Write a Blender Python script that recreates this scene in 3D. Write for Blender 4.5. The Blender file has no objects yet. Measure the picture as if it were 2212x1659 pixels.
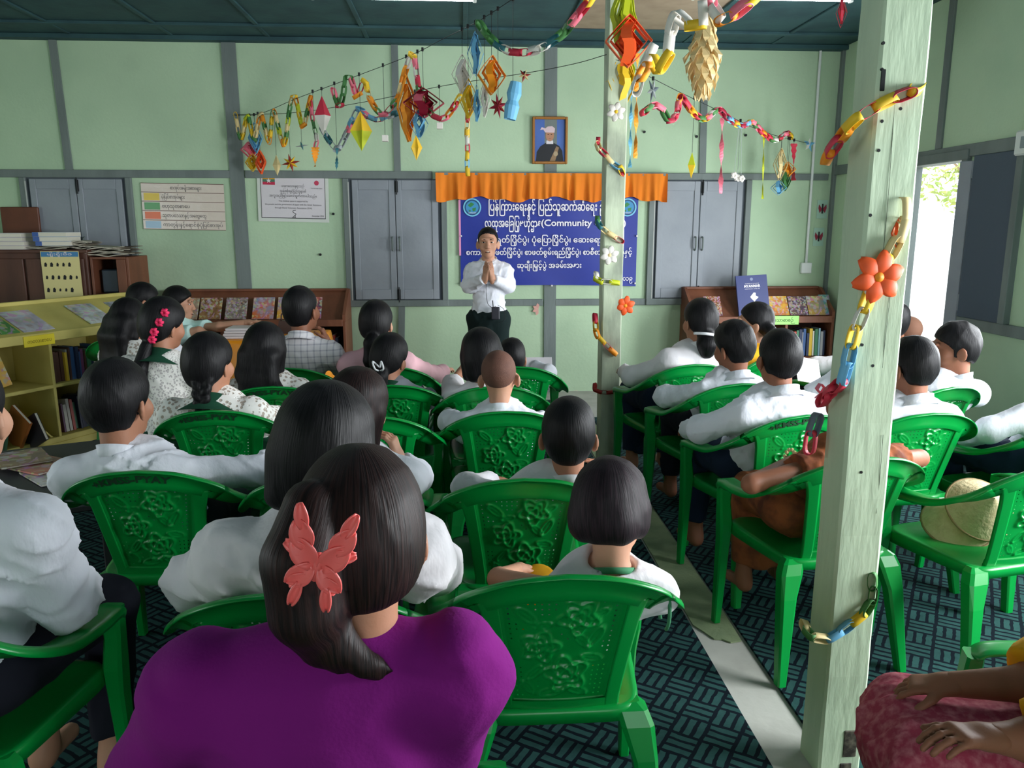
import bpy, bmesh, math, random
import numpy as np
from mathutils import Vector, Matrix

SC = bpy.context.scene
COL = SC.collection
R = math.radians
# ---------------------------------------------------------------- camera
F = 1700.0; CX, CY = 1106.0, 829.5
PITCH = R(11.3); YAW = R(3.7); CZ = 1.56
cam = bpy.data.cameras.new('camera'); camo = bpy.data.objects.new('camera', cam); COL.objects.link(camo)
cam.sensor_fit = 'HORIZONTAL'; cam.sensor_width = 36.0; cam.lens = 36.0 * F / 2212.0
cam.clip_start = 0.05; cam.clip_end = 200
camo.location = (0, 0, CZ); camo.rotation_euler = (R(90) - PITCH, 0, -YAW)
SC.camera = camo
# ---------------------------------------------------------------- world
W = bpy.data.worlds.new('sky'); SC.world = W; W.use_nodes = True
nt = W.node_tree; bg = nt.nodes['Background']
bg.inputs[0].default_value = (0.86, 0.93, 1.0, 1); bg.inputs[1].default_value = 2.6
# ---------------------------------------------------------------- daylight at the window and door openings
def area(name, loc, rot, sx, sy, power, col=(1, 1, 1)):
    l = bpy.data.lights.new(name, 'AREA'); l.shape = 'RECTANGLE'; l.size = sx; l.size_y = sy
    l.energy = power; l.color = col
    o = bpy.data.objects.new(name, l); COL.objects.link(o); o.location = loc; o.rotation_euler = rot
    return o
DAY = (0.93, 0.97, 1.0)
WR = [(0.6, 2.2), (2.7, 4.3)]                 # windows in the right wall (y ranges), z 0.93..2.05
WL = [(-0.6, 1.0), (2.2, 3.8)]                # windows in the left wall
for k, (a, b) in enumerate(WR):
    area('daylight_right', (3.43, (a + b) / 2, 1.5), (0, R(90), 0), 1.05, b - a - .1, (150, 66)[k], DAY)
area('daylight_door', (3.44, 5.79, 1.03), (0, R(90), 0), 1.9, .62, 40, DAY)
for k, (a, b) in enumerate(WL):
    area('daylight_left', (-5.13, (a + b) / 2, 1.5), (0, R(-90), 0), 1.05, b - a - .1, 12, DAY)
area('daylight_rear', (0.6, -3.13, 1.4), (R(-90), 0, 0), 3.0, 1.6, 50, DAY)
SC.view_settings.view_transform = 'Standard'; SC.view_settings.look = 'None'
SC.view_settings.gamma = 1.0; SC.view_settings.use_curve_mapping = False
SC.view_settings.exposure = 0.5

# ---------------------------------------------------------------- pixel rays of the photograph, used to measure where things stand
CP, SP, CYW, SYW = math.cos(PITCH), math.sin(PITCH), math.cos(YAW), math.sin(YAW)
def ray(x, y):
    a = (x - CX) / F; u = -(y - CY) / F
    fw = CP + SP * u; up = -SP + CP * u
    return Vector((a * CYW + fw * SYW, -a * SYW + fw * CYW, up))
CAM = Vector((0, 0, CZ))
def at_z(x, y, z): d = ray(x, y); return CAM + d * ((z - CZ) / d.z)
def at_y(x, y, Y): d = ray(x, y); return CAM + d * (Y / d.y)
def at_x(x, y, X): d = ray(x, y); return CAM + d * (X / d.x)

# ---------------------------------------------------------------- materials
def lin(c):
    o = []
    for v in c[:3]:
        v = v / 255.0
        o.append(v / 12.92 if v <= .04045 else ((v + .055) / 1.055) ** 2.4)
    return tuple(o) + (1.0,)
MATS = {}
def nd(t, typ, **kw):
    n = t.nodes.new(typ)
    for k, v in kw.items():
        if k.startswith('i_'): n.inputs[k[2:]].default_value = v
        else: setattr(n, k, v)
    return n
def mth(t, op, a, b=None, c=None):
    n = t.nodes.new('ShaderNodeMath'); n.operation = op
    for i, v in enumerate((a, b, c)):
        if v is None: continue
        if hasattr(v, 'is_output') or hasattr(v, 'links'): t.links.new(v, n.inputs[i])
        else: n.inputs[i].default_value = v
    return n.outputs[0]
def mat(name, rgb, rough=.6, spec=.4, var=None, bump=None, metal=0, emis=None, alpha=None, sss=0, coat=0, trans=0):
    """var=(scale, amount, rgb2[, stretch]); bump=(scale, strength[, stretch xyz])"""
    if name in MATS: return MATS[name]
    m = bpy.data.materials.new(name); m.use_nodes = True; MATS[name] = m
    t = m.node_tree; b = t.nodes['Principled BSDF']
    b.inputs['Base Color'].default_value = lin(rgb); b.inputs['Roughness'].default_value = rough
    b.inputs['Specular IOR Level'].default_value = spec; b.inputs['Metallic'].default_value = metal
    if sss: b.inputs['Subsurface Weight'].default_value = sss; b.inputs['Subsurface Radius'].default_value = (.012, .005, .003)
    if coat: b.inputs['Coat Weight'].default_value = coat; b.inputs['Coat Roughness'].default_value = .15
    if trans: b.inputs['Transmission Weight'].default_value = trans
    if emis: b.inputs['Emission Color'].default_value = lin(emis[0]); b.inputs['Emission Strength'].default_value = emis[1]
    if alpha is not None: b.inputs['Alpha'].default_value = alpha
    tc = None
    def coord(stretch):
        nonlocal tc
        if tc is None: tc = nd(t, 'ShaderNodeTexCoord')
        if not stretch: return tc.outputs['Object']
        mp = nd(t, 'ShaderNodeMapping'); mp.inputs['Scale'].default_value = stretch
        t.links.new(tc.outputs['Object'], mp.inputs[0]); return mp.outputs[0]
    if var:
        n = nd(t, 'ShaderNodeTexNoise'); n.inputs['Scale'].default_value = var[0]; n.inputs['Detail'].default_value = 5
        t.links.new(coord(var[3] if len(var) > 3 else None), n.inputs['Vector'])
        rp = nd(t, 'ShaderNodeValToRGB'); rp.color_ramp.elements[0].position = .42; rp.color_ramp.elements[1].position = .68
        t.links.new(n.outputs['Fac'], rp.inputs[0])
        mx = nd(t, 'ShaderNodeMix', data_type='RGBA'); mx.inputs[6].default_value = lin(rgb); mx.inputs[7].default_value = lin(var[2])
        t.links.new(mth(t, 'MULTIPLY', rp.outputs[0], var[1]), mx.inputs[0]); t.links.new(mx.outputs[2], b.inputs['Base Color'])
    if bump:
        n = nd(t, 'ShaderNodeTexNoise'); n.inputs['Scale'].default_value = bump[0]; n.inputs['Detail'].default_value = 4
        t.links.new(coord(bump[2] if len(bump) > 2 else None), n.inputs['Vector'])
        bp = nd(t, 'ShaderNodeBump'); bp.inputs['Strength'].default_value = bump[1]; bp.inputs['Distance'].default_value = .01
        t.links.new(n.outputs['Fac'], bp.inputs['Height']); t.links.new(bp.outputs[0], b.inputs['Normal'])
    return m

# ---------------------------------------------------------------- meshes and objects
def link(o, parent=None):
    COL.objects.link(o)
    if parent is not None: o.parent = parent
    return o
def mesh(name, v, f, m=None, smooth=False):
    me = bpy.data.meshes.new(name)
    me.from_pydata([tuple(p) for p in v], [], [tuple(q) for q in f])
    if m is not None: me.materials.append(m)
    if smooth: me.polygons.foreach_set('use_smooth', [True] * len(me.polygons))
    me.update(); return me
def obj(name, v, f, m, parent=None, smooth=False):
    return link(bpy.data.objects.new(name, mesh(name, v, f, m, smooth)), parent)
def inst(name, me, parent=None, loc=None, rot=None, scale=None, mtx=None):
    o = bpy.data.objects.new(name, me)
    if mtx is not None: o.matrix_local = mtx
    else:
        if loc is not None: o.location = loc
        if rot is not None: o.rotation_euler = rot
        if scale is not None: o.scale = scale
    return link(o, parent)
def empty(name, loc=(0, 0, 0), rz=0, rot=None):
    o = bpy.data.objects.new(name, None); o.location = loc; o.rotation_euler = rot if rot else (0, 0, rz)
    o.empty_display_size = .05
    return link(o)
def tag(o, label, cat, group=None, kind=None):
    o['label'] = label
    if cat: o['category'] = cat
    if group: o['group'] = group
    if kind: o['kind'] = kind
    return o
def thing(name, label, cat, loc=(0, 0, 0), rz=0, group=None, rot=None):
    return tag(empty(name, loc, rz, rot), label, cat, group)
def struct(o, label=None):
    o['kind'] = 'structure'
    if label: o['label'] = label
    return o
class MB:
    """collects simple solids of ONE piece"""
    def __init__(s): s.v = []; s.f = []
    def add(s, v, f):
        n = len(s.v); s.v += [tuple(p) for p in v]; s.f += [tuple(i + n for i in q) for q in f]; return s
    def box(s, x0, x1, y0, y1, z0, z1):
        return s.add([(x0, y0, z0), (x1, y0, z0), (x1, y1, z0), (x0, y1, z0), (x0, y0, z1), (x1, y0, z1), (x1, y1, z1), (x0, y1, z1)],
                     [(0, 3, 2, 1), (4, 5, 6, 7), (0, 1, 5, 4), (1, 2, 6, 5), (2, 3, 7, 6), (3, 0, 4, 7)])
    def cbox(s, x0, x1, y0, y1, z0, z1, b=.004):
        if x0 > x1: x0, x1 = x1, x0
        if y0 > y1: y0, y1 = y1, y0
        if z0 > z1: z0, z1 = z1, z0
        b = min(b, (x1 - x0) * .45, (y1 - y0) * .45, (z1 - z0) * .45)
        L = ((x0, x1), (y0, y1), (z0, z1)); v = []; idx = {}
        for sx in (0, 1):
            for sy in (0, 1):
                for sz in (0, 1):
                    s3 = (sx, sy, sz)
                    for ax in range(3):
                        p = [L[i][s3[i]] + (0 if i == ax else (b if s3[i] == 0 else -b)) for i in range(3)]
                        idx[(s3, ax)] = len(v); v.append(tuple(p))
        f = []
        for ax in range(3):
            o1, o2 = (ax + 1) % 3, (ax + 2) % 3
            for sd in (0, 1):
                q = []
                for (a, c) in ((0, 0), (1, 0), (1, 1), (0, 1)):
                    s3 = [0] * 3; s3[ax] = sd; s3[o1] = a; s3[o2] = c; q.append(idx[(tuple(s3), ax)])
                f.append(tuple(q if sd else q[::-1]))
        for ax in range(3):
            o1, o2 = (ax + 1) % 3, (ax + 2) % 3
            for a in (0, 1):
                for c in (0, 1):
                    s0 = [0] * 3; s0[o1] = a; s0[o2] = c; s1 = list(s0); s1[ax] = 1
                    q = [idx[(tuple(s0), o1)], idx[(tuple(s1), o1)], idx[(tuple(s1), o2)], idx[(tuple(s0), o2)]]
                    f.append(tuple(q if (a == c) else q[::-1]))
        for s3 in [(a, c, d) for a in (0, 1) for c in (0, 1) for d in (0, 1)]:
            q = [idx[(s3, 0)], idx[(s3, 1)], idx[(s3, 2)]]
            f.append(tuple(q if sum(s3) % 2 else q[::-1]))
        return s.add(v, f)
    def tube(s, pts, rad, n=8, cap=True):
        v, f = tube(pts, rad, n, cap); return s.add(v, f)
    def poly(s, pts, d=(0, 0, 0)):
        """flat outline (3-D points, counter-clockwise seen from the front) extruded by d"""
        n = len(pts); a = [Vector(p) for p in pts]; dv = Vector(d)
        return s.add(a + [p + dv for p in a], [tuple(range(n)), tuple(range(2 * n - 1, n - 1, -1))] +
                     [(i, i + n, (i + 1) % n + n, (i + 1) % n) for i in range(n)])
    def out(s, name, m, parent=None, smooth=False): return obj(name, s.v, s.f, m, parent, smooth)
    def me(s, name, m, smooth=False): return mesh(name, s.v, s.f, m, smooth)
def frames(pts):
    P = [Vector(p) for p in pts]; n = len(P); out = []; up = None
    for i in range(n):
        t = (P[min(i + 1, n - 1)] - P[max(i - 1, 0)])
        t = t.normalized() if t.length > 1e-9 else Vector((0, 0, 1))
        if up is None: up = Vector((0, 0, 1)) if abs(t.z) < .9 else Vector((1, 0, 0))
        a = t.cross(up)
        if a.length < 1e-6: a = t.orthogonal()
        a.normalize(); up = a.cross(t).normalized(); out.append((P[i], t, a, up))
    return out
def tube(pts, rad, n=8, cap=True):
    v = []; f = []
    fr = frames(pts)
    for i, (p, t, a, u) in enumerate(fr):
        r = rad[i] if hasattr(rad, '__len__') else rad
        for k in range(n):
            an = 2 * math.pi * k / n
            v.append(p + a * (r * math.cos(an)) + u * (r * math.sin(an)))
    for i in range(len(fr) - 1):
        for k in range(n):
            k2 = (k + 1) % n; f.append((i * n + k, i * n + k2, (i + 1) * n + k2, (i + 1) * n + k))
    if cap:
        f.append(tuple(range(n - 1, -1, -1))); f.append(tuple(range((len(fr) - 1) * n, len(fr) * n)))
    return v, f
def lathe(prof, n=24, axis_pt=(0, 0, 0)):
    v = []; f = []
    for r, z in prof:
        for k in range(n):
            a = 2 * math.pi * k / n; v.append((axis_pt[0] + r * math.cos(a), axis_pt[1] + r * math.sin(a), axis_pt[2] + z))
    for i in range(len(prof) - 1):
        for k in range(n):
            k2 = (k + 1) % n; f.append((i * n + k, i * n + k2, (i + 1) * n + k2, (i + 1) * n + k))
    return v, f
def catmull(pts, per=6):
    P = [Vector(p) for p in pts]; o = []
    for i in range(len(P) - 1):
        a = P[i - 1] if i else P[0] * 2 - P[1]; b, c = P[i], P[i + 1]
        d = P[i + 2] if i + 2 < len(P) else P[-1] * 2 - P[-2]
        for k in range(per):
            t = k / per
            o.append(.5 * ((2 * b) + (c - a) * t + (2 * a - 5 * b + 4 * c - d) * t * t + (3 * b - a - 3 * c + d) * t ** 3))
    o.append(P[-1]); return o
def text_mesh(name, body, size, m, align='CENTER', bold=0.0):
    cu = bpy.data.curves.new(name, 'FONT'); cu.body = body; cu.size = size; cu.align_x = align; cu.align_y = 'CENTER'
    cu.offset = bold; cu.resolution_u = 3
    o = bpy.data.objects.new(name, cu); COL.objects.link(o)
    dg = bpy.context.evaluated_depsgraph_get(); me = bpy.data.meshes.new_from_object(o.evaluated_get(dg))
    me.name = name; bpy.data.objects.remove(o); bpy.data.curves.remove(cu)
    me.materials.clear(); me.materials.append(m)
    n = len(me.vertices)                               # lift overlapping glyphs off each other by a hair's breadth
    if n:
        par = list(range(n))
        def find(i):
            while par[i] != i: par[i] = par[par[i]]; i = par[i]
            return i
        for e in me.edges: par[find(e.vertices[0])] = find(e.vertices[1])
        ids = {}; a = np.zeros(n * 3, np.float32); me.vertices.foreach_get('co', a); a = a.reshape(-1, 3)
        for i in range(n): a[i, 2] += .00022 * (ids.setdefault(find(i), len(ids)) % 5)
        me.vertices.foreach_set('co', a.ravel()); me.update()
    return me
def text_on(name, body, size, m, parent, mtx, width=None, bold=0.0, align='CENTER'):
    me = text_mesh(name, body, size, m, align, bold)
    if width and len(me.vertices):
        n = len(me.vertices); a = np.zeros(n * 3, np.float32); me.vertices.foreach_get('co', a); a = a.reshape(-1, 3)
        w = a[:, 0].max() - a[:, 0].min(); a[:, 0] *= width / w; me.vertices.foreach_set('co', a.ravel()); me.update()
    return inst(name, me, parent, mtx=mtx)
def wall_mtx(p, rx=90, rz=0): return Matrix.Translation(Vector(p)) @ Matrix.Rotation(R(rz), 4, 'Z') @ Matrix.Rotation(R(rx), 4, 'X')

# ================================================================ soft bodies: signed distance fields polygonised with surface nets
def smin(a, b, k):
    if k <= 0: return np.minimum(a, b)
    h = np.maximum(k - np.abs(a - b), 0) / k
    return np.minimum(a, b) - h * h * k * .25
class Field:
    def __init__(s): s.ops = []
    def _a(s, fn, lo, hi, k, mode): s.ops.append((fn, np.array(lo, float), np.array(hi, float), k, mode)); return s
    def cap(s, a, b, ra, rb=None, k=.02, mode='u', inf=0.0):
        a = np.array(a, float); b = np.array(b, float); rb = ra if rb is None else rb
        ra = ra + inf; rb = rb + inf
        def fn(X, Y, Z):
            d = b - a; L = max(d @ d, 1e-9)
            t = np.clip(((X - a[0]) * d[0] + (Y - a[1]) * d[1] + (Z - a[2]) * d[2]) / L, 0, 1)
            return np.sqrt((X - a[0] - t * d[0]) ** 2 + (Y - a[1] - t * d[1]) ** 2 + (Z - a[2] - t * d[2]) ** 2) - (ra + (rb - ra) * t)
        r = max(ra, rb); return s._a(fn, np.minimum(a, b) - r, np.maximum(a, b) + r, k, mode)
    def chain(s, pts, rads, k=.02, mode='u', inf=0.0):
        for i in range(len(pts) - 1): s.cap(pts[i], pts[i + 1], rads[i], rads[i + 1], k, mode, inf)
        return s
    def ell(s, c, r, M=None, k=.02, mode='u', inf=0.0):
        c = np.array(c, float); r = np.array(r, float) + inf; M = np.eye(3) if M is None else np.array(M)
        def fn(X, Y, Z):
            x, y, z = X - c[0], Y - c[1], Z - c[2]
            p = [M[0, i] * x + M[1, i] * y + M[2, i] * z for i in range(3)]
            k0 = np.sqrt((p[0] / r[0]) ** 2 + (p[1] / r[1]) ** 2 + (p[2] / r[2]) ** 2)
            k1 = np.sqrt((p[0] / r[0] ** 2) ** 2 + (p[1] / r[1] ** 2) ** 2 + (p[2] / r[2] ** 2) ** 2) + 1e-9
            return np.where(k0 < 1e-4, -r.min(), k0 * (k0 - 1) / k1)
        q = r.max(); return s._a(fn, c - q, c + q, k, mode)
    def half(s, p, n, k=0.0, mode='i'):
        """keep the side the normal points away from"""
        p = np.array(p, float); n = np.array(n, float); n = n / np.linalg.norm(n)
        return s._a(lambda X, Y, Z: (X - p[0]) * n[0] + (Y - p[1]) * n[1] + (Z - p[2]) * n[2], [-9] * 3, [9] * 3, k, mode)
    def fn(s, f, mode='d'): return s._a(f, [-9] * 3, [9] * 3, 0, mode)
    def bounds(s):
        lo = np.min([o[1] for o in s.ops if o[4] == 'u'], 0); hi = np.max([o[2] for o in s.ops if o[4] == 'u'], 0)
        return lo, hi
    def eval(s, xs, ys, zs):
        A = np.full((len(xs), len(ys), len(zs)), 1.0, np.float32)
        for fn, lo, hi, k, mode in s.ops:
            pad = k + .05
            sl = []
            for ax, arr in enumerate((xs, ys, zs)):
                if mode in 'id': i0, i1 = 0, len(arr)
                else: i0, i1 = np.searchsorted(arr, lo[ax] - pad), np.searchsorted(arr, hi[ax] + pad)
                sl.append(slice(i0, i1))
            if any(q.start >= q.stop for q in sl): continue
            X = xs[sl[0]][:, None, None]; Y = ys[sl[1]][None, :, None]; Z = zs[sl[2]][None, None, :]
            sl = tuple(sl); d = fn(X, Y, Z); B = A[sl]
            if mode == 'u': A[sl] = smin(B, d, k)
            elif mode == 's': A[sl] = -smin(-B, d, k)
            elif mode == 'i': A[sl] = -smin(-B, -d, k)
            else: A[sl] = B + d
        return A
    def mesh(s, h, lo=None, hi=None):
        l, u = s.bounds()
        if lo is not None: l = np.maximum(l, np.array(lo))
        if hi is not None: u = np.minimum(u, np.array(hi))
        m = 2.2 * h
        if lo is not None or hi is not None:
            ax = [np.arange(l[i] - m * (lo is None or l[i] > np.array(lo)[i]), u[i] + m * (hi is None or u[i] < np.array(hi)[i]) + h, h) for i in range(3)]
        else: ax = [np.arange(l[i] - m, u[i] + m + h, h) for i in range(3)]
        return snet(s.eval(*ax), *ax)
CORN = np.array([(i, j, k) for i in (0, 1) for j in (0, 1) for k in (0, 1)])
EDG = [(a, b) for a in range(8) for b in range(a + 1, 8) if np.abs(CORN[a] - CORN[b]).sum() == 1]
def snet(A, xs, ys, zs):
    S = A < 0
    c = sum(S[i:S.shape[0] - 1 + i, j:S.shape[1] - 1 + j, k:S.shape[2] - 1 + k].astype(np.int8) for i, j, k in CORN)
    I = np.argwhere((c > 0) & (c < 8))
    if len(I) == 0: return np.zeros((0, 3)), np.zeros((0, 4), int)
    val = [A[I[:, 0] + q[0], I[:, 1] + q[1], I[:, 2] + q[2]] for q in CORN]
    pos = np.zeros((len(I), 3)); cnt = np.zeros(len(I))
    for a, b in EDG:
        x = (val[a] < 0) != (val[b] < 0)
        t = np.where(x, val[a] / np.where(x, val[a] - val[b], 1), 0)
        pos += np.where(x[:, None], CORN[a] + t[:, None] * (CORN[b] - CORN[a]), 0); cnt += x
    P = I + pos / cnt[:, None]
    V = np.stack([np.interp(P[:, i], np.arange(len(ar)), ar) for i, ar in enumerate((xs, ys, zs))], 1)
    idx = -np.ones(tuple(n - 1 for n in A.shape), int); idx[I[:, 0], I[:, 1], I[:, 2]] = np.arange(len(I))
    Q = []
    for ax in range(3):
        s0 = [slice(None)] * 3; s1 = [slice(None)] * 3; s0[ax] = slice(0, -1); s1[ax] = slice(1, None)
        D = S[tuple(s0)] != S[tuple(s1)]
        E = np.argwhere(D); o1, o2 = (ax + 1) % 3, (ax + 2) % 3
        ok = (E[:, o1] > 0) & (E[:, o2] > 0) & (E[:, o1] < A.shape[o1] - 1) & (E[:, o2] < A.shape[o2] - 1)
        E = E[ok]
        if not len(E): continue
        def cell(d1, d2):
            c = E.copy(); c[:, o1] -= d1; c[:, o2] -= d2; return idx[c[:, 0], c[:, 1], c[:, 2]]
        q = np.stack([cell(1, 1), cell(0, 1), cell(0, 0), cell(1, 0)], 1)
        ins = S[E[:, 0], E[:, 1], E[:, 2]]
        q[~ins] = q[~ins][:, ::-1]; Q.append(q)
    Q = np.concatenate(Q); return V, Q[(Q >= 0).all(1)]
def npmesh(name, pieces, m, smooth=True):
    """one mesh from several (verts, quads) pieces"""
    Vs = []; Qs = []; n = 0
    for V, Q in pieces:
        if len(V) == 0: continue
        Vs.append(V); Qs.append(Q + n); n += len(V)
    V = np.concatenate(Vs).astype(np.float32); Q = np.concatenate(Qs).astype(np.int32)
    me = bpy.data.meshes.new(name); me.vertices.add(len(V)); me.vertices.foreach_set('co', V.ravel())
    me.loops.add(Q.size); me.loops.foreach_set('vertex_index', Q.ravel())
    me.polygons.add(len(Q)); me.polygons.foreach_set('loop_start', np.arange(0, Q.size, 4, dtype=np.int32))
    me.polygons.foreach_set('use_smooth', np.full(len(Q), smooth))
    me.update(calc_edges=True); me.materials.append(m); return me
def rotm(yaw=0, pitch=0, roll=0):
    """head frame: x to its left... columns are the head's right, forward, up axes"""
    return np.array(Matrix.Rotation(R(yaw), 3, 'Z') @ Matrix.Rotation(R(pitch), 3, 'X') @ Matrix.Rotation(R(roll), 3, 'Y'))
def folds(seed, amp, f=26.0, ax=(1, .5, .35)):
    """soft creases: narrow ridges along a few directions, faded in and out by slow waves"""
    r = np.random.RandomState(seed); ks = []
    for i in range(4):
        d = np.array(ax) * r.uniform(.4, 1.3, 3) * r.choice([-1, 1], 3); d = d / np.linalg.norm(d)
        ks.append((d * f * r.uniform(.7, 1.5), r.uniform(0, 6), r.uniform(-1, 1, 3) * f * .35, r.uniform(0, 6), r.uniform(-1, 1, 3) * f * .25, r.uniform(0, 6)))
    def fn(X, Y, Z):
        s = 0
        for k, p, w, q, m, o in ks:
            ph = k[0] * X + k[1] * Y + k[2] * Z + p + 1.7 * np.sin(w[0] * X + w[1] * Y + w[2] * Z + q)
            s = s + (1 - np.abs(np.sin(.5 * ph))) ** 2 * np.clip(.35 + np.sin(m[0] * X + m[1] * Y + m[2] * Z + o), 0, 1)
        return (-amp * s).astype(np.float32)
    return fn

# ================================================================ people
def V3(*a): return np.array(a, float)
def lerp(a, b, t): return a + (b - a) * t
def fcap(Fd, a, b, ra, rb, k=.02, inf=0.0, mode='u'):
    """tapered limb with flat ends (sleeve, trouser leg)"""
    a = np.array(a, float); b = np.array(b, float); ra += inf; rb += inf
    d = b - a; L = np.linalg.norm(d); u = d / L
    def fn(X, Y, Z):
        s = (X - a[0]) * u[0] + (Y - a[1]) * u[1] + (Z - a[2]) * u[2]
        t = np.clip(s / L, 0, 1)
        q = np.sqrt(np.maximum((X - a[0]) ** 2 + (Y - a[1]) ** 2 + (Z - a[2]) ** 2 - s * s, 0))
        return np.maximum(q - (ra + (rb - ra) * t), np.abs(s - L / 2) - L / 2)
    r = max(ra, rb); return Fd._a(fn, np.minimum(a, b) - r, np.maximum(a, b) + r, k, mode)
def hand_field(wr, fd, pn, side, curl, s, spread=0.0, thumb=0.6):
    """palm, four fingers of unequal length and a thumb leaving the side of the palm near its base"""
    H = Field(); fd = fd / np.linalg.norm(fd); pn = pn - fd * (pn @ fd); pn = pn / np.linalg.norm(pn)
    ac = np.cross(fd, pn) * side                     # towards the thumb
    pl = .078 * s
    for q in (-.024, -.008, .008, .024):
        H.cap(wr + ac * q * .75 * s, wr + fd * pl + ac * q * s, .0125 * s, .0105 * s, k=.012)
    H.cap(wr - fd * .03 * s, wr + fd * .02 * s, .021 * s, .022 * s, k=.02)
    for i, (q, ln) in enumerate(((-.028, .056), (-.0095, .07), (.0095, .076), (.028, .069))):
        p = wr + fd * pl * (.96 if i else .9) + ac * q * s; d = fd + ac * (q * spread * 10); d = d / np.linalg.norm(d)
        r = (.0078 if i else .0068) * s
        for j, fr in enumerate((.45, .32, .25)):
            an = curl * (.55, 1.0, .75)[j]
            d = d * math.cos(an) + pn * math.sin(an); d = d / np.linalg.norm(d)
            pn2 = pn
            e = p + d * ln * fr * s; H.cap(p, e, r, r * .93, k=.003); p = e; r *= .94
    p = wr + fd * .022 * s + ac * .022 * s; d = fd * .75 + ac * (.75 * thumb + .2) + pn * .35
    for j, ln in enumerate((.034, .03, .024)):
        d = d / np.linalg.norm(d); e = p + d * ln * s; H.cap(p, e, (.0125, .0095, .0085)[j] * s, (.0098, .0086, .0075)[j] * s, k=.006)
        p = e; d = d + fd * .35 + pn * curl * .3
    return H
SKIN = mat('skin', (170, 118, 92), .55, .35, var=(9, .35, (150, 100, 78)), bump=(140, .05), sss=.06)
SKIN_D = mat('skin_tan', (150, 96, 72), .55, .35, var=(9, .35, (128, 82, 62)), bump=(140, .05), sss=.06)
SKIN_L = mat('skin_light', (196, 146, 120), .55, .35, var=(9, .35, (180, 130, 105)), bump=(140, .05), sss=.06)
HAIR = mat('hair_black', (12, 11, 13), .5, .2, var=(70, .6, (24, 22, 26), (1, 1, .08)), bump=(150, .35, (1, 1, .06)))
HAIR_B = mat('hair_brown', (20, 12, 13), .5, .2, var=(70, .7, (40, 24, 23), (1, 1, .07)), bump=(150, .4, (1, 1, .05)))
HAIR_S = mat('hair_cropped', (104, 70, 58), .7, .3, var=(22, .6, (76, 50, 44)), bump=(300, .3))
EYEW = mat('eye_white', (225, 215, 208), .3); EYEB = mat('eye_dark', (26, 18, 16), .2, .6); LIP = mat('lips', (158, 84, 78), .5); MOUTH = mat('mouth', (70, 30, 28), .6); TEETH = mat('teeth', (225, 215, 200), .4)
def strands(m, dark, light, sc=34, st=.30):
    """hair strands running from the crown down, driven by the hair mesh's own strand direction"""
    t = m.node_tree; b = t.nodes['Principled BSDF']
    for l in list(b.inputs['Normal'].links) + list(b.inputs['Base Color'].links): t.links.remove(l)
    a = nd(t, 'ShaderNodeAttribute', attribute_name='strand'); n = nd(t, 'ShaderNodeTexNoise'); n.inputs['Scale'].default_value = sc; n.inputs['Detail'].default_value = 6
    t.links.new(a.outputs['Vector'], n.inputs['Vector'])
    mx = nd(t, 'ShaderNodeMix', data_type='RGBA'); mx.inputs[6].default_value = lin(dark); mx.inputs[7].default_value = lin(light)
    rp = nd(t, 'ShaderNodeValToRGB'); rp.color_ramp.elements[0].position = .4; rp.color_ramp.elements[1].position = .7
    t.links.new(n.outputs['Fac'], rp.inputs[0]); t.links.new(rp.outputs[0], mx.inputs[0]); t.links.new(mx.outputs[2], b.inputs['Base Color'])
    bp = nd(t, 'ShaderNodeBump'); bp.inputs['Strength'].default_value = st; bp.inputs['Distance'].default_value = .006
    t.links.new(n.outputs['Fac'], bp.inputs['Height']); t.links.new(bp.outputs[0], b.inputs['Normal']); return m
strands(HAIR, (11, 10, 12), (24, 22, 25)); strands(HAIR_B, (18, 10, 11), (46, 27, 25))
def cloth_white(name, rgb=(228, 228, 236), sc=14, st=.5): return mat(name, rgb, .85, .2, var=(5, .25, (208, 210, 222)), bump=(sc, st, (1, 1, .5)))
SHIRT = cloth_white('white_cotton', (232, 233, 242), 16, .9); SHIRT2 = cloth_white('white_cotton_warm', (230, 225, 228), 13, .9)
def lace_mat(name, hole, sc):
    if name in MATS: return MATS[name]
    m = mat(name, (232, 229, 224), .9, .15); t = m.node_tree; b = t.nodes['Principled BSDF']
    tc = nd(t, 'ShaderNodeTexCoord'); v = nd(t, 'ShaderNodeTexVoronoi'); v.inputs['Scale'].default_value = sc
    t.links.new(tc.outputs['Object'], v.inputs['Vector'])
    rp = nd(t, 'ShaderNodeValToRGB'); rp.color_ramp.elements[0].position = .33; rp.color_ramp.elements[1].position = .45
    t.links.new(v.outputs['Distance'], rp.inputs[0])
    mx = nd(t, 'ShaderNodeMix', data_type='RGBA'); mx.inputs[6].default_value = lin(hole); mx.inputs[7].default_value = lin((236, 233, 228))
    n = nd(t, 'ShaderNodeTexNoise'); n.inputs['Scale'].default_value = 9; t.links.new(tc.outputs['Object'], n.inputs['Vector'])
    fac = mth(t, 'MAXIMUM', rp.outputs[0], mth(t, 'GREATER_THAN', n.outputs['Fac'], .64))
    t.links.new(fac, mx.inputs[0]); t.links.new(mx.outputs[2], b.inputs['Base Color'])
    bp = nd(t, 'ShaderNodeBump'); bp.inputs['Strength'].default_value = .6; bp.inputs['Distance'].default_value = .004
    t.links.new(rp.outputs[0], bp.inputs['Height']); t.links.new(bp.outputs[0], b.inputs['Normal'])
    return m
LACE = lace_mat('white_lace', (178, 164, 152), 55); LACE_F = lace_mat('white_fine_lace', (196, 190, 190), 90)
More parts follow.
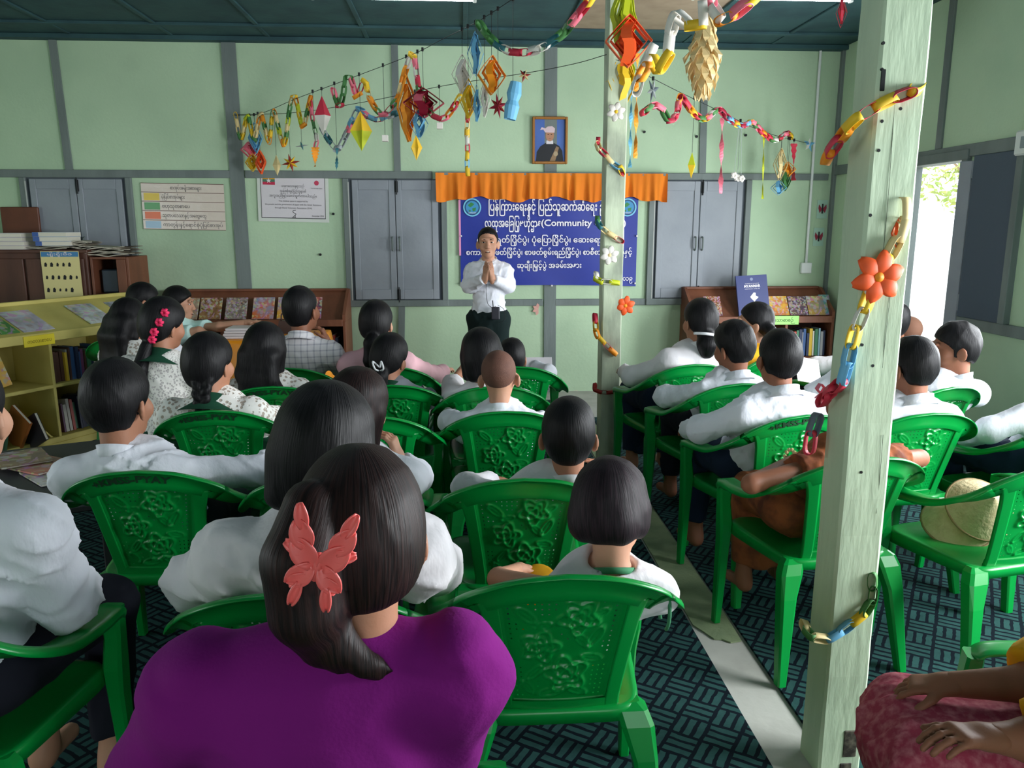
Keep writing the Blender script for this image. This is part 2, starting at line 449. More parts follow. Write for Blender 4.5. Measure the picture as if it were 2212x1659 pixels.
def stripe_mat(name, base, line, sx, thick):
    if name in MATS: return MATS[name]
    m = mat(name, base, .85, .2, bump=(14, .45, (1, 1, .5))); t = m.node_tree; b = t.nodes['Principled BSDF']
    tc = nd(t, 'ShaderNodeTexCoord'); sp = nd(t, 'ShaderNodeSeparateXYZ'); t.links.new(tc.outputs['Object'], sp.inputs[0])
    fx = mth(t, 'LESS_THAN', mth(t, 'FRACT', mth(t, 'MULTIPLY', sp.outputs[0], sx)), thick)
    fz = mth(t, 'LESS_THAN', mth(t, 'FRACT', mth(t, 'MULTIPLY', sp.outputs[2], sx)), thick)
    mx = nd(t, 'ShaderNodeMix', data_type='RGBA'); mx.inputs[6].default_value = lin(base); mx.inputs[7].default_value = lin(line)
    t.links.new(mth(t, 'MULTIPLY', mth(t, 'ADD', fx, fz), .42), mx.inputs[0]); t.links.new(mx.outputs[2], b.inputs['Base Color'])
    return m
PLAID = stripe_mat('plaid_cotton', (226, 222, 226), (150, 148, 165), 30, .22)
DARK = mat('dark_cloth', (32, 33, 44), .9, .2, bump=(12, .4)); NAVY = mat('navy_cloth', (30, 44, 66), .9, .2, bump=(12, .4))
GREEN_D = mat('bottle_green_cloth', (20, 62, 44), .9, .2, bump=(12, .4)); BLACKG = mat('black_green_cloth', (24, 38, 38), .9, .2, bump=(12, .5, (1, 1, .2)))
PURPLE = mat('purple_cloth', (122, 26, 116), .92, .12, var=(3, .4, (98, 20, 98)), bump=(160, .12))
PINK = mat('pink_cloth', (226, 178, 186), .85, .2, bump=(12, .4)); MINT = mat('pale_mint_cloth', (196, 232, 226), .85, .2, bump=(12, .4))
YEL = mat('yellow_cloth', (226, 160, 22), .8, .25, bump=(12, .4)); GREY = mat('grey_green_cloth', (132, 138, 146), .85, .2, bump=(12, .4))
BROWNF = mat('orange_brown_print_cloth', (150, 84, 50), .85, .2, var=(16, .9, (92, 50, 38)), bump=(12, .5))
FLORAL = mat('pink_floral_cloth', (168, 62, 84), .85, .2, var=(60, .9, (205, 120, 130)), bump=(20, .4)); TRIM = mat('green_trim', (60, 130, 90), .8)
SLIP = mat('brown_sandal', (120, 60, 44), .7)

def band(rx, ry, h, c, M, th=.004, flare=0.0, n=28, lift=0.0):
    """a closed cloth band (collar, cuff) round an axis"""
    v = []; f = []
    prof = [(0, 0), (0, h * .5), (flare, h), (flare + th, h), (th, h * .5), (th, 0)]
    for r, z in prof:
        for k in range(n):
            a = 2 * math.pi * k / n
            v.append(c + M @ np.array([(rx + r) * math.cos(a), (ry + r) * math.sin(a), z + lift * math.sin(a)]))
    m = len(prof)
    for i in range(m):
        for k in range(n):
            k2 = (k + 1) % n; j = (i + 1) % m; f.append((i * n + k, j * n + k, j * n + k2, i * n + k2))
    return v, f
def person(label, xy, yaw=0, head=None, hs=1.0, S=1.0, hd=(0, 0, 0), hair='short', hair_mat=None, hvol=1.0, tail=None, skin=None,
           top='shirt', top_mat=None, collar='stand', low='trousers', low_mat=None, arms=None, h=.013, build=1.0, sw=.165, face=False,
           stand=False, seat=.486, hands=True, sleeve='long', fold=.004, group=None, seed=1, puff=0.0, feet=True, nape=None, neckk=1.0, collar_mat=None, lean=0.0, hcut=None, shtilt=0.0, shx=0.0, shdrop=.062, pouf=False, hline=.060, tight=False, rest=True):
    """one person: the Empty at the feet, one continuous body, clothes and hair as children. yaw 0 faces the front wall."""
    E = thing('person', label, 'person', (xy[0], xy[1], 0), R(yaw), group)
    skin = skin or SKIN; hair_mat = hair_mat or HAIR
    Mw = Matrix.Rotation(R(-yaw), 3, 'Z')
    def loc(p): return np.array(Mw @ (Vector(p) - Vector((xy[0], xy[1], 0))))
    HC = loc(head) if head is not None else V3(0, .0, 1.15)
    M = rotm(*hd)
    def hp(x, y, z): return HC + M @ (np.array([x, y, z]) * hs)
    NB = HC + V3(0, -.03, -.165) * hs + M @ V3(0, -.01, -.01) * hs
    pel = V3(0, -.02, seat + .105 * S) if not stand else V3(0, -.01, .5 * HC[2] + .1)
    if stand: pel = V3(0, -.01, HC[2] * .60)
    if not stand: lean = lean + .022
    wai = lerp(pel, NB, .36) + V3(0, -.005 + lean, 0); che = lerp(pel, NB, .70) + V3(shx * .8, -.012 + lean, 0)
    sx = V3(1, 0, shtilt)
    shz = NB + V3(shx, .0, -shdrop * S)
    sh = {s: shz + sx * s * sw * S for s in (-1, 1)}
    arms = arms or {}
    AR = {}
    for s in (-1, 1):
        e, w, pn, curl = (tuple(arms.get(s) or ()) + (None,) * 4)[:4]
        e = V3(s * min((sw + .03) * S, .182), .03, max(seat + .23 * S, .69)) if e is None else np.array(e, float)
        w = V3(s * .09 * S, .25 * S, seat + .20 * S) if w is None else np.array(w, float)
        if rest and not stand:                        # forearms lie on the chair's armrests, not in them
            if .2 < abs(e[0]) and e[2] < .712: e[2] = .712
            if .18 < abs(w[0]) and w[2] < .70: w[2] = .70
        AR[s] = (e, w, V3(0, 0, -1) if pn is None else np.array(pn, float), .35 if curl is None else curl)
    def torso(Fd, inf):
        b = build
        Fd.ell(pel, (.15 * S * b, .115 * S * b, .105 * S), k=.03, inf=inf)
        Fd.ell(wai, (.122 * S * b, .092 * S * b, .15 * S), k=.06, inf=inf)
        Fd.ell(che, (.145 * S * b, .098 * S * b, .145 * S), k=.06, inf=inf)
        for s in (-1, 1):
            Fd.cap(shz + V3(0, 0, .0), sh[s] + V3(0, 0, -.005), .056 * S, .05 * S, k=.05, inf=inf)
            Fd.cap(NB + V3(s * .02 * S + shx * .3, -.005, -.005), lerp(shz, sh[s], .75) + V3(0, 0, .012), .042 * S, .04 * S, k=.04, inf=inf)
    def armops(Fd, inf, upto=1.0, k=.03):
        for s in (-1, 1):
            e, w, pn, c = AR[s]
            Fd.cap(sh[s], e, .047 * S, .038 * S, k=k, inf=inf); Fd.cap(e, lerp(e, w, upto), .038 * S, .026 * S, k=.015, inf=inf)
    hipx, kx = .085 * S, .105 * S
    if stand:
        LG = {s: [pel + V3(s * hipx, 0, -.04), V3(s * .09 * S, .01, pel[2] * .53), V3(s * .09 * S, 0, .08)] for s in (-1, 1)}
    else:
        kz = seat + .068 * S; az = max(.075, kz - .43 * S)
        ky = max(-.05 + .43 * S, .29) if not tight else .262
        LG = {s: [V3(s * hipx, -.02, seat + .092 * S), V3(s * kx, ky, kz), V3(s * kx, ky - (.05 if S > .8 and not tight else .0), az)] for s in (-1, 1)}
    def legops(Fd, inf, k=.02, flat=False):
        for s in (-1, 1):
            a, b, c = LG[s]
            Fd.cap(a, b, .078 * S, .056 * S, k=k, inf=inf)
            (fcap if flat else Field.cap)(Fd, b, c + V3(0, 0, .06 if flat else 0), .054 * S, .036 * S, k=.02, inf=inf)
    # ---- body
    B = Field(); torso(B, -.012); armops(B, 0); legops(B, 0)
    if feet:
        for s in (-1, 1):
            c = LG[s][2]; B.cap(c + V3(0, -.02, -.035), c + V3(s * .012, .12 * S, -.045), .03 * S, .026 * S, k=.03); B.cap(c, c + V3(0, -.015, -.04), .034 * S, .03 * S, k=.02)
    B.cap(NB + V3(0, 0, -.03), hp(0, -.022, -.06), .05 * S * neckk, .052 * hs * neckk, k=.03)
    B.ell(hp(0, -.014, .028), np.array((.077, .095, .09)) * hs, M, k=.02)
    B.ell(hp(0, .026, -.042), np.array((.060, .068, .080)) * hs, M, k=.03)
    B.ell(hp(0, .06, -.098), np.array((.030, .028, .024)) * hs, M, k=.03)
    for s in (-1, 1):
        B.ell(hp(s * .045, .055, -.035), np.array((.026, .024, .03)) * hs, M, k=.02)
        B.ell(hp(s * .084, -.014, -.022), np.array((.010, .023, .034)) * hs, M @ np.array(Matrix.Rotation(R(s * 34), 3, 'Z')), k=.008)
        B.ell(hp(s * .092, -.002, -.020), np.array((.006, .011, .019)) * hs, M @ np.array(Matrix.Rotation(R(s * 34), 3, 'Z')), k=.004, mode='s')
    if face:
        for s in (-1, 1): B.ell(hp(s * .033, .098, .002), np.array((.020, .014, .012)) * hs, M, k=.012, mode='s')
        B.cap(hp(0, .092, .0), hp(0, .106, -.036), .009 * hs, .0135 * hs, k=.016)
        for s in (-1, 1): B.ell(hp(s * .013, .100, -.039), np.array((.010, .010, .008)) * hs, M, k=.008)
        B.ell(hp(0, .088, -.071), np.array((.025, .012, .008)) * hs, M, k=.006); B.ell(hp(0, .088, -.083), np.array((.02, .012, .008)) * hs, M, k=.008)
        B.cap(hp(-.045, .088, .024), hp(.045, .088, .024), .010 * hs, k=.02)
    ncut = float(NB[2] - .02)
    pcs = [B.mesh(h, hi=(9, 9, ncut + .6 * h)), B.mesh(min(h, .0075) if not face else .0045, lo=(-9, -9, ncut - h))]
    if hands:
        for s in (-1, 1):
            e, w, pn, c = AR[s]; fd = w - e
            if isinstance(arms.get(s), tuple) and len(arms[s]) > 4: fd = np.array(arms[s][4], float)
            pcs.append(hand_field(w, fd, pn, s, c, S * .96).mesh(.0042))
    link(bpy.data.objects.new('body', npmesh('body', pcs, skin)), E)
    # ---- upper garment
    rs = random.Random(seed)
    if top:
        tm = top_mat or SHIRT; T = Field(); inf = .011
        if top == 'tank':
            torso(T, .008)
            for s in (-1, 1): T.cap(sh[s] + V3(s * .085, 0, -.1), sh[s] + V3(s * .085, 0, .06), .075 * S, .075 * S, k=.01, mode='s')
            T.cap(NB + V3(0, .01, .03), NB + V3(0, .01, .12), .075 * S, .09 * S, k=.01, mode='s')
        else:
            torso(T, inf)
            for s in (-1, 1):
                e, w, pn, c = AR[s]
                if sleeve == 'long':
                    T.cap(sh[s], e, .05 * S, .044 * S, k=.04, inf=inf); fcap(T, e, lerp(e, w, .93), .043 * S, .031 * S, k=.02, inf=inf); T.cap(e, e, .04 * S, k=.03, inf=inf)
                elif sleeve == 'roll':
                    T.cap(sh[s], e, .056 * S, .052 * S, k=.04, inf=inf); fcap(T, lerp(sh[s], e, .8), lerp(e, w, .22), .054 * S, .052 * S, k=.02, inf=inf + .006)
                else:
                    ee = lerp(sh[s], e, {'short': .72, 'cap': .38}.get(sleeve, .95)); fcap(T, sh[s], ee, .052 * S, .056 * S, k=.04, inf=inf)
                if pouf: T.ell(sh[s] + V3(-s * .004, -.004, .046), (.046, .062, .032), np.array(Matrix.Rotation(R(s * 14), 3, 'Y')), k=.010)
                if puff: T.ell(lerp(sh[s], e, .12) + V3(0, 0, .012), np.array((.055, .06, .07)) * S * (1 + puff), k=.03, inf=inf * .6)
        T.fn(folds(seed, fold, 95 if h < .012 else 70, (.7, .6, .8)))
        if stand: T.half(V3(0, 0, pel[2] + .015), (0, 0, -1), mode='i')
        o = link(bpy.data.objects.new('shirt' if top == 'shirt' else top, npmesh('top', [T.mesh(h)], tm)), E)
        if collar:
            nx = HC - NB; nx = nx / np.linalg.norm(nx)
            up = np.array(nx); rt = np.cross(np.array([0, 1, 0]), up); rt = rt / np.linalg.norm(rt); fw = np.cross(up, rt)
            CM = np.stack([rt, fw, up], 1)
            cm = collar_mat or tm
            if collar == 'stand': v, f = band(.056 * S * neckk + .006, .062 * S * neckk + .006, .045 * S, NB + V3(0, .0, .002), CM, .004, .004, lift=-.012)
            elif collar == 'wide': v, f = band(.056 * S + .004, .062 * S + .004, -.075 * S, NB + V3(0, .004, .046 * S), CM, .006, .062, lift=-.012)
            elif collar == 'fold': v, f = band(.058 * S + .008, .066 * S + .008, -.045 * S, NB + V3(0, .0, .048 * S), CM, .006, .022, lift=-.014)
            else: v, f = band(.068 * S, .075 * S, .02 * S, NB + V3(0, .005, .0), CM, .004, .0, lift=-.012)
            obj('collar', v, f, cm, E, True)
    # ---- lower garment
    if low:
        L = Field(); lm = low_mat or DARK
        L.ell(pel + V3(0, .01, -.03 * S), (.155 * S * build, .12 * S * build, .095 * S), k=.03, inf=.012)
        if low == 'trousers': legops(L, .016, flat=True)
        elif low == 'shorts':
            for s in (-1, 1): fcap(L, LG[s][0], lerp(LG[s][0], LG[s][1], .9), .085 * S, .075 * S, k=.03, inf=.012)
        else:
            legops(L, .02, k=.06, flat=True); m0, m1, m2 = [(LG[-1][i] + LG[1][i]) / 2 for i in range(3)]
            L.cap(m0, m1, .085 * S, .075 * S, k=.07); fcap(L, m1, m2 + V3(0, 0, .05), .09 * S, .085 * S, k=.07)
            if stand:
                for q in (-.03, 0.0, .035): L.cap(pel + V3(q * .5, .115 * S, .0), V3(q * 1.6 + .01, .10 * S, pel[2] * .3), .016, .022, k=.02)
        L.fn(folds(seed + 7, .005, 70))
        if stand: L.half(V3(0, 0, pel[2] + .06), (0, 0, 1), mode='i')
        link(bpy.data.objects.new({'trousers': 'trousers', 'shorts': 'shorts'}.get(low, 'sarong'), npmesh('lower', [L.mesh(h)], lm)), E)
    # ---- hair
    Hh = min(h * .75, .0075); q = hvol
    if hair:
        G = Field()
        if hair == 'cropped':
            G.ell(hp(0, -.014, .029), np.array((.080, .098, .093)) * hs, M, k=.01)
            nz = M @ V3(0, .70, -1.0); G.half(hp(0, -.08, -.058), nz, k=.006)
        elif hair == 'short':
            G.ell(hp(0, -.016, .034), np.array((.086, .104, .098)) * hs * q, M, k=.02); G.ell(hp(0, -.044, -.01), np.array((.077, .067, .085)) * hs, M, k=.03)
            G.fn(folds(seed + 3, .0022, 110, (1, .7, .4)))
            nz_ = -.078 if nape is None else nape
            def keep(X, Y, Z):
                x, y, z = X - HC[0], Y - HC[1], Z - HC[2]
                hy = (M[0, 1] * x + M[1, 1] * y + M[2, 1] * z) / hs; hz = (M[0, 2] * x + M[1, 2] * y + M[2, 2] * z) / hs; hx = (M[0, 0] * x + M[1, 0] * y + M[2, 0] * z) / hs
                jag = .003 * np.sin(260 * hx + 3 * np.sin(90 * hx)) + .002 * np.sin(170 * hy)
                d1 = .80 * (hy - .088) * .78 - (hz - hline) * .78 + jag               # in front of the ears
                d2 = np.maximum(hy + .030, nz_ - hz + jag)                            # down to the nape behind them
                d3 = np.maximum(np.maximum(hy - .018, -.012 - hy), -.040 - hz)        # sideburns
                return (smin(smin(d1, d2, .02), d3, .01) * hs).astype(np.float32)
            G._a(keep, [-9] * 3, [9] * 3, .006, 'i')
            for s in (-1, 1): G.ell(hp(s * .094, -.008, -.036), np.array((.026, .027, .042)) * hs, M, k=.008, mode='s')
        else:
            G.ell(hp(0, -.018, .034), np.array((.092, .108, .102)) * hs * q, M, k=.02); G.ell(hp(0, -.04, -.02), np.array((.088, .085, .095)) * hs * q, M, k=.03)
            if hair in ('bob', 'long'):
                for s in (-1, 1): G.cap(hp(s * .072, -.015, .0), hp(s * .078, -.012, -.105), .030 * hs * q, .026 * hs * q, k=.03)
                for x in (-.045, 0, .045): G.cap(hp(x, -.075, -.02), hp(x * 1.15, -.07, -.105), .04 * hs * q, .036 * hs * q, k=.03)
            if hair == 'long':
                ln = tail or .32
                for x in (-.062, -.022, .022, .062):
                    p = [hp(x, -.085, -.03), hp(x * 1.05, -.10, -.12), HC + V3(x * 1.1, -.13, -.12 - ln * .5) * 1.0, HC + V3(x * .9, -.125, -.12 - ln)]
                    G.chain(p, [.042 * hs, .038 * hs, .034, .02], k=.03)
            G.ell(hp(0, .105, -.05), np.array((.066, .078, .10)) * hs, M, k=.015, mode='s')
            G.fn(folds(seed + 3, .0014, 120, (1, .6, .10)))
            if hair not in ('bob', 'long'):
                for s in (-1, 1): G.ell(hp(s * .097, -.006, -.036), np.array((.026, .027, .042)) * hs, M, k=.008, mode='s')
                a, b = (V3(0, -.085, -.095), V3(0, .085, .055)); t = b - a; G.half(hp(*a), M @ V3(0, t[2], -t[1]), k=.02)
                if isinstance(tail, list):
                    for tl in tail: G.chain([HC + V3(*p) * hs for p in tl[0]], [r * hs for r in tl[1]], k=tl[2] if len(tl) > 2 else .014)
                elif isinstance(tail, dict):   # plait
                    p = catmull([tuple(HC + V3(*c) * hs) for c in tail['pts']], 3)
                    for i, c in enumerate(p):
                        rr = tail['r'] * hs * (1 - .4 * i / len(p)); sg = 1 if i % 2 else -1
                        G.ell((c.x + rr * .42 * sg, c.y - .004, c.z), (rr * .50, rr * .62, rr * .85), np.array(Matrix.Rotation(R(38 * sg), 3, 'Y')), k=.003)
                        G.cap((c.x, c.y + .006, c.z), (c.x, c.y + .006, c.z - .01), rr * .5, k=.004)
                    G.cap(tuple(p[-1]), tuple(p[-1] + Vector((.0, .0, -.06 * hs))), .016 * hs, .004, k=.01)
            else:
                zc = hcut if hcut is not None else (-.118 if hair == 'bob' else -1)
                if hair == 'bob': G.half(hp(0, 0, zc), M @ V3(0, 0, -1), k=.05)
        VQ = G.mesh(Hh); me = npmesh('hair', [VQ], hair_mat)
        d = (VQ[0] - HC) @ M / hs; d[:, 1] += .012; rr = np.hypot(d[:, 0], d[:, 1]) + 1e-4
        at = me.attributes.new('strand', 'FLOAT_VECTOR', 'POINT'); at.data.foreach_set('vector', np.stack([d[:, 0] / rr, d[:, 1] / rr, d[:, 2] * .5], 1).astype(np.float32).ravel())
        link(bpy.data.objects.new('hair', me), E)
    if face:
        for s in (-1, 1):
            ev, ef = lathe([(0.0001, -.0115), (.006, -.0098), (.010, -.005), (.0115, 0), (.010, .005), (.006, .0098), (.0001, .0115)], 12)
            ev = [hp(s * .033, .0825, .0) + M @ (np.array(p) * hs * np.array((1.3, .75, .5))) for p in ev]; eo = obj('eye', ev, ef, EYEW, E, True)
            iv = [hp(s * .033, .0885, .0) + M @ (np.array(p) * hs * np.array((.72, .42, .52))) for p in lathe([(0.0001, -.0115), (.006, -.0098), (.010, -.005), (.0115, 0), (.010, .005), (.006, .0098), (.0001, .0115)], 12)[0]]
            obj('iris', iv, ef, EYEB, eo, True)
            bv, bf = tube([hp(s * .052, .083, .017), hp(s * .036, .094, .024), hp(s * .018, .097, .021)], [.0022 * hs, .0042 * hs, .0034 * hs], 6)
            obj('eyebrow', bv, bf, EYEB, E, True)
        v, f = lathe([(0.0001, -.006), (.013, -.004), (.018, 0), (.013, .004), (.0001, .006)], 14)
        def mo(dz, sc, dy): return [hp(0, .0925 + dy, dz) + M @ (np.array((p[0], p[2] * .9, p[1] * .42)) * hs * sc) for p in v]
        lo = obj('lips', mo(-.078, 1.25, .0), f, LIP, E, True); obj('mouth', mo(-.078, .95, .0042), f, MOUTH, lo, True); obj('teeth', mo(-.0755, .7, .0062), f, TEETH, lo, True)
    E['_hc'] = [float(x) for x in HC]
    return E, HC, M, NB, sh

# ================================================================ the room
WY, XR, XL, ZC, YB = 7.4, 3.5, -5.2, 3.156, -3.2
PLASTER = mat('mint_plaster', (184, 209, 177), .8, .25, var=(1.6, .55, (168, 195, 165)), bump=(38, .18))
def peel(m):
    """flaking, pinkish patches low on the wall and faint grime"""
    t = m.node_tree; b = t.nodes['Principled BSDF']; src = b.inputs['Base Color'].links[0].from_socket
    tc = nd(t, 'ShaderNodeTexCoord'); sp = nd(t, 'ShaderNodeSeparateXYZ'); t.links.new(tc.outputs['Object'], sp.inputs[0])
    n = nd(t, 'ShaderNodeTexNoise'); n.inputs['Scale'].default_value = 3.2; n.inputs['Detail'].default_value = 7; t.links.new(tc.outputs['Object'], n.inputs['Vector'])
    low = mth(t, 'SUBTRACT', .36, sp.outputs[2])
    f = mth(t, 'MULTIPLY', mth(t, 'GREATER_THAN', mth(t, 'ADD', n.outputs['Fac'], mth(t, 'MULTIPLY', low, .55)), .735), .45)
    mx = nd(t, 'ShaderNodeMix', data_type='RGBA'); mx.inputs[7].default_value = lin((222, 190, 176)); t.links.new(src, mx.inputs[6]); t.links.new(f, mx.inputs[0])
    n2 = nd(t, 'ShaderNodeTexNoise'); n2.inputs['Scale'].default_value = .75; n2.inputs['Detail'].default_value = 4; t.links.new(tc.outputs['Object'], n2.inputs['Vector'])
    f2 = mth(t, 'MULTIPLY', mth(t, 'MAXIMUM', mth(t, 'SUBTRACT', n2.outputs['Fac'], .56), 0), 2.2)
    m2 = nd(t, 'ShaderNodeMix', data_type='RGBA'); m2.inputs[7].default_value = lin((132, 152, 132)); t.links.new(mx.outputs[2], m2.inputs[6]); t.links.new(f2, m2.inputs[0])
    t.links.new(m2.outputs[2], b.inputs['Base Color'])
peel(PLASTER)
TIMBER = mat('grey_painted_timber', (118, 128, 126), .65, .35, var=(5, .6, (96, 106, 104), (1, 1, .3)), bump=(30, .3, (1, 1, .15)))
SHUT = mat('blue_grey_shutter', (146, 152, 160), .55, .4, var=(3, .5, (126, 133, 142)), bump=(24, .15))
CEIL = mat('dark_teal_ceiling', (52, 84, 88), .7, .3, var=(4, .6, (38, 60, 70)), bump=(18, .3))
TAN = mat('bare_ply', (168, 150, 128), .8, .2, var=(6, .5, (140, 122, 104)))
IRON = mat('dark_iron', (40, 42, 44), .5, .4, metal=.6); CHALK = mat('pale_paint_edge', (176, 180, 176), .7)

# floor
fl = struct(MB().box(XL - .2, XR + .2, YB - .2, WY + .1, -.12, 0).out('floor', mat('cement_floor', (176, 176, 168), .75, .3, var=(5, .6, (146, 146, 138)), bump=(30, .15))), 'pale bare cement floor along the aisle strip')
# carpet: basket weave of dark teal strips
def weave():
    m = mat('teal_basket_weave', (30, 62, 62), .95, .1); t = m.node_tree; b = t.nodes['Principled BSDF']
    tc = nd(t, 'ShaderNodeTexCoord'); mp = nd(t, 'ShaderNodeMapping'); mp.inputs['Rotation'].default_value = (0, 0, R(34)); mp.inputs['Scale'].default_value = (10.2, 10.2, 10.2)
    t.links.new(tc.outputs['Object'], mp.inputs[0])
    nz = nd(t, 'ShaderNodeTexNoise'); nz.inputs['Scale'].default_value = 3; t.links.new(mp.outputs[0], nz.inputs['Vector'])
    sp = nd(t, 'ShaderNodeSeparateXYZ'); t.links.new(mp.outputs[0], sp.inputs[0])
    wob = mth(t, 'MULTIPLY', mth(t, 'SUBTRACT', nz.outputs['Fac'], .5), .10)
    x = mth(t, 'ADD', sp.outputs[0], wob); y = mth(t, 'ADD', sp.outputs[1], wob)
    ck = mth(t, 'FLOORED_MODULO', mth(t, 'ADD', mth(t, 'FLOOR', x), mth(t, 'FLOOR', y)), 2.0)
    fx, fy = mth(t, 'FRACT', x), mth(t, 'FRACT', y)
    def sel(a, c): return mth(t, 'ADD', mth(t, 'MULTIPLY', a, ck), mth(t, 'MULTIPLY', c, mth(t, 'SUBTRACT', 1.0, ck)))
    across = mth(t, 'FRACT', mth(t, 'MULTIPLY', sel(fx, fy), 3.0)); along = sel(fy, fx)
    a = mth(t, 'MULTIPLY', mth(t, 'GREATER_THAN', across, .2), mth(t, 'LESS_THAN', across, .82))
    c = mth(t, 'MULTIPLY', mth(t, 'GREATER_THAN', along, .07), mth(t, 'LESS_THAN', along, .93))
    fac = mth(t, 'MULTIPLY', mth(t, 'MULTIPLY', a, c), mth(t, 'ADD', .55, mth(t, 'MULTIPLY', nz.outputs['Fac'], .8)))
    mx = nd(t, 'ShaderNodeMix', data_type='RGBA'); mx.inputs[6].default_value = lin((12, 22, 30)); mx.inputs[7].default_value = lin((42, 76, 74))
    t.links.new(fac, mx.inputs[0]); t.links.new(mx.outputs[2], b.inputs['Base Color'])
    bp = nd(t, 'ShaderNodeBump'); bp.inputs['Strength'].default_value = .5; bp.inputs['Distance'].default_value = .004
    t.links.new(fac, bp.inputs['Height']); t.links.new(bp.outputs[0], b.inputs['Normal'])
    return m
CARPET = weave()
tag(MB().cbox(-2.75, .895, -1.6, 6.15, .001, .010, .003).out('carpet', CARPET), 'dark teal basket weave carpet under the left block of chairs', 'carpet')
tag(MB().cbox(1.07, 3.35, -1.6, 6.3, .001, .010, .003).out('carpet', CARPET), 'dark teal basket weave carpet under the right block of chairs', 'carpet')
tag(MB().cbox(.20, .84, 6.25, 7.0, .001, .008, .003).out('carpet', CARPET), 'small dark teal carpet piece on bare floor below the banner', 'carpet')
MATG = mat('woven_mat', (128, 142, 108), .85, .2, var=(10, .6, (104, 120, 92)), bump=(90, .3))
mm = MB(); xs = [(.905, 6.1), (.905, 2.83), (.93, 2.78), (.955, 2.72), (.985, 2.715), (1.01, 2.69), (1.055, 2.70), (1.062, 2.9), (1.062, 6.1)]
mm.poly([(x, y, .002) for x, y in xs], (0, 0, .005)); tag(mm.out('floor_mat', MATG), 'narrow grey green woven mat strip with torn end in the aisle', 'mat')

# walls
wb = empty('wall_back'); struct(wb, 'mint green plastered front wall framed with grey timber')
MB().box(XL - .1, XR + .1, WY, WY + .12, -.05, ZC + .3).out('plaster', PLASTER, wb)
def timber(x0, x1, z0, z1, d=.022, parent=None, nm='timber', m=None):
    return MB().cbox(x0, x1, WY - d, WY + .01, z0, z1, .004).out(nm, m or TIMBER, parent or wb)
def studx(x, y): return at_y(x, y, WY).x
def lean_stud(xa, ya, xb, yb, w, z0, z1):
    a = at_y(xa, ya, WY); b = at_y(xb, yb, WY)
    def X(z): return a.x + (b.x - a.x) * (z - a.z) / (b.z - a.z)
    mb = MB(); p = [(X(z0) - w / 2, WY - .02, z0), (X(z0) + w / 2, WY - .02, z0), (X(z1) + w / 2, WY - .02, z1), (X(z1) - w / 2, WY - .02, z1)]
    mb.poly(p, (0, .03, 0)); return mb.out('timber', TIMBER, wb)
timber(XL, studx(497, 370), 1.985, 2.052); timber(studx(530, 370), -.245, 1.985, 2.052); timber(1.86, 3.44, 1.985, 2.045)
timber(-1.06, .77, .83, .892); timber(.885, 3.44, .83, .892); timber(XL, -2.05, .83, .892)
lean_stud(112, 70, 150, 358, .062, 2.05, ZC); lean_stud(852, 90, 859, 370, .058, 2.05, ZC)
lean_stud(1523, 110, 1516, 375, .062, 2.045, ZC); lean_stud(868, 670, 867, 780, .06, 0, .83)
lean_stud(492, 75, 530, 621, .122, 0, ZC); lean_stud(1190, 110, 1187, 845, .112, 0, ZC)
struct(MB().box(XL, XR, WY - .10, WY, ZC - .035, ZC).out('trim_1', CEIL), 'dark teal wall plate under the ceiling')

def shutters(n, x0, x1, z0, z1, open_gap=0.0, latch=True):
    w = empty('window_%d' % n); struct(w, 'closed pair of blue grey wooden window shutters')
    f = .052
    MB().cbox(x0 - f, x0, WY - .035, WY + .01, z0 - .03, z1, .004).out('frame', TIMBER, w); MB().cbox(x1, x1 + f, WY - .035, WY + .01, z0 - .03, z1, .004).out('frame', TIMBER, w)
    MB().cbox(x0 - f, x1 + f, WY - .04, WY + .01, z0 - .06, z0, .004).out('sill', TIMBER, w)
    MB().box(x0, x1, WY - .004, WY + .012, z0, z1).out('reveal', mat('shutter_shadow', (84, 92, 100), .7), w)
    mid = (x0 + x1) / 2
    for s, (a, b) in enumerate(((x0 + .03, mid - .003), (mid + .003, x1 - .03))):
        st = .055
        lf = MB().cbox(a, a + st, WY - .028, WY - .004, z0 + .006, z1 - .012).cbox(b - st, b, WY - .028, WY - .004, z0 + .006, z1 - .012)\
            .cbox(a + st, b - st, WY - .028, WY - .004, z1 - .10, z1 - .012).cbox(a + st, b - st, WY - .028, WY - .004, z0 + .006, z0 + .10).out('shutter', SHUT, w)
        MB().cbox(a + st - .002, b - st + .002, WY - .018, WY - .006, z0 + .095, z1 - .095, .003).out('panel', SHUT, lf)
        hx = b - .03 if s == 0 else a + .03; zz = z0 + (z1 - z0) * .47
        MB().tube(catmull([(hx, WY - .03, zz - .06), (hx, WY - .055, zz - .05), (hx, WY - .06, zz), (hx, WY - .055, zz + .05), (hx, WY - .03, zz + .06)], 4), .008, 8).out('handle', TIMBER if s == 0 else TIMBER, lf, True)
    MB().cbox(x0 - .006, x0 + .006, WY - .037, WY - .03, z0, z1 - .03, .002).out('bead', CHALK, w)
    if latch:
        for zz in (z1 - .07, z0 + .05): MB().cbox(mid + .004, mid + .028, WY - .036, WY - .028, zz - .05, zz + .05, .002).tube([(mid + .016, WY - .04, zz - .07), (mid + .016, WY - .04, zz + .07)], .006, 6).out('bolt', IRON, w)
    return w
shutters(1, -1.0, -.17, .892, 1.985)
shutters(2, 1.80, 2.66, .892, 1.985)
shutters(3, -3.80, -2.95, .892, 1.985)

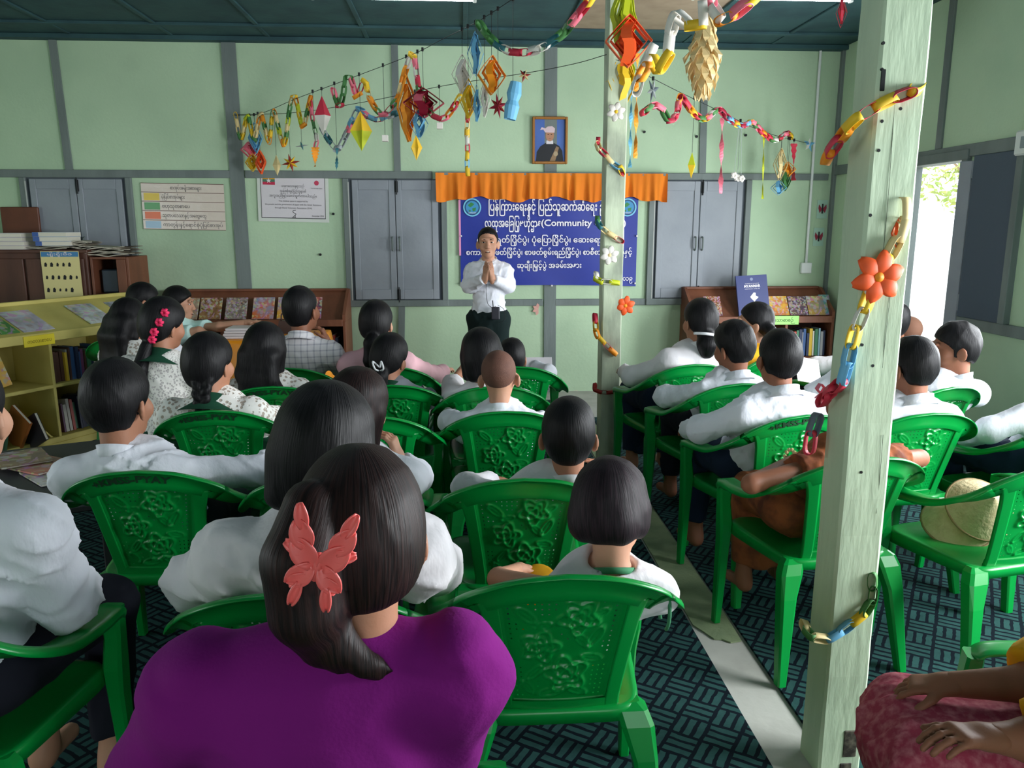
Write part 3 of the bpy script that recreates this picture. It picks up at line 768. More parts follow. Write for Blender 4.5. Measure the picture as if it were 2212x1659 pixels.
# right wall with the door opening and two windows nearer than the picture shows
wr = empty('wall_right'); struct(wr, 'mint green right wall with grey timber framing and doorway')
DY0, DY1, DZ = 5.42, 6.16, 2.02
def rseg(y0, y1, z0, z1): MB().box(XR, XR + .12, y0, y1, z0, z1).out('plaster', PLASTER, wr)
rseg(DY1, WY + .1, -.05, ZC + .3); rseg(DY0, DY1, DZ, ZC + .3); rseg(WR[1][1], DY0, -.05, ZC + .3)
rseg(WR[0][1], WR[1][0], -.05, ZC + .3); rseg(YB - .1, WR[0][0], -.05, ZC + .3)
for a, b in WR: rseg(a, b, -.05, .93); rseg(a, b, 2.05, ZC + .3)
def rt(y0, y1, z0, z1, d=.022, m=None): return MB().cbox(XR - d, XR + .01, y0, y1, z0, z1, .004).out('timber', m or TIMBER, wr)
rt(YB, WY, 2.03, 2.115); rt(YB, DY0, .87, .945); rt(5.72, 5.79, 2.115, ZC, .018); rt(3.9, 3.97, 2.115, ZC, .018)
rt(WY - .05, WY, 0, ZC, .027)
d1 = empty('door_1'); struct(d1, 'open grey timber doorway to the bright yard')
for a in (DY0 - .052, DY1 - .008): MB().cbox(XR - .035, XR + .125, a, a + .06, 0, DZ + .05, .005).out('jamb', TIMBER, d1)
MB().cbox(XR - .037, XR + .127, DY0 - .055, DY1 + .055, DZ - .008, DZ + .062, .005).out('head', TIMBER, d1)
lf = empty('door_leaf', (XR - .05, DY0 - .02, 0), R(-155)); lf.parent = d1; lf.name = 'leaf'
def leafpart(n, y0, y1, z0, z1, t=.018, m=SHUT): MB().cbox(-t, t, y0, y1, z0, z1, .004).out(n, m, lf)
# leaf lies along its own +y axis
for a, b in ((0, .09), (.60, .69)): leafpart('stile', a, b, .02, 2.0)
for a, b in ((.02, .16), (.98, 1.10), (1.88, 2.0)): leafpart('rail', .09, .60, a, b)
for a, b in ((.16, .98), (1.10, 1.88)): leafpart('panel', .085, .605, a, b, .009)
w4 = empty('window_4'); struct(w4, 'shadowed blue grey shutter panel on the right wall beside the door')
MB().cbox(XR - .03, XR + .005, 4.86, 5.30, .945, 2.03, .004).out('shutter', mat('shaded_blue_grey_shutter', (74, 86, 100), .6, .35, bump=(20, .2)), w4)  # blue grey shutter, its shadow put into a darker base colour
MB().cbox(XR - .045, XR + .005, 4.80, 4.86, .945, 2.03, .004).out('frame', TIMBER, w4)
bx = thing('junction_box', 'small white electrical box on the beam at the right edge', 'box')
MB().cbox(XR - .07, XR - .022, 4.62, 4.86, 1.99, 2.14, .01).out('case', mat('white_plastic', (214, 220, 218), .4, .5), bx); MB().cbox(XR - .076, XR - .068, 4.67, 4.80, 2.03, 2.10, .003).out('cover', mat('grey_plastic', (130, 145, 150), .4), bx)
# left and rear walls (outside the picture)
wl = empty('wall_left'); struct(wl, 'mint green left wall with windows')
def lseg(y0, y1, z0, z1): MB().box(XL - .12, XL, y0, y1, z0, z1).out('plaster', PLASTER, wl)
ys = [YB - .1] + [q for a in WL for q in a] + [WY + .1]
for i in range(0, len(ys), 2): lseg(ys[i], ys[i + 1], -.05, ZC + .3)
for a, b in WL: lseg(a, b, -.05, .93); lseg(a, b, 2.05, ZC + .3)
wr2 = empty('wall_rear'); struct(wr2, 'mint green rear wall behind the photographer')
for x0, x1, z0, z1 in ((XL, -.95, -.05, ZC + .3), (2.15, XR, -.05, ZC + .3), (-.95, 2.15, 2.25, ZC + .3), (-.95, 2.15, -.05, .55)): MB().box(x0, x1, YB - .12, YB, z0, z1).out('plaster', PLASTER, wr2)
# ceiling sheets with battens
ce = empty('ceiling'); struct(ce, 'dark teal sheet ceiling with seams running to the front wall')
seams = [XL, -4.1, -3.27, -2.43, -1.62, -.78, .06, .9, 2.0, 2.8, XR + .1]
for i in range(len(seams) - 1):
    for (a, b) in ((YB, -.6), (-.6, 2.0), (2.0, 4.6), (4.6, 6.92), (6.94, WY)):
        tan_ = abs(seams[i] - .9) < .01 and a == 4.6
        MB().cbox(seams[i] + .004, seams[i + 1] - .004, a, b, ZC + (.004 if a > 6.9 else .012), ZC + .03, .003).out('sheet', TAN if tan_ else CEIL, ce)
for x in seams[1:-1]: MB().cbox(x - .018, x + .018, YB, WY - .1, ZC - .004, ZC + .012, .003).out('batten', CEIL, ce)
MB().cbox(XL, XR, 6.90, 6.96, ZC - .012, ZC + .012, .003).out('batten', CEIL, ce)
MB().box(XL - .2, XR + .2, YB - .2, WY + .2, ZC + .03, ZC + .10).out('deck', CEIL, ce)
# fluorescent battens; the one over the left rows is unseen, added to brighten them
TUBE = mat('lit_tube', (255, 255, 255), .4, emis=((240, 247, 255), 20.0)); WHITE = mat('white_enamel', (226, 230, 228), .4, .5)
for k, (x0, x1, y, lab) in enumerate(((1.58, 2.72, 5.66, 'lit fluorescent tube on the ceiling left of the big green post'), (-1.0, .14, 5.82, 'lit fluorescent tube on the ceiling above the middle rows'), (-2.3, -1.16, 2.6, 'added unseen fluorescent tube brightening the left rows'))):
    t = thing('tube_light', lab, 'lamp', ((x0 + x1) / 2, y, ZC), 0)
    w = (x1 - x0) / 2
    MB().cbox(-w, w, -.03, .03, -.045, -.004, .006).out('housing', WHITE, t); MB().tube([(-w + .03, 0, -.065), (w - .03, 0, -.065)], .014, 10).out('tube', TUBE, t, True)
    for s in (-1, 1): MB().cbox(s * (w - .02) - .012, s * (w - .02) + .012, -.02, .02, -.085, -.045, .004).out('holder', WHITE, t)

# posts in the room
POST = mat('pale_green_paint', (186, 204, 176), .6, .35, var=(8, .5, (160, 182, 156), (1, 1, .25)), bump=(30, .35, (1, 1, .2)))
POST2 = mat('flaking_green_paint', (186, 198, 172), .6, .35, var=(7, .8, (128, 136, 122), (1, 1, .5)), bump=(24, .4, (1, 1, .2)))
PX1, PY1, PW = 1.075, 1.95, .124
def post(x, y, w, m, lab, seed):
    rnd = random.Random(seed); n = 30; v = []; f = []
    for i in range(n + 1):
        z = ZC * i / n; b = .007
        j = [rnd.uniform(-.0022, .0022) for _ in range(8)]
        h = w / 2
        for q, (px_, py_) in enumerate(((-h + b, -h), (h - b, -h), (h, -h + b), (h, h - b), (h - b, h), (-h + b, h), (-h, h - b), (-h, -h + b))):
            v.append((x + px_ + (j[q] if px_ in (h, -h) else 0), y + h + py_ + (j[q] if abs(py_) == h else 0), z))
    for i in range(n):
        for k in range(8): k2 = (k + 1) % 8; f.append((i * 8 + k, i * 8 + k2, (i + 1) * 8 + k2, (i + 1) * 8 + k))
    p = tag(empty('post'), lab, 'post'); obj('shaft', v, f, m, p, False); return p
p1 = post(PX1, PY1, PW, POST, 'thick pale green square timber post in the right foreground', 3)
p2 = post(.957, 4.94, .128, POST2, 'pale green timber post with flaking paint before the banner', 5)
# iron plate let into the foot of the near post, nail holes and cracks
MB().cbox(PX1 + .005, PX1 + .045, PY1 - .003, PY1 + .002, .06, .145, .002).out('plate', mat('rusty_black', (44, 40, 34), .7, var=(50, .8, (110, 104, 90))), p1)
MB().cbox(PX1 + .0, PX1 + .035, PY1 - .003, PY1 + .002, -.0, .04, .002).out('plate', MATS['rusty_black'], p1)
CRK = mat('dark_crack', (70, 78, 66), .9)
for k, (a, zs_) in enumerate(((.02, (1.2, 1.3, 1.52)), (-.012, (1.5, 1.55, 1.75, 1.9)), (.035, (.8, .8, 1.02)))):
    MB().tube([(PX1 + a + .003 * math.sin(9 * z), PY1 - .0005, z) for z in np.linspace(zs_[0], zs_[-1], 14)], .0006, 4).out('crack', CRK, p1)
for q in ((1908, 93), (1905, 150), (1905, 262), (1880, 465), (1945, 235), (1898, 325), (1860, 1020), (1885, 790), (1862, 745)):
    c = at_y(q[0], q[1], PY1); MB().tube([(c.x, PY1 - .0015, c.z), (c.x, PY1 + .003, c.z)], .0042, 8).out('nail_hole', IRON, p1)
c = at_y(1906, 178, PY1); MB().cbox(c.x - .006, c.x + .006, PY1 - .003, PY1, c.z - .02, c.z + .03, .002).out('splinter', IRON, p1)
# conduit pipe on the front wall with a switch box
cp = thing('conduit', 'white electrical conduit running down the front wall to a socket', 'conduit')
a = at_y(1797, 93, WY - .02); b_ = at_y(1773, 107, WY - .02); c_ = at_y(1741, 572, WY - .02)
MB().tube(catmull([a, b_ + Vector((.01, 0, .0)), b_ + Vector((0, 0, -.03)), lerp(np.array(b_), np.array(c_), .5).tolist(), c_], 4), .013, 8).out('pipe', WHITE, cp, True)
MB().cbox(c_.x - .05, c_.x + .05, WY - .045, WY, c_.z - .08, c_.z + .02, .006).out('socket', WHITE, cp)

# outside the door: pale yard, low wall and a tree
struct(MB().box(XR + .12, 40, -6, 40, -.25, -.10).out('ground_yard', mat('pale_sand', (232, 226, 212), .9, var=(3, .4, (205, 198, 180)))), 'pale sunlit ground outside the door')
yw = thing('garden_wall', 'low whitewashed wall beyond the open doorway', 'wall', (10.0, 17.5, -.1), R(-35))
MB().cbox(-9, 9, 0, .2, 0, 1.55, .01).out('wall_face', mat('whitewash', (236, 238, 236), .8), yw); MB().cbox(-9, 9, -.04, .24, 1.55, 1.66, .01).out('coping', mat('pale_blue_cap', (196, 214, 214), .8), yw)
tr = thing('tree', 'pale green leafy tree seen through the doorway', 'tree', (15.0, 22.5, -.1))
MB().tube(catmull([(0, 0, 0), (.1, 0, 1.5), (-.1, .1, 3.0), (.2, 0, 4.6)], 5), [.16] * 6 + [.12] * 5 + [.06] * 5, 8).out('trunk', mat('bark', (150, 130, 105), .9), tr)
rnd = random.Random(8); lv = MB()
for k in range(1500):
    th = rnd.uniform(0, 6.28); u = rnd.uniform(-1, 1); rr = 2.3 * rnd.random() ** .5
    p = Vector((rr * math.cos(th) * math.sqrt(1 - u * u), rr * math.sin(th) * math.sqrt(1 - u * u), 3.6 + 1.7 * u * rr / 2.3))
    a = Vector((rnd.gauss(0, 1), rnd.gauss(0, 1), rnd.gauss(0, 1))).normalized(); b = a.orthogonal().normalized()
    s = rnd.uniform(.09, .16); lv.add([p - a * s, p + b * s * .45, p + a * s, p - b * s * .45], [(0, 1, 2, 3)])
o = lv.out('foliage', mat('pale_leaf', (150, 172, 92), .7, var=(2, .6, (196, 178, 110))), tr); o['kind'] = 'stuff'
for k in range(5):
    a = rnd.uniform(0, 6.28); MB().tube(catmull([(0, 0, 2.4 + .3 * k), (.6 * math.cos(a), .6 * math.sin(a), 3.2 + .2 * k), (1.5 * math.cos(a), 1.5 * math.sin(a), 3.9 + .2 * k)], 4), [.05, .04, .04, .03, .03, .03, .02, .02, .01], 6).out('branch', MATS['bark'], tr)

# ================================================================ green plastic armchairs
def green():
    m = mat('green_plastic', (0, 142, 58), .30, .5, var=(4, .25, (0, 120, 44))); b = m.node_tree.nodes['Principled BSDF']
    b.inputs['Subsurface Weight'].default_value = .12; b.inputs['Subsurface Radius'].default_value = (.002, .02, .005)
    return m
GRN = green()
INK = mat('dark_green_ink', (2, 52, 24), .6)
RIMC = [((0, -.275, .783), (0, -.15, 1)), ((.10, -.268, .773), (.12, -.2, 1)), ((.19, -.236, .738), (.42, -.28, .87)), ((.250, -.172, .685), (.82, -.3, .5)),
        ((.272, -.07, .642), (1, -.05, .16)), ((.278, .05, .626), (1, 0, .03)), ((.272, .15, .617), (1, 0, -.05)), ((.262, .19, .600), (1, -.1, -.1))]
_pp = catmull([q[0] for q in RIMC], 6); _ww = [w.normalized() for w in catmull([q[1] for q in RIMC], 6)]
NR = len(_pp) - 1
def rim_frame(i):
    """i in -NR..NR; negative is the chair's left side"""
    k = abs(i); p, w = _pp[k].copy(), _ww[k].copy()
    t = (_pp[min(k + 1, NR)] - _pp[max(k - 1, 0)]).normalized()
    if k == 0: t = Vector((1, 0, 0))
    n = w.cross(t).normalized(); w = t.cross(n).normalized() * (1 if t.cross(n).dot(w) > 0 else -1)
    if i < 0: p.x *= -1; w.x *= -1; n.x *= -1; t.x *= -1
    return p, w, n, t
def rim_sweep(i0, i1):
    wd = .068; prof = [(-.5, -.002), (-.46, .003), (-.2, .005), (.2, .005), (.46, .003), (.53, -.003), (.55, -.012), (.53, -.022), (.47, -.021), (.46, -.009), (.2, -.003), (-.2, -.003), (-.46, -.005)]
    v = []; f = []; n = len(prof)
    for i in range(i0, i1 + 1):
        p, w, nn, t = rim_frame(i)
        for a, b in prof: v.append(p + w * a * wd + nn * b)
    for r in range(i1 - i0):
        for k in range(n):
            k2 = (k + 1) % n; f.append((r * n + k, (r + 1) * n + k, (r + 1) * n + k2, r * n + k2))
    f.append(tuple(range(n))); f.append(tuple((i1 - i0) * n + k for k in range(n - 1, -1, -1)))
    return v, f
def backy(x, z): return -.273 + (.785 - z) * .27 + .72 * x * x
def rosette(x, z, cx, cz, r, ph=0.0):
    dx, dz = x - cx, z - cz; ro = np.sqrt(dx * dx + dz * dz); th = np.arctan2(dz, dx) + ph; o = 0
    for q, (fr, n) in enumerate(((1.0, 5), (.62, 4), (.3, 3))):
        d = r * fr * (.82 + .18 * np.cos(n * th + q)); o = o + np.exp(-((ro - d) / (.0052)) ** 2) * .0064
    return np.where(ro < r * 1.3, o, 0)
def leaf(x, z, cx, cz, ln, an):
    c, s = math.cos(an), math.sin(an); u = (x - cx) * c + (z - cz) * s; w = -(x - cx) * s + (z - cz) * c
    e = np.sqrt((u / ln) ** 2 + (w / (ln * .38)) ** 2); return np.exp(-((e - 1) / .16) ** 2) * .0045 + np.where(e < 1, np.exp(-(w / .002) ** 2) * .003, 0)
def panel_mesh():
    nu, nv = 76, 88; hw = lambda z: .112 + (.152 - .112) * ((z - .445) / .31) ** 1.15
    zz = np.linspace(.445, .755, nv + 1); v = []; idx = {}
    Z = np.repeat(zz[:, None], nu + 1, 1); X = np.linspace(-1, 1, nu + 1)[None, :] * np.array([hw(z) for z in zz])[:, None]
    Hh = np.zeros_like(Z)
    for a in ((.035, .695, .050, .4), (-.05, .612, .046, 1.2), (.012, .530, .054, 2.0)): Hh += rosette(X, Z, *a)
    for a in ((.075, .635, .032, 1.0), (.045, .628, .026, 2.3), (-.085, .70, .03, -.7), (-.045, .672, .022, .3), (.07, .575, .026, -.2), (-.06, .535, .026, .9), (-.02, .475, .03, .25), (.04, .478, .026, 2.7), (.085, .70, .022, .6), (-.075, .49, .022, 2.2)): Hh += leaf(X, Z, *a)
    cover = Hh > .0012
    edge = (np.abs(np.linspace(-1, 1, nu + 1))[None, :] > .965) | (Z > .749) | (Z < .452)
    Hh = np.where(edge, .005, Hh)
    Y = -.273 + (.785 - Z) * .27 + .72 * X * X - Hh + .006
    v = np.stack([X, Y, Z], -1).reshape(-1, 3).tolist(); f = []
    for j in range(nv):
        for i in range(nu):
            hole = (i % 4 == 1 and j % 4 == 1 and 3 < i < nu - 4 and 4 < j < nv - 4 and (j > nv * .60 or i > nu * .78 or (j < nv * .34 and i < nu * .3)))
            if hole and not cover[max(j - 2, 0):j + 4, max(i - 2, 0):i + 4].any(): continue
            a = j * (nu + 1) + i; f.append((a, a + 1, a + nu + 2, a + nu + 1))
    return mesh('back_panel', v, f, GRN, True)
_rx = [p.x for p in _pp[:16]]; _rz = [p.z for p in _pp[:16]]
def zcap(x, z): return min(z, float(np.interp(abs(x), _rx, _rz)) - .004)
def strip_solid(cols, th):
    """ribbon on the back's curved surface: cols = rows of x positions at z; extruded by th to the front"""
    v = []; f = []; n = len(cols[0][1])
    for z, xs in cols:
        for q_ in (0, th):
            for x in xs: zz = zcap(x, z); v.append((x, backy(x, zz) - .004 + q_, zz))
    m = 2 * n
    for r in range(len(cols) - 1):
        for k in range(n - 1):
            f.append((r * m + k, r * m + k + 1, (r + 1) * m + k + 1, (r + 1) * m + k))
            f.append((r * m + n + k, (r + 1) * m + n + k, (r + 1) * m + n + k + 1, r * m + n + k + 1))
        for k in (0, n - 1):
            q = (r * m + k, (r + 1) * m + k, (r + 1) * m + n + k, r * m + n + k); f.append(q if k == 0 else q[::-1])
    return v, f
def frame_mesh():
    b = MB(); v, f = rim_sweep(-15, 15); b.add(v, f)
    hw = lambda z: .112 + (.152 - .112) * ((z - .445) / .31) ** 1.15
    for s in (-1, 1):
        cols = []
        for z in np.linspace(.425, .775, 15):
            t = (z - .425) / .35; a = hw(max(z, .445)) - .001; wdt = .034 + .004 * t + .075 * max(0, t - .72) ** 1.5 * 2
            xs = [s * (a + wdt * q) for q in (0, .12, .5, .88, 1)]
            cols.append((z, xs if s > 0 else xs[::-1]))
        v, f = strip_solid(cols, .012); b.add(v, f)
    cols = [(z, np.linspace(-.158, .158, 13).tolist()) for z in (.748, .765, .782)]; v, f = strip_solid(cols, .010); b.add(v, f)
    cols = [(z, np.linspace(-.146, .146, 13).tolist()) for z in (.418, .436, .452)]; v, f = strip_solid(cols, .014); b.add(v, f)
    return b.me('backrest', GRN, True)
def seat_mesh():
    b = MB(); n = 40; rings = []
    def sq(r, z, ox=0):
        o = []
        for k in range(n):
            a = 2 * math.pi * k / n; c, s = math.cos(a), math.sin(a); p = .28
            x = math.copysign(abs(c) ** p, c) * .215 * r; y = math.copysign(abs(s) ** p, s) * .20 * r + .015
            o.append((x * (1 + .10 * (y / .2)), y, z + (.006 * (y / .2) if z > .4 else 0)))
        return o
    rs = [(.05, .424), (.5, .424), (.82, .428), (.95, .434), (1.0, .432), (1.015, .424), (1.015, .392), (.99, .392), (.98, .415)]
    v = [p for r, z in rs for p in sq(r, z)]; f = []
    for i in range(len(rs) - 1):
        for k in range(n): k2 = (k + 1) % n; f.append((i * n + k, i * n + k2, (i + 1) * n + k2, (i + 1) * n + k))
    f.append(tuple(range(n - 1, -1, -1))); b.add(v, f); return b.me('seat', GRN, True)
def leg_mesh(secs):
    """secs: (centre, half width x, half depth y) from top to bottom, open channel closed by thin walls"""
    v = []; f = []; b = .3
    for (c, hx, hy) in secs:
        for (sx_, sy_) in ((-1 + b, -1), (1 - b, -1), (1, -1 + b), (1, 1 - b), (1 - b, 1), (-1 + b, 1), (-1, 1 - b), (-1, -1 + b)): v.append((c[0] + sx_ * hx, c[1] + sy_ * hy, c[2]))
    for i in range(len(secs) - 1):
        for k in range(8): k2 = (k + 1) % 8; f.append((i * 8 + k, (i + 1) * 8 + k, (i + 1) * 8 + k2, i * 8 + k2))
    f.append(tuple(range(8))); f.append(tuple(range(len(secs) * 8 - 1, len(secs) * 8 - 9, -1)))
    return v, f
CH = {}
CH['back_panel'] = panel_mesh(); CH['backrest'] = frame_mesh(); CH['seat'] = seat_mesh()
for s in (-1, 1):
    v, f = rim_sweep(14, NR) if s > 0 else rim_sweep(-NR, -14); CH['arm%d' % s] = mesh('arm', v, f, GRN, True)
    v, f = leg_mesh([((s * .262, .185, .606), .028, .018), ((s * .262, .190, .52), .022, .022), ((s * .252, .195, .43), .026, .026), ((s * .248, .205, .36), .022, .026), ((s * .25, .225, .0), .014, .017)]); CH['front%d' % s] = mesh('leg', v, f, GRN, False)
    v, f = leg_mesh([((s * .172, -.150, .428), .026, .016), ((s * .178, -.160, .415), .038, .024), ((s * .190, -.172, .38), .040, .026), ((s * .207, -.190, .30), .030, .025), ((s * .235, -.235, .0), .016, .018)]); CH['rear%d' % s] = mesh('leg', v, f, GRN, False)
TXT = text_mesh('lettering', '+KMSS-PYAY', .034, INK, bold=.0012)
def letter_mesh(me):
    a = np.zeros(len(me.vertices) * 3, np.float32); me.vertices.foreach_get('co', a); a = a.reshape(-1, 3)
    pos = [rim_frame(i) for i in range(-15, 16)]
    arc = [0.0]
    for i in range(1, len(pos)): arc.append(arc[-1] + (pos[i][0] - pos[i - 1][0]).length)
    mid = arc[15]; o = np.zeros_like(a)
    for k, (x, y, z) in enumerate(a):
        s = x * 1.25 + mid - .03; j = min(max(int(np.searchsorted(arc, s)) - 1, 0), len(arc) - 2); t = (s - arc[j]) / (arc[j + 1] - arc[j])
        p, w, n = [pos[j][q].lerp(pos[j + 1][q], t) for q in range(3)]
        o[k] = p + w * (y * .95 + .004) - n * .0062
    me.vertices.foreach_set('co', o.ravel()); me.update(); return me
TXT = letter_mesh(TXT)
CHAIRG = 'green plastic armchairs set out in rows'
def chair(px_, py_, label, yaw=0, text=False, xy=None):
    """px_, py_: top of its backrest in the photograph"""
    p = at_z(px_, py_, .817) if xy is None else Vector((xy[0], xy[1], 0))
    a = R(yaw); off = Matrix.Rotation(a, 3, 'Z') @ Vector((0, -.275, 0))
    c = Vector((p.x - off.x, p.y - off.y, .0105))
    E = thing('plastic_armchair', label, 'chair', c, a, CHAIRG)
    inst('backrest', CH['backrest'], E); inst('back_panel', CH['back_panel'], E); inst('seat', CH['seat'], E)
    for s in (-1, 1): inst('arm', CH['arm%d' % s], E); inst('leg', CH['front%d' % s], E); inst('leg', CH['rear%d' % s], E)
    if text: o = inst('lettering', TXT, E); o['label'] = 'hand painted dark lettering KMSS-PYAY'
    return c

# ================================================================ things on the front wall
PAPER = mat('white_card', (222, 216, 220), .35, .5); BLACKP = mat('black_print', (30, 30, 34), .7); GREYP = mat('grey_print', (92, 90, 94), .7)
def flat(name, x0, x1, z0, z1, y, m, parent, d=.0015): return MB().box(x0, x1, y - d, y, z0, z1).out(name, m, parent)
def wtext(name, body, size, m, parent, x, z, y, width=None, bold=0.0, align='CENTER', rz=0): return text_on(name, body, size, m, parent, wall_mtx((x, y, z), 90, rz), width, bold, align)
# blue banner
bn = thing('banner', 'blue banner with white lettering hanging below the orange valance', 'banner')
BLUE = mat('banner_blue', (34, 52, 150), .45, .4, var=(3, .4, (26, 42, 130)))
bv = []; bf = []; nx, nz = 34, 18
for j in range(nz + 1):
    for i in range(nx + 1):
        u, w = i / nx, j / nz; bv.append((.0 + 1.645 * u, WY - .034 + .006 * math.sin(7 * u + 2) * (1 - w) + .004 * math.sin(13 * u + 4 * w), 1.02 + .86 * w + .012 * math.sin(3.1 * u) * (1 - w) - .012 * u * (1 - w)))
for j in range(nz):
    for i in range(nx): a = j * (nx + 1) + i; bf.append((a, a + 1, a + nx + 2, a + nx + 1))
obj('sheet', bv, bf, BLUE, bn, True)
LET = mat('banner_white', (236, 232, 240), .6); BY = WY - .0465
def bt(body, px0, px1, py, size, bold=.0): a, b = at_y(px0, py, BY), at_y(px1, py, BY); o = wtext('lettering', body, size, LET, bn, (a.x + b.x) / 2, a.z, BY, (b - a).length, bold)
bt('ြပန်ြကားေရးနှင့် ြပည်သူ့ဆက်ဆံေရး ဦးစီးဌာန', 1055, 1352, 447, .105, .0022)
bt('လူထုအေြခြပုဗဟိုဌာန', 1047, 1168, 483, .098, .0024); bt('(Community Center)', 1169, 1352, 482, .082, .0016)
bt('ကဗျာရွတ်ြပိုင်ပွဲ၊ ပုံေြပာြပိုင်ပွဲ၊ ေဆးေရာင်ြခယ်', 1030, 1345, 519, .068, .0012)
bt('စကားေြပာဖတ်ြပိုင်ပွဲ၊ စာဖတ်စွမ်းရည်ြပိုင်ပွဲ၊ စာစီစာကုံးြပိုင်ပွဲနှင့်', 1007, 1365, 546, .064, .0012)
bt('ဆုချီးြမှင့်ပွဲ အခမ်းအနား', 1117, 1256, 574, .066, .0012); bt('၂၀၁၉', 1338, 1366, 602, .06, .0008)
PINKB = mat('pink_tape', (226, 150, 190), .7)
MB().box(-.012, .006, WY - .042, WY - .036, 1.30, 1.80).out('edging', PINKB, bn)
def disc(name, c, r, y, m, parent, n=28, r0=0):
    v = [(c[0] + r * math.cos(2 * math.pi * k / n), y, c[1] + r * math.sin(2 * math.pi * k / n)) for k in range(n)]
    if r0:
        v += [(c[0] + r0 * math.cos(2 * math.pi * k / n), y, c[1] + r0 * math.sin(2 * math.pi * k / n)) for k in range(n)]
        return obj(name, v, [(k, (k + 1) % n, n + (k + 1) % n, n + k) for k in range(n)], m, parent)
    return obj(name, v, [tuple(range(n))], m, parent)
for px_ in (1020, 1356):
    c = at_y(px_, 448, BY); c = (c.x, c.z)
    lg = disc('emblem', c, .082, BY, mat('emblem_rim', (120, 196, 226), .5), bn, r0=.070); disc('disc', c, .071, BY + .001, mat('emblem_sea', (24, 70, 120), .5), lg)
    disc('globe', c, .058, BY - .001, mat('emblem_globe', (60, 140, 190), .5), lg)
    for pts in (((-.04, .02), (-.01, .045), (.02, .03), (.0, .01), (-.02, .0)), ((.0, -.01), (.035, .0), (.03, -.03), (.005, -.035)), ((-.035, -.02), (-.012, -.025), (-.02, -.045))):
        obj('land', [(c[0] + a, BY - .0016, c[1] + b) for a, b in pts], [tuple(range(len(pts)))], mat('emblem_land', (50, 130, 70), .5), lg)
    text_on('lettering', 'COMMUNITY', .016, LET, lg, wall_mtx((c[0], BY - .002, c[1] - .05)), .07)
for px_, py_ in ((996, 510), (996, 612), (1192, 617), (1372, 612), (1376, 510)):
    c = at_y(px_, py_, WY - .05); MB().cbox(c.x - .008, c.x + .008, WY - .052, WY - .040, c.z - .008, c.z + .008, .003).out('eyelet', PAPER, bn)
# orange gathered valance
va = thing('valance', 'gathered orange cloth valance across the top of the banner', 'valance')
ORC = mat('orange_cloth', (226, 128, 36), .8, .25, var=(9, .5, (196, 96, 22), (1, 1, .2)), bump=(20, .2, (1, 1, .2)))
vv = []; vf = []; nx, nz = 300, 12; x0, x1 = -.215, 1.90
rnd = random.Random(4); ph = [rnd.uniform(0, 6.28) for _ in range(6)]
for j in range(nz + 1):
    w = j / nz
    for i in range(nx + 1):
        u = i / nx; s = u * 95
        g = .5 * math.sin(s + 1.6 * math.sin(s * .31 + ph[0])) + .3 * math.sin(s * .53 + ph[1] + 2.0 * math.sin(s * .13)) + .2 * math.sin(s * 2.1 + ph[2])
        am = .010 + .034 * w; hem = .018 * math.sin(s * .21 + ph[3]) + .010 * math.sin(s * .6 + ph[4])
        vv.append((x0 + (x1 - x0) * u + .008 * w * math.sin(s * .7 + ph[5]), WY - .085 - am * g, 2.035 - (.232 + hem) * w))
for j in range(nz):
    for i in range(nx): a = j * (nx + 1) + i; vf.append((a, a + nx + 1, a + nx + 2, a + 1))
obj('cloth', vv, vf, ORC, va, True)
MB().cbox(x0, x1, WY - .078, WY - .03, 2.015, 2.045, .004).out('rail', TIMBER, va)
# portrait
po = thing('framed_portrait', 'gold framed portrait of a figure in dark jacket above the valance', 'picture', (.82, WY - .03, 2.325))
GOLD = mat('gilt_wood', (158, 104, 40), .45, .5, bump=(40, .3)); X2, Z2, fw = .16, .205, .022
for nme, bb in (('frame', (-X2, -X2 + fw, -Z2, Z2)), ('frame', (X2 - fw, X2, -Z2, Z2)), ('frame', (-X2 + fw, X2 - fw, Z2 - fw, Z2)), ('frame', (-X2 + fw, X2 - fw, -Z2, -Z2 + fw))):
    MB().cbox(bb[0], bb[1], -.015, .03, bb[2], bb[3], .005).out(nme, GOLD, po)
pc = flat('picture', -X2 + fw, X2 - fw, -Z2 + fw, Z2 - fw, .012, mat('portrait_blue', (78, 110, 182), .35, var=(4, .5, (60, 88, 160))), po)
def shp(n, pts, y, m): return obj(n, [(a, y, b) for a, b in pts], [tuple(range(len(pts)))], m, pc)
def oval(cx, cz, rx, rz, n=22): return [(cx + rx * math.cos(2 * math.pi * k / n), cz + rz * math.sin(2 * math.pi * k / n)) for k in range(n)]
shp('jacket', [(-.125, -.18), (.125, -.18), (.115, -.09), (.085, -.045), (.035, -.02), (-.035, -.02), (-.085, -.05), (-.118, -.10)], .0095, mat('portrait_black', (28, 30, 36), .5))
shp('sash', [(.0, -.18), (.05, -.18), (.085, -.06), (.06, -.05)], .009, mat('portrait_sash', (140, 112, 82), .5)); shp('badge', oval(.055, -.115, .02, .022), .0085, mat('portrait_badge', (170, 150, 120), .5))
shp('collar', [(-.032, -.03), (.032, -.03), (.03, .0), (-.03, .0)], .0088, PAPER); shp('face', oval(.0, .045, .038, .052), .008, mat('portrait_skin', (176, 128, 100), .5))
shp('headwrap', [(-.042, .07), (.042, .068), (.046, .105), (.02, .125), (-.02, .122), (-.04, .105), (-.075, .115), (-.09, .09), (-.06, .095)], .0075, mat('portrait_wrap', (214, 190, 196), .5))
for s in (-1, 1): shp('eye', oval(s * .015, .053, .007, .003, 10), .0072, EYEB)
shp('mouth', oval(0, .018, .012, .003, 10), .0072, LIP)
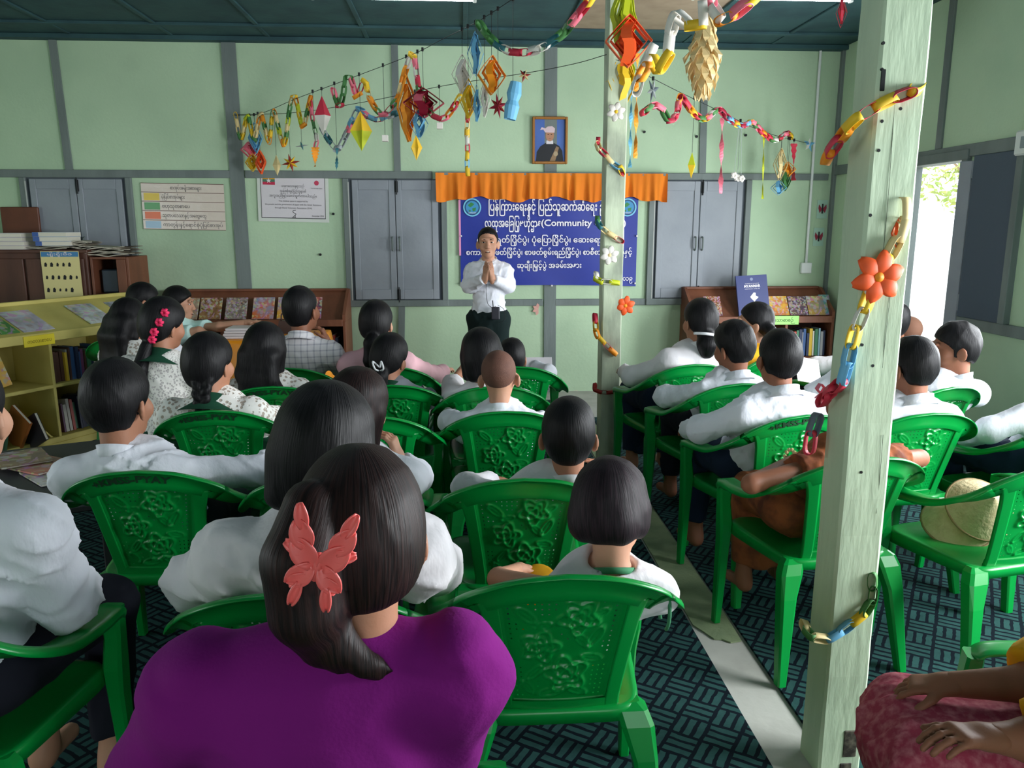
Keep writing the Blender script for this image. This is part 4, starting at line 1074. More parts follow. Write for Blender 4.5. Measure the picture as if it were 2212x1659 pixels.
# laminated colour key
lm = thing('laminated_chart', 'laminated chart of four colour keys on the wall left of the thick stud', 'poster', (-2.465, WY - .012, 1.735), 0, None, (0, R(1.0), 0))
FILM = mat('laminated_paper', (216, 202, 190), .18, .6, bump=(10, .35)); hw_, hz_ = .36, .20
flat('card', -hw_, hw_, -hz_, hz_, 0, FILM, lm, .003)
RU = mat('rule_line', (120, 92, 84), .6)
for z in (hz_, .122, .043, -.038, -.12, -hz_): flat('rule', -hw_, hw_, z - .0025, z + .0025, -.003, RU, lm, .001)
for i, (c, tx, w) in enumerate((((222, 190, 50), 'ပုံြပင်စာအုပ်များ', .20), ((70, 150, 84), 'ဗဟုသုတစာေပ', .24), ((222, 96, 34), 'သုတပေဒသာနှင့်အေထွေထွ', .38), ((150, 184, 208), 'ကာတွန်းနှင့်ေရာင်စုံပုံြပင်စာအုပ်', .52))):
    z = .083 - .081 * i; flat('colour_chip', -hw_ + .02, -hw_ + .155, z - .031, z + .031, -.003, mat('chip_%d' % i, c, .25, .6), lm, .0012)
    wtext('lettering', tx, .042, GREYP, lm, -hw_ + .175 + w / 2, z, -.0045, w)
wtext('lettering', 'စာအုပ်အမျိုးအစားများ', .042, GREYP, lm, .03, .162, -.0045, .27)
# framed notice with flag
nt_ = thing('framed_notice', 'white laminated notice with small flag and red dot on the wall', 'notice', (-1.495, WY - .012, 1.825), 0, None, (0, R(1.2), 0))
a, b = .315, .222; NP = mat('notice_paper', (214, 208, 214), .2, .6, bump=(7, .3)); NF = mat('notice_border', (206, 212, 204), .35)
flat('board', -a, a, -b, b, 0, NF, nt_, .004); flat('sheet', -a + .032, a - .032, -b + .03, b - .03, -.004, NP, nt_, .001)
for bb in ((-a + .03, a - .03, b - .036, b - .03), (-a + .03, a - .03, -b + .03, -b + .036), (-a + .03, -a + .034, -b + .03, b - .03), (a - .034, a - .03, -b + .03, b - .03)): flat('border', *bb, -.005, BLACKP, nt_, .001)
fx, fz = -a + .05, b - .05
for k, c in enumerate(((214, 154, 34), (72, 116, 92), (190, 40, 76))): flat('flag_stripe', fx, fx + .108, fz - .024 * (k + 1), fz - .024 * k, -.005, mat('flag_%d' % k, c, .4), nt_, .001)
sc_ = [(fx + .054 + (.024 if k % 2 == 0 else .0095) * math.cos(R(90) + k * math.pi / 5), -.0065, fz - .037 + (.024 if k % 2 == 0 else .0095) * math.sin(R(90) + k * math.pi / 5)) for k in range(10)]
obj('flag_star', sc_, [tuple(range(10))], PAPER, nt_); disc('red_dot', (a - .105, b - .098), .021, -.0065, mat('dot_red', (190, 60, 90), .4), nt_)
wtext('lettering', 'From the People of Japan', .012, BLACKP, nt_, a - .105, b - .145, -.0065, .10)
for tx, z, w, sz in (('ယခုကေလးေနရာသည်', .092, .20, .03), ('ဂျပန်အစိုးရနှင့်ြပည်သူများ၏', .048, .23, .03), ('အကူအညီြဖင့်ေဆာင်ရွက်ထားပါသည်။', .006, .42, .03)): wtext('lettering', tx, sz, GREYP, nt_, 0, z, -.0065, w)
for tx, z, w in (('This children space is supported by', -.04, .26), ('the people and the government of Japan with the Grant Assistance', -.07, .50), ('through Shanti Volunteer Association (SVA)', -.10, .33)): wtext('lettering', tx, .02, GREYP, nt_, 0, z, -.0065, w)
wtext('lettering', 'December 2014', .02, BLACKP, nt_, a - .1, -b + .055, -.0065, .105)
MB().tube(catmull([(.02, -.007, -.118), (-.006, -.007, -.125), (.0, -.007, -.14), (.02, -.007, -.15), (.012, -.007, -.165), (-.012, -.007, -.185)], 4), .0022, 5).tube([(.012, -.007, -.165), (.018, -.007, -.182), (-.004, -.007, -.186)], .0022, 5).out('emblem', BLACKP, nt_)
# butterfly cards by the corner, nails
for px_, py_, lab in ((1776, 452, 'small pink butterfly card on the front wall beside the conduit, upper one'), (1768, 512, 'small pink butterfly card on the front wall beside the conduit, lower one')):
    c = at_y(px_, py_, WY - .006); t = thing('butterfly_card', lab, 'card', c)
    flat('card', -.05, .05, -.085, .085, 0, mat('pale_mint_card', (172, 206, 190), .6), t, .002)
    for s in (-1, 1): obj('wing', [(0, -.004, 0), (s * .035, -.006, .045), (s * .04, -.006, .01), (s * .025, -.006, -.035)], [(0, 1, 2, 3)], mat('crimson_paper', (150, 44, 66), .6), t)
    MB().tube([(0, -.006, -.04), (0, -.006, .05)], .007, 6).out('insect_body', IRON, t)
for px_, py_, nl in ((1392, 285, 'right of the flaking post'), (1611, 292, 'above the right shutters'), (1182, 840, 'low on the middle stud'), (720, 462, 'right of the notice'), (692, 550, 'below the notice'), (1505, 295, 'beside the right upper stud')):
    c = at_y(px_, py_, WY - .012); tag(MB().tube([(c.x, WY, c.z), (c.x, WY - .02, c.z)], .012, 6).out('nail', IRON), 'dark nail head in the front wall ' + nl, 'nail', 'nails in the front wall')
fc = at_y(1163, 668, WY - .02); t = thing('paper_flower', 'torn pink paper flower at the foot of the wall stud', 'decoration', fc)
for k in range(4): a_ = R(100 + 50 * k); MB().poly([(0, 0, 0), (.04 * math.cos(a_ - .4), -.004, .04 * math.sin(a_ - .4)), (.06 * math.cos(a_), -.006, .06 * math.sin(a_)), (.04 * math.cos(a_ + .4), -.004, .04 * math.sin(a_ + .4))], (0, .002, 0)).out('petal', mat('faded_pink_paper', (214, 160, 150), .7), t)

# ================================================================ bookcases
YELW = mat('yellow_painted_board', (206, 192, 110), .6, .35, var=(4, .5, (182, 166, 86)), bump=(24, .2)); YSIGN = mat('yellow_card', (236, 214, 40), .5)
BRN = mat('brown_wood', (122, 74, 52), .55, .4, var=(6, .7, (92, 54, 40), (1, 1, .25)), bump=(28, .25, (1, .2, 1)))
DBRN = mat('dark_brown_wood', (92, 58, 46), .55, .4, var=(6, .7, (66, 40, 34), (1, 1, .25)), bump=(28, .25, (1, 1, .2))); INSIDE = mat('shelf_inside', (70, 52, 42), .8)
CNAME = ['cream', 'blue', 'red', 'yellow', 'green', 'grey', 'plum', 'white', 'navy', 'sky blue', 'brown', 'orange']
ORD = ['first', 'second', 'third', 'fourth', 'fifth', 'sixth', 'seventh', 'eighth', 'ninth', 'tenth', 'eleventh', 'twelfth', 'thirteenth', 'fourteenth', 'fifteenth', 'sixteenth', 'seventeenth', 'eighteenth', 'nineteenth', 'twentieth']
COLS = [(214, 206, 190), (60, 96, 150), (196, 70, 54), (228, 190, 60), (70, 130, 96), (168, 168, 172), (120, 70, 110), (230, 226, 214), (40, 52, 84), (150, 190, 206), (90, 60, 50), (210, 130, 60)]
def bcover(i, base, a, b):
    """printed cover: crowded coloured picture over a paper ground"""
    n = 'cover_%s' % i
    if n in MATS: return MATS[n]
    m = mat(n, base, .35, .5, var=(a, 1.0, b)); t = m.node_tree; bs = t.nodes['Principled BSDF']; src = bs.inputs['Base Color'].links[0].from_socket
    tc = nd(t, 'ShaderNodeTexCoord'); vo = nd(t, 'ShaderNodeTexVoronoi'); vo.inputs['Scale'].default_value = a * 4.5; t.links.new(tc.outputs['Object'], vo.inputs['Vector'])
    hs_ = nd(t, 'ShaderNodeHueSaturation'); hs_.inputs['Saturation'].default_value = .75; hs_.inputs['Value'].default_value = .75; t.links.new(vo.outputs['Color'], hs_.inputs['Color'])
    sp = nd(t, 'ShaderNodeSeparateXYZ'); t.links.new(vo.outputs['Color'], sp.inputs[0])
    mx = nd(t, 'ShaderNodeMix', data_type='RGBA'); t.links.new(mth(t, 'MULTIPLY', mth(t, 'GREATER_THAN', sp.outputs[0], .45), .55), mx.inputs[0]); t.links.new(src, mx.inputs[6]); t.links.new(hs_.outputs[0], mx.inputs[7]); t.links.new(mx.outputs[2], bs.inputs['Base Color'])
    return m
PAGES = mat('book_pages', (224, 218, 204), .8)
def book(parent_E, w, h, th, m, name='book'):
    """a book lying in its own x-z plane, cover to -y"""
    MB().cbox(-w / 2, w / 2, -th / 2, -th / 2 + .0025, 0, h, .001).out('cover', m, parent_E); MB().cbox(-w / 2, w / 2, th / 2 - .0025, th / 2, 0, h, .001).out('cover', m, parent_E)
    MB().cbox(-w / 2 + .002, w / 2 - .003, -th / 2 + .0025, th / 2 - .0025, .003, h - .003, .0005).out('pages', PAGES, parent_E); MB().cbox(-w / 2, -w / 2 + .0025, -th / 2, th / 2, 0, h, .001).out('spine', m, parent_E)
def put_book(Mx, w, h, th, m, label, group=None, nm='book'):
    E = thing(nm, label, 'book', (0, 0, 0), 0, group); E.matrix_world = Mx; book(E, w, h, th, m); return E
def loc_m(root, x, y, z, rx=0, ry=0, rz=0): return root.matrix_basis @ Matrix.Translation((x, y, z)) @ Matrix.Rotation(R(rz), 4, 'Z') @ Matrix.Rotation(R(ry), 4, 'Y') @ Matrix.Rotation(R(rx), 4, 'X')
# yellow display bookcase: x along its length, y towards its back
yb = thing('display_bookcase', 'yellow painted bookcase with sloping display top along the left side', 'bookcase', (-3.01, 5.31, 0), R(61.3))
LX0, LX1, DP = -1.0, 1.46, .42
MB().cbox(LX0, LX1, 0, DP, .06, .10, .004).out('bottom_board', YELW, yb); MB().cbox(LX0, LX1, 0, DP, .45, .475, .004).out('shelf', YELW, yb); MB().cbox(LX0, LX1, .0, .02, 0, .06, .003).out('plinth', YELW, yb)
MB().cbox(LX0, LX1, DP - .012, DP, .10, 1.0, .003).out('back_board', YELW, yb)
for x in (LX0, -.33, .335, .92, LX1): MB().cbox(x - .011, x + .011, 0, DP - .012, .10, .79, .003).out('divider', YELW, yb)
tp = MB(); tp.poly([(LX0, -.015, .81), (LX1, -.015, .81), (LX1, DP, 1.0), (LX0, DP, 1.0)], (0, 0, .022)).out('sloping_top', YELW, yb)
MB().cbox(LX0, LX1, -.03, -.008, .785, .85, .004).out('front_lip', YELW, yb); MB().cbox(LX0, LX1, DP - .03, DP, 1.0, 1.035, .004).out('top_rail', YELW, yb)
sg = MB().cbox(.13, .35, -.036, -.030, .765, .838, .002).out('label_card', YSIGN, yb)
text_on('lettering', 'ကေလးစာေပ', .035, mat('olive_ink', (150, 130, 20), .6), sg, Matrix.Translation((.24, -.0375, .80)) @ Matrix.Rotation(R(90), 4, 'X'), .17)
sl = math.degrees(math.atan2(.19, DP + .015))
mags = [(-.18, .30, (214, 220, 214), 7, (70, 84, 84), 'white magazine with dark green picture lying nearest on the yellow sloping top'), (.10, .16, (84, 150, 70), 9, (40, 100, 50), 'green and yellow booklet lying half under a magazine on the yellow sloping top'),
        (.30, .28, (206, 202, 212), 6, (130, 118, 136), 'pale magazine with grey photo lying mid way on the yellow sloping top'), (.80, .27, (222, 226, 226), 9, (112, 124, 128), 'white magazine with grey figures lying further along the yellow sloping top'), (1.12, .24, (190, 200, 204), 8, (90, 104, 110), 'grey blue magazine at the far end of the yellow sloping top')]
for i, (x, w, c, sc_, c2, lab) in enumerate(mags): put_book(loc_m(yb, x, .04, .858 + .004 * (i % 2), -(90 - sl), 0, 0), w * .8, .30, .006, bcover('mag%d' % i, c, sc_, c2), lab, nm='magazine')
rb = random.Random(12)
SPINEG = 'books standing in the yellow bookcase'
def shelf_row(root, x0, x1, z, hmax, dmax, lab, grp, yoff=.03, lean=0, dark=False, n=99):
    x = x0; i = 0
    while x < x1 and i < n:
        th = rb.uniform(.012, .034); h = hmax * rb.uniform(.78, 1.0); ci = rb.randrange(len(COLS)); c = COLS[ci]
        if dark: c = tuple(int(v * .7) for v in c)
        m = mat('spine_%d_%d_%d' % c, c, .5, .4)
        E = thing('book', '%s %s book from the left, %s' % (ORD[min(i, 19)], CNAME[ci], lab), 'book', (0, 0, 0), 0, grp); E.matrix_world = loc_m(root, x + th / 2, yoff + rb.uniform(0, .03), z + (abs(math.sin(R(lean))) * th), 0, lean + rb.uniform(-1, 1), 90); book(E, .17, h, th, m)
        x += th + .002 + abs(math.sin(R(lean))) * .004; i += 1
    return x
shelf_row(yb, .37, .72, .475, .24, .2, 'upper shelf of the yellow bookcase', SPINEG, .12)
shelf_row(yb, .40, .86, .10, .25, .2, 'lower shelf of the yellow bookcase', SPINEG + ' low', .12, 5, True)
shelf_row(yb, .95, 1.40, .475, .24, .2, 'far bay of the yellow bookcase', SPINEG + ' far', .12)
for i, (x, h, c, c2, lab) in enumerate(((.02, .27, (236, 196, 40), (214, 140, 40), 'large yellow folder leaning on the upper shelf of the yellow bookcase'), (-.06, .22, (206, 210, 222), (150, 160, 190), 'white booklet leaning before the yellow folder on the upper shelf'), (-.13, .21, (220, 214, 220), (90, 70, 110), 'white and purple booklet leaning at the near end of the upper shelf'))):
    put_book(loc_m(yb, x, .16 - .05 * i, .478, -12, -10, 0), .24 - .05 * i, h, .018, bcover('lean%d' % i, c, 9, c2), lab)
for i, (x, lean, c, lab) in enumerate(((.20, -62, (52, 50, 60), 'dark book slumped on the lower shelf of the yellow bookcase'), (.13, -35, (176, 104, 50), 'orange brown book leaning on the lower shelf of the yellow bookcase'), (.02, -20, (60, 100, 74), 'green book leaning at the near end of the lower shelf'))):
    E = thing('book', lab, 'book'); E.matrix_world = loc_m(yb, x - .08, .10, .118, 0, lean * -1 if False else -lean * 0 + lean, 90) ; book(E, .2, .26, .022, mat('slump_%d' % i, c, .5))
tag(MB().cbox(.135, .325, .02, .36, 0, .012, .002).out('loose_board', YELW), 'thin yellow board leaning diagonally in the lower bay of the bookcase', 'board').matrix_world = loc_m(yb, .12, .02, .30, 0, 50, 0)
# magazines on a dark low table between the bookcase and the boy
tb = thing('low_table', 'dark low bench with a few magazines beside the yellow bookcase', 'bench', (-1.98, 3.55, 0), R(25))
DTOP = mat('dark_table', (52, 52, 56), .5, .4); MB().cbox(-.34, .34, -.55, .55, .42, .45, .006).out('top', DTOP, tb)
for sx_ in (-1, 1):
    for sy_ in (-1, 1): MB().cbox(sx_ * .3 - .02, sx_ * .3 + .02, sy_ * .5 - .02, sy_ * .5 + .02, .0105, .42, .004).out('leg', DTOP, tb)
for i, (x, y, rz, c, lab) in enumerate(((.12, -.05, 20, (210, 206, 206), 'white magazine on the dark bench beside the yellow bookcase'), (.06, .10, 35, (196, 120, 104), 'red and white magazine on the dark bench beside the yellow bookcase'), (-.02, .22, 12, (150, 120, 96), 'brown magazine at the back of the dark bench'))):
    put_book(loc_m(tb, x, y, .458 + .012 * i, -90, 0, rz) @ Matrix.Translation((0, 0, -.14)), .21, .28, .010, bcover('bench%d' % i, c, 8, (90, 84, 90)), lab, nm='magazine')
# brown cabinets in the left corner
cb = thing('wooden_cabinet', 'tall dark brown wooden cabinet in the left corner behind the yellow bookcase', 'cabinet', (-3.62, 6.9, 0))
MB().cbox(-.55, .49, 0, .45, 0, 1.36, .006).out('carcass', DBRN, cb); 
for a, b in ((-.53, -.02), (.0, .47)): d_ = MB().cbox(a, b, -.022, 0, .08, 1.30, .006).out('door', DBRN, cb); MB().cbox(b - .05, b - .035, -.035, -.022, .68, .76, .003).out('handle', IRON, d_)
MB().cbox(-.57, .51, -.03, .46, 1.345, 1.372, .005).out('top', DBRN, cb)
ch_ = thing('wall_calendar', 'yellow pictogram chart hanging on the dark brown cabinet', 'poster', (-3.33, 6.866, 1.12))
flat('sheet', -.155, .155, -.24, .24, 0, mat('chart_yellow', (226, 212, 150), .6), ch_, .003); flat('header', -.15, .15, .195, .235, -.003, mat('chart_blue', (70, 130, 180), .6), ch_, .001)
wtext('lettering', 'မျိုးရိုးဗီဇ', .03, PAPER, ch_, 0, .215, -.005, .2)
for r_ in range(4):
    for k in range(6 if r_ % 2 else 5):
        x, z = -.12 + .048 * k, .13 - .105 * r_; q = rb.uniform(.008, .014)
        obj('pictogram', [(x - q, -.0045, z - q * 1.3), (x + q * .6, -.0045, z - q * 1.5), (x + q, -.0045, z + q * .4), (x + q * .2, -.0045, z + q * 1.6), (x - q * .7, -.0045, z + q)], [(0, 1, 2, 3, 4)], BLACKP, ch_)
ob_ = thing('open_cabinet', 'open fronted brown cabinet with a dark box beside the tall cabinet', 'cabinet', (-2.98, 6.92, 0))
for a, b in ((-.14, -.118), (.155, .178)): MB().cbox(a, b, 0, .42, 0, 1.31, .004).out('side', BRN, ob_)
for z in (.06, .62, .98, 1.29): MB().cbox(-.118, .155, 0, .42, z, z + .02, .003).out('shelf', BRN, ob_)
MB().cbox(-.118, .155, .40, .42, .06, 1.31, .003).out('back', INSIDE, ob_)
MB().cbox(.08, .155, -.01, .012, .64, 1.29, .003).out('face_board', BRN, ob_)
tag(MB().cbox(-3.07, -2.93, 7.0, 7.25, 1.005, 1.20, .01).out('storage_box', mat('dark_teal_box', (44, 58, 70), .5)), 'dark teal storage box inside the open brown cabinet', 'box')
bk = thing('wooden_chair_back', 'red brown wooden panel rising behind the tall cabinet', 'panel', (-3.86, 7.36, 0)); MB().cbox(-.16, .16, -.03, 0, 0, 1.73, .006).out('board', mat('red_brown_wood', (104, 56, 36), .5, var=(6, .6, (82, 42, 28))), bk)
def paper_stack(x, y, z, w, d, n, th, cols, lab, rzs=6, lean_=0):
    for i in range(n):
        c = cols[i % len(cols)]; E = thing('book_stack_volume', lab.replace('one', ['lowest', 'second', 'third', 'fourth'][i]), 'book', (x + rb.uniform(-.01, .01), y + rb.uniform(-.01, .01), z + i * th), R(rb.uniform(-rzs, rzs)), lab.replace('one ', '') )
        E.name = 'volume'; mm_ = mat('vol_%d_%d_%d' % c, c, .5, .4)
        MB().cbox(-w / 2, w / 2, -d / 2, d / 2, 0, .003, .001).out('cover', mm_, E); MB().cbox(-w / 2, w / 2, -d / 2, d / 2, th - .0035, th - .0005, .001).out('cover', mm_, E); MB().cbox(-w / 2 + .003, w / 2 - .003, -d / 2 + .003, d / 2, .003, th - .0035, .001).out('pages', PAGES, E)
        MB().cbox(-w / 2, -w / 2 + .05, -d / 2 - .001, -d / 2 + .004, .001, th - .001, .001).out('spine', mat('spine_blue', (40, 84, 160), .4) if c == (206, 214, 226) else mm_, E)
paper_stack(-3.80, 7.05, 1.372, .30, .25, 4, .034, [(214, 206, 216), (226, 220, 224)], 'one white volume in the stack on the tall cabinet at the left edge', 2)
paper_stack(-3.42, 7.05, 1.372 + .03, .28, .25, 3, .038, [(206, 214, 226)], 'one blue and white volume stacked on the tall brown cabinet', 3)
NEWS = mat('newsprint', (196, 188, 172), .8, var=(30, .5, (150, 144, 132)))
def newspapers(x, y, z, n, w, lab, lay=1.0):
    E = thing('newspaper_pile', lab, 'newspapers', (x, y, z)); 
    for i in range(n):
        v = []; f = []; k = 8; an = R(rb.uniform(-14, 14)); ww = w * rb.uniform(.85, 1.1)
        for a in range(k + 1):
            u = a / k - .5
            for s in (-.13, .13): v.append((u * ww * math.cos(an) - s * math.sin(an), u * ww * math.sin(an) + s * math.cos(an), i * .011 + .004 + abs(.012 * math.sin(3 * u + i)) * lay))
        n0 = len(v); v += [(p[0], p[1], p[2] - .006) for p in v]
        for a in range(k):
            f += [(2 * a, 2 * a + 2, 2 * a + 3, 2 * a + 1), (n0 + 2 * a, n0 + 2 * a + 1, n0 + 2 * a + 3, n0 + 2 * a + 2), (2 * a, n0 + 2 * a, n0 + 2 * a + 2, 2 * a + 2), (2 * a + 1, 2 * a + 3, n0 + 2 * a + 3, n0 + 2 * a + 1)]
        obj('newspaper', v, f, NEWS, E)
newspapers(-3.42, 7.05, 1.372, 2, .40, 'folded newspapers lying under the blue and white volumes'); newspapers(-2.97, 7.05, 1.312, 7, .36, 'untidy pile of newspapers on the open brown cabinet', 1.6); newspapers(-3.22, 7.10, 1.374, 6, .16, 'grey newspapers stacked on edge of the tall cabinet')
# brown display bookcases along the front wall
def display_case(name, lab, x0, x1, bays):
    E = thing(name, lab, 'bookcase', (x0, 6.98, 0)); w = x1 - x0
    for x in [0] + [w * k / bays for k in range(1, bays)] + [w]: MB().cbox(x - .013, x + .013, 0, .40, 0, .73 if 0 < x < w else .74, .003).out('side', BRN, E)
    for x in (0, w): MB().poly([(x - .013, 0, .74), (x - .013, .40, .74), (x - .013, .40, 1.0), (x - .013, .30, 1.0), (x - .013, .0, .80)][::-1], (.026, 0, 0)).out('cheek', BRN, E)
    for z in (.04, .36, .71): MB().cbox(.013, w - .013, 0, .39, z, z + .022, .003).out('shelf', BRN, E)
    MB().cbox(.013, w - .013, .385, .40, .06, .73, .003).out('back', INSIDE, E)
    MB().poly([(.013, .06, .732), (w - .013, .06, .732), (w - .013, .36, 1.0), (.013, .36, 1.0)], (0, .014, .0)).out('sloping_top', BRN, E); MB().cbox(0, w, .33, .40, .985, 1.005, .003).out('top_rail', BRN, E); MB().cbox(.013, w - .013, -.012, .008, .70, .76, .003).out('front_lip', BRN, E)
    return E
SLB = math.degrees(math.atan2(.30, .268))
dl = display_case('display_bookcase', 'brown wooden display bookcase of picture books under the notice', -2.62, -1.03, 3)
for i, (x, c, sc_, c2, lab) in enumerate(((.42, (168, 128, 84), 12, (96, 66, 48), 'brown and cream picture book at the left of the brown display slope'), (.64, (150, 140, 130), 16, (92, 74, 66), 'grey crowded picture book second on the brown display slope'), (.875, (206, 110, 60), 11, (96, 160, 200), 'red and light blue picture book on the brown display slope'), (1.09, (216, 160, 60), 10, (120, 130, 190), 'yellow and blue picture book on the brown display slope'), (1.29, (52, 56, 96), 12, (190, 100, 80), 'navy picture book at the right of the brown display slope'), (.22, (190, 170, 150), 11, (150, 110, 80), 'beige picture book at the far left of the brown display slope'))):
    put_book(loc_m(dl, x, .045, .765, -SLB * .72, 0, 0), .185, .215, .008, bcover('pic%d' % i, c, sc_, c2), lab, nm='picture_book')
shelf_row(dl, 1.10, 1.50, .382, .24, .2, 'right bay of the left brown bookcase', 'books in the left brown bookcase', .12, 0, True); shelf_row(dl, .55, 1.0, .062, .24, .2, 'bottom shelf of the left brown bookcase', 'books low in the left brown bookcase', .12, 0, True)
dr = display_case('display_bookcase', 'brown wooden display bookcase in the right corner below the conduit', 2.10, 3.40, 3)
for i, (x, w, h_, c, sc_, c2, lab) in enumerate(((.20, .16, .20, (150, 92, 56), 22, (90, 56, 40), 'brown wooden tray like picture book at the left of the right display slope'), (.82, .175, .20, (196, 110, 70), 12, (230, 190, 60), 'orange and yellow picture book beside the blue album'), (1.0, .17, .195, (110, 84, 80), 16, (60, 60, 90), 'dark picture book in the middle of the right display slope'), (1.17, .16, .20, (176, 140, 60), 9, (90, 130, 160), 'yellow and blue picture book right on the right display slope'), (1.27, .10, .21, (90, 150, 170), 9, (120, 160, 70), 'teal picture book at the end of the right display slope'))):
    put_book(loc_m(dr, x, .045 + (.012 if i == 4 else 0), .765, -SLB * .72, 0, 0), w, h_, .008, bcover('rpic%d' % i, c, sc_, c2), lab, nm='picture_book')
E = put_book(loc_m(dr, .57, .03, .767, -16, -3, 0), .29, .37, .02, mat('album_navy', (52, 62, 116), .45), 'large navy album titled MYANMAR with white map on the right bookcase', nm='album')
text_on('lettering', 'THE REPUBLIC OF THE UNION OF', .012, LET, E, Matrix.Translation((0, -.0115, .292)) @ Matrix.Rotation(R(90), 4, 'X'), .13); text_on('lettering', 'MYANMAR', .034, LET, E, Matrix.Translation((0, -.0115, .268)) @ Matrix.Rotation(R(90), 4, 'X'), .15, .001)
text_on('lettering', 'CENSUS ATLAS', .012, LET, E, Matrix.Translation((0, -.0115, .243)) @ Matrix.Rotation(R(90), 4, 'X'), .14)
obj('map', [(a * .9 + .01, -.0115, b) for a, b in ((.0, .21), (.02, .205), (.018, .18), (.045, .165), (.03, .15), (.012, .14), (.0, .11), (-.01, .135), (-.03, .155), (-.04, .17), (-.02, .19))], [tuple(range(11))], LET, E); disc('crest', (0, .333), .014, -.0115, mat('crest_grey', (130, 140, 170), .5), E)
sg = MB().cbox(.60, .97, -.02, -.013, .685, .765, .002).out('label_card', mat('lime_card', (160, 222, 120), .5), dr); text_on('lettering', 'ပေဒသာစာစဉ်', .04, mat('dark_ink', (40, 70, 40), .6), sg, Matrix.Translation((.80, -.0215, .725)) @ Matrix.Rotation(R(90), 4, 'X'), .25)
shelf_row(dr, .92, 1.25, .382, .26, .2, 'in the right brown bookcase', 'books in the right brown bookcase', .10, 3)
# table with orange cloth in the front left corner
ta = thing('cloth_covered_table', 'small wooden table under orange cloth in the front left corner', 'table', (-1.47, 6.22, 0))
for sx_ in (-1, 1):
    for sy_ in (-1, 1): MB().cbox(sx_ * .34 - .025, sx_ * .34 + .025, sy_ * .25 - .025, sy_ * .25 + .025, .0105, .70, .004).out('leg', BRN, ta)
MB().cbox(-.38, .38, -.29, .29, .70, .725, .005).out('top', BRN, ta)
tc_ = thing('tablecloth', 'bright orange satin cloth draped over the corner table', 'tablecloth', (-1.47, 6.22, 0))
SAT = mat('orange_satin', (240, 150, 24), .35, .5, bump=(9, .6, (1, 1, .3))); v = []; f = []; n = 96
def sq(t, a, b):
    t = (t % 1) * 4; s = int(t); u = t - s
    return [(-a + 2 * a * u, -b), (a, -b + 2 * b * u), (a - 2 * a * u, b), (-a, b - 2 * b * u)][s]
rings = [(.0, .7305), (.98, .7305), (1.02, .726)] + [(1.03 + .05 * k + .0, .70 - .115 * k) for k in range(5)]
for r_, (sc_, z) in enumerate(rings):
    for k in range(n):
        x, y = sq(k / n, .39, .30); fl_ = 1 + (.05 * max(0, r_ - 2) / 5) * math.sin(k * 1.05) ; v.append((x * sc_ * fl_, y * sc_ * fl_, z))
for i in range(len(rings) - 1):
    for k in range(n): k2 = (k + 1) % n; f.append((i * n + k, i * n + k2, (i + 1) * n + k2, (i + 1) * n + k))
obj('cloth', v, f, SAT, tc_, True)
pp_ = thing('paper_stack', 'stack of white papers on the orange covered table', 'papers', (-1.66, 6.1, .732))
for i in range(4): MB().cbox(-.14 + .01 * i, .14 - .005 * i, -.1, .11, .0005 + .02 * i, .018 + .02 * i, .002).out('paper', PAPER, pp_)
hb = thing('shoulder_bag', 'small dark handbag standing on the orange covered table', 'bag', (-1.36, 6.3, .732)); BAGM = mat('dark_leather', (66, 46, 40), .5)
MB().poly([(-.09, -.03, 0), (.09, -.03, 0), (.075, -.015, .10), (-.075, -.015, .10)], (0, .06, 0)).out('bag_body', BAGM, hb); MB().tube(catmull([(-.06, 0, .10), (-.045, 0, .16), (.045, 0, .16), (.06, 0, .10)], 5), .006, 6).out('handle', BAGM, hb, True)

# ================================================================ chairs, placed where their backrests show
C = {}
C['A'] = chair(1223, 1247, 'green plastic armchair under the toddler in the front centre')
C['B'] = chair(1131, 1038, 'green plastic armchair with floral back directly ahead of the toddler')
C['C'] = chair(1093, 892, 'green plastic armchair behind the boy with the shaved head')
C['P1'] = chair(0, 0, 'green plastic armchair under the woman in purple', xy=(-.22, .78))
C['P3'] = chair(618, 1285, 'green plastic armchair just ahead of the woman in purple')
C['P5'] = chair(300, 1021, 'green plastic armchair lettered KMSS-PYAY behind the boy at the left', text=True)
C['P4'] = chair(702, 1030, 'green plastic armchair lettered KMSS-PYAY under the brown haired woman', text=True)
C['P6'] = chair(462, 890, 'green plastic armchair lettered KMSS-PYAY behind the girl with the thick plait', text=True)
C['H'] = chair(795, 903, 'green plastic armchair half hidden ahead of the brown haired woman')
C['P10'] = chair(590, 838, 'green plastic armchair lettered KMSS-PYAY behind the long haired girl in lace', text=True)
C['P13'] = chair(845, 835, 'green plastic armchair behind the girl with white hair ribbons')
C['P12'] = chair(835, 795, 'green plastic armchair behind the woman in pink')
C['P14'] = chair(1068, 838, 'green plastic armchair behind the girl with bobbed hair')
C['P15'] = chair(1115, 795, 'green plastic armchair under the small boy at the front centre')
C['P11'] = chair(618, 798, 'green plastic armchair behind the boy in plaid')
C['P8'] = chair(0, 0, 'green plastic armchair beside the yellow bookcase at the far left', yaw=-6, xy=(-2.30, 5.40))
C['P2'] = chair(0, 0, 'green plastic armchair at the bottom left corner of the picture', yaw=-4, xy=(-1.19, 1.47))
C['P19'] = chair(1500, 790, 'green plastic armchair under the woman with the white hair band', yaw=9)
C['P21'] = chair(1600, 832, 'green plastic armchair second from the front in the right block', yaw=9)
C['P22'] = chair(1738, 900, 'green plastic armchair lettered KMSS-PYAY in the right block', yaw=12, text=True)
C['P23'] = chair(1876, 992, 'green plastic armchair behind the thick post with a girl in orange', yaw=8)
C['P24'] = chair(2012, 896, 'green plastic armchair just right of the thick post', yaw=6)
C['P25'] = chair(2055, 840, 'green plastic armchair under the boy in profile by the door', yaw=18)
C['R1'] = chair(2350, 905, 'green plastic armchair half out of the picture at the right edge', yaw=12)
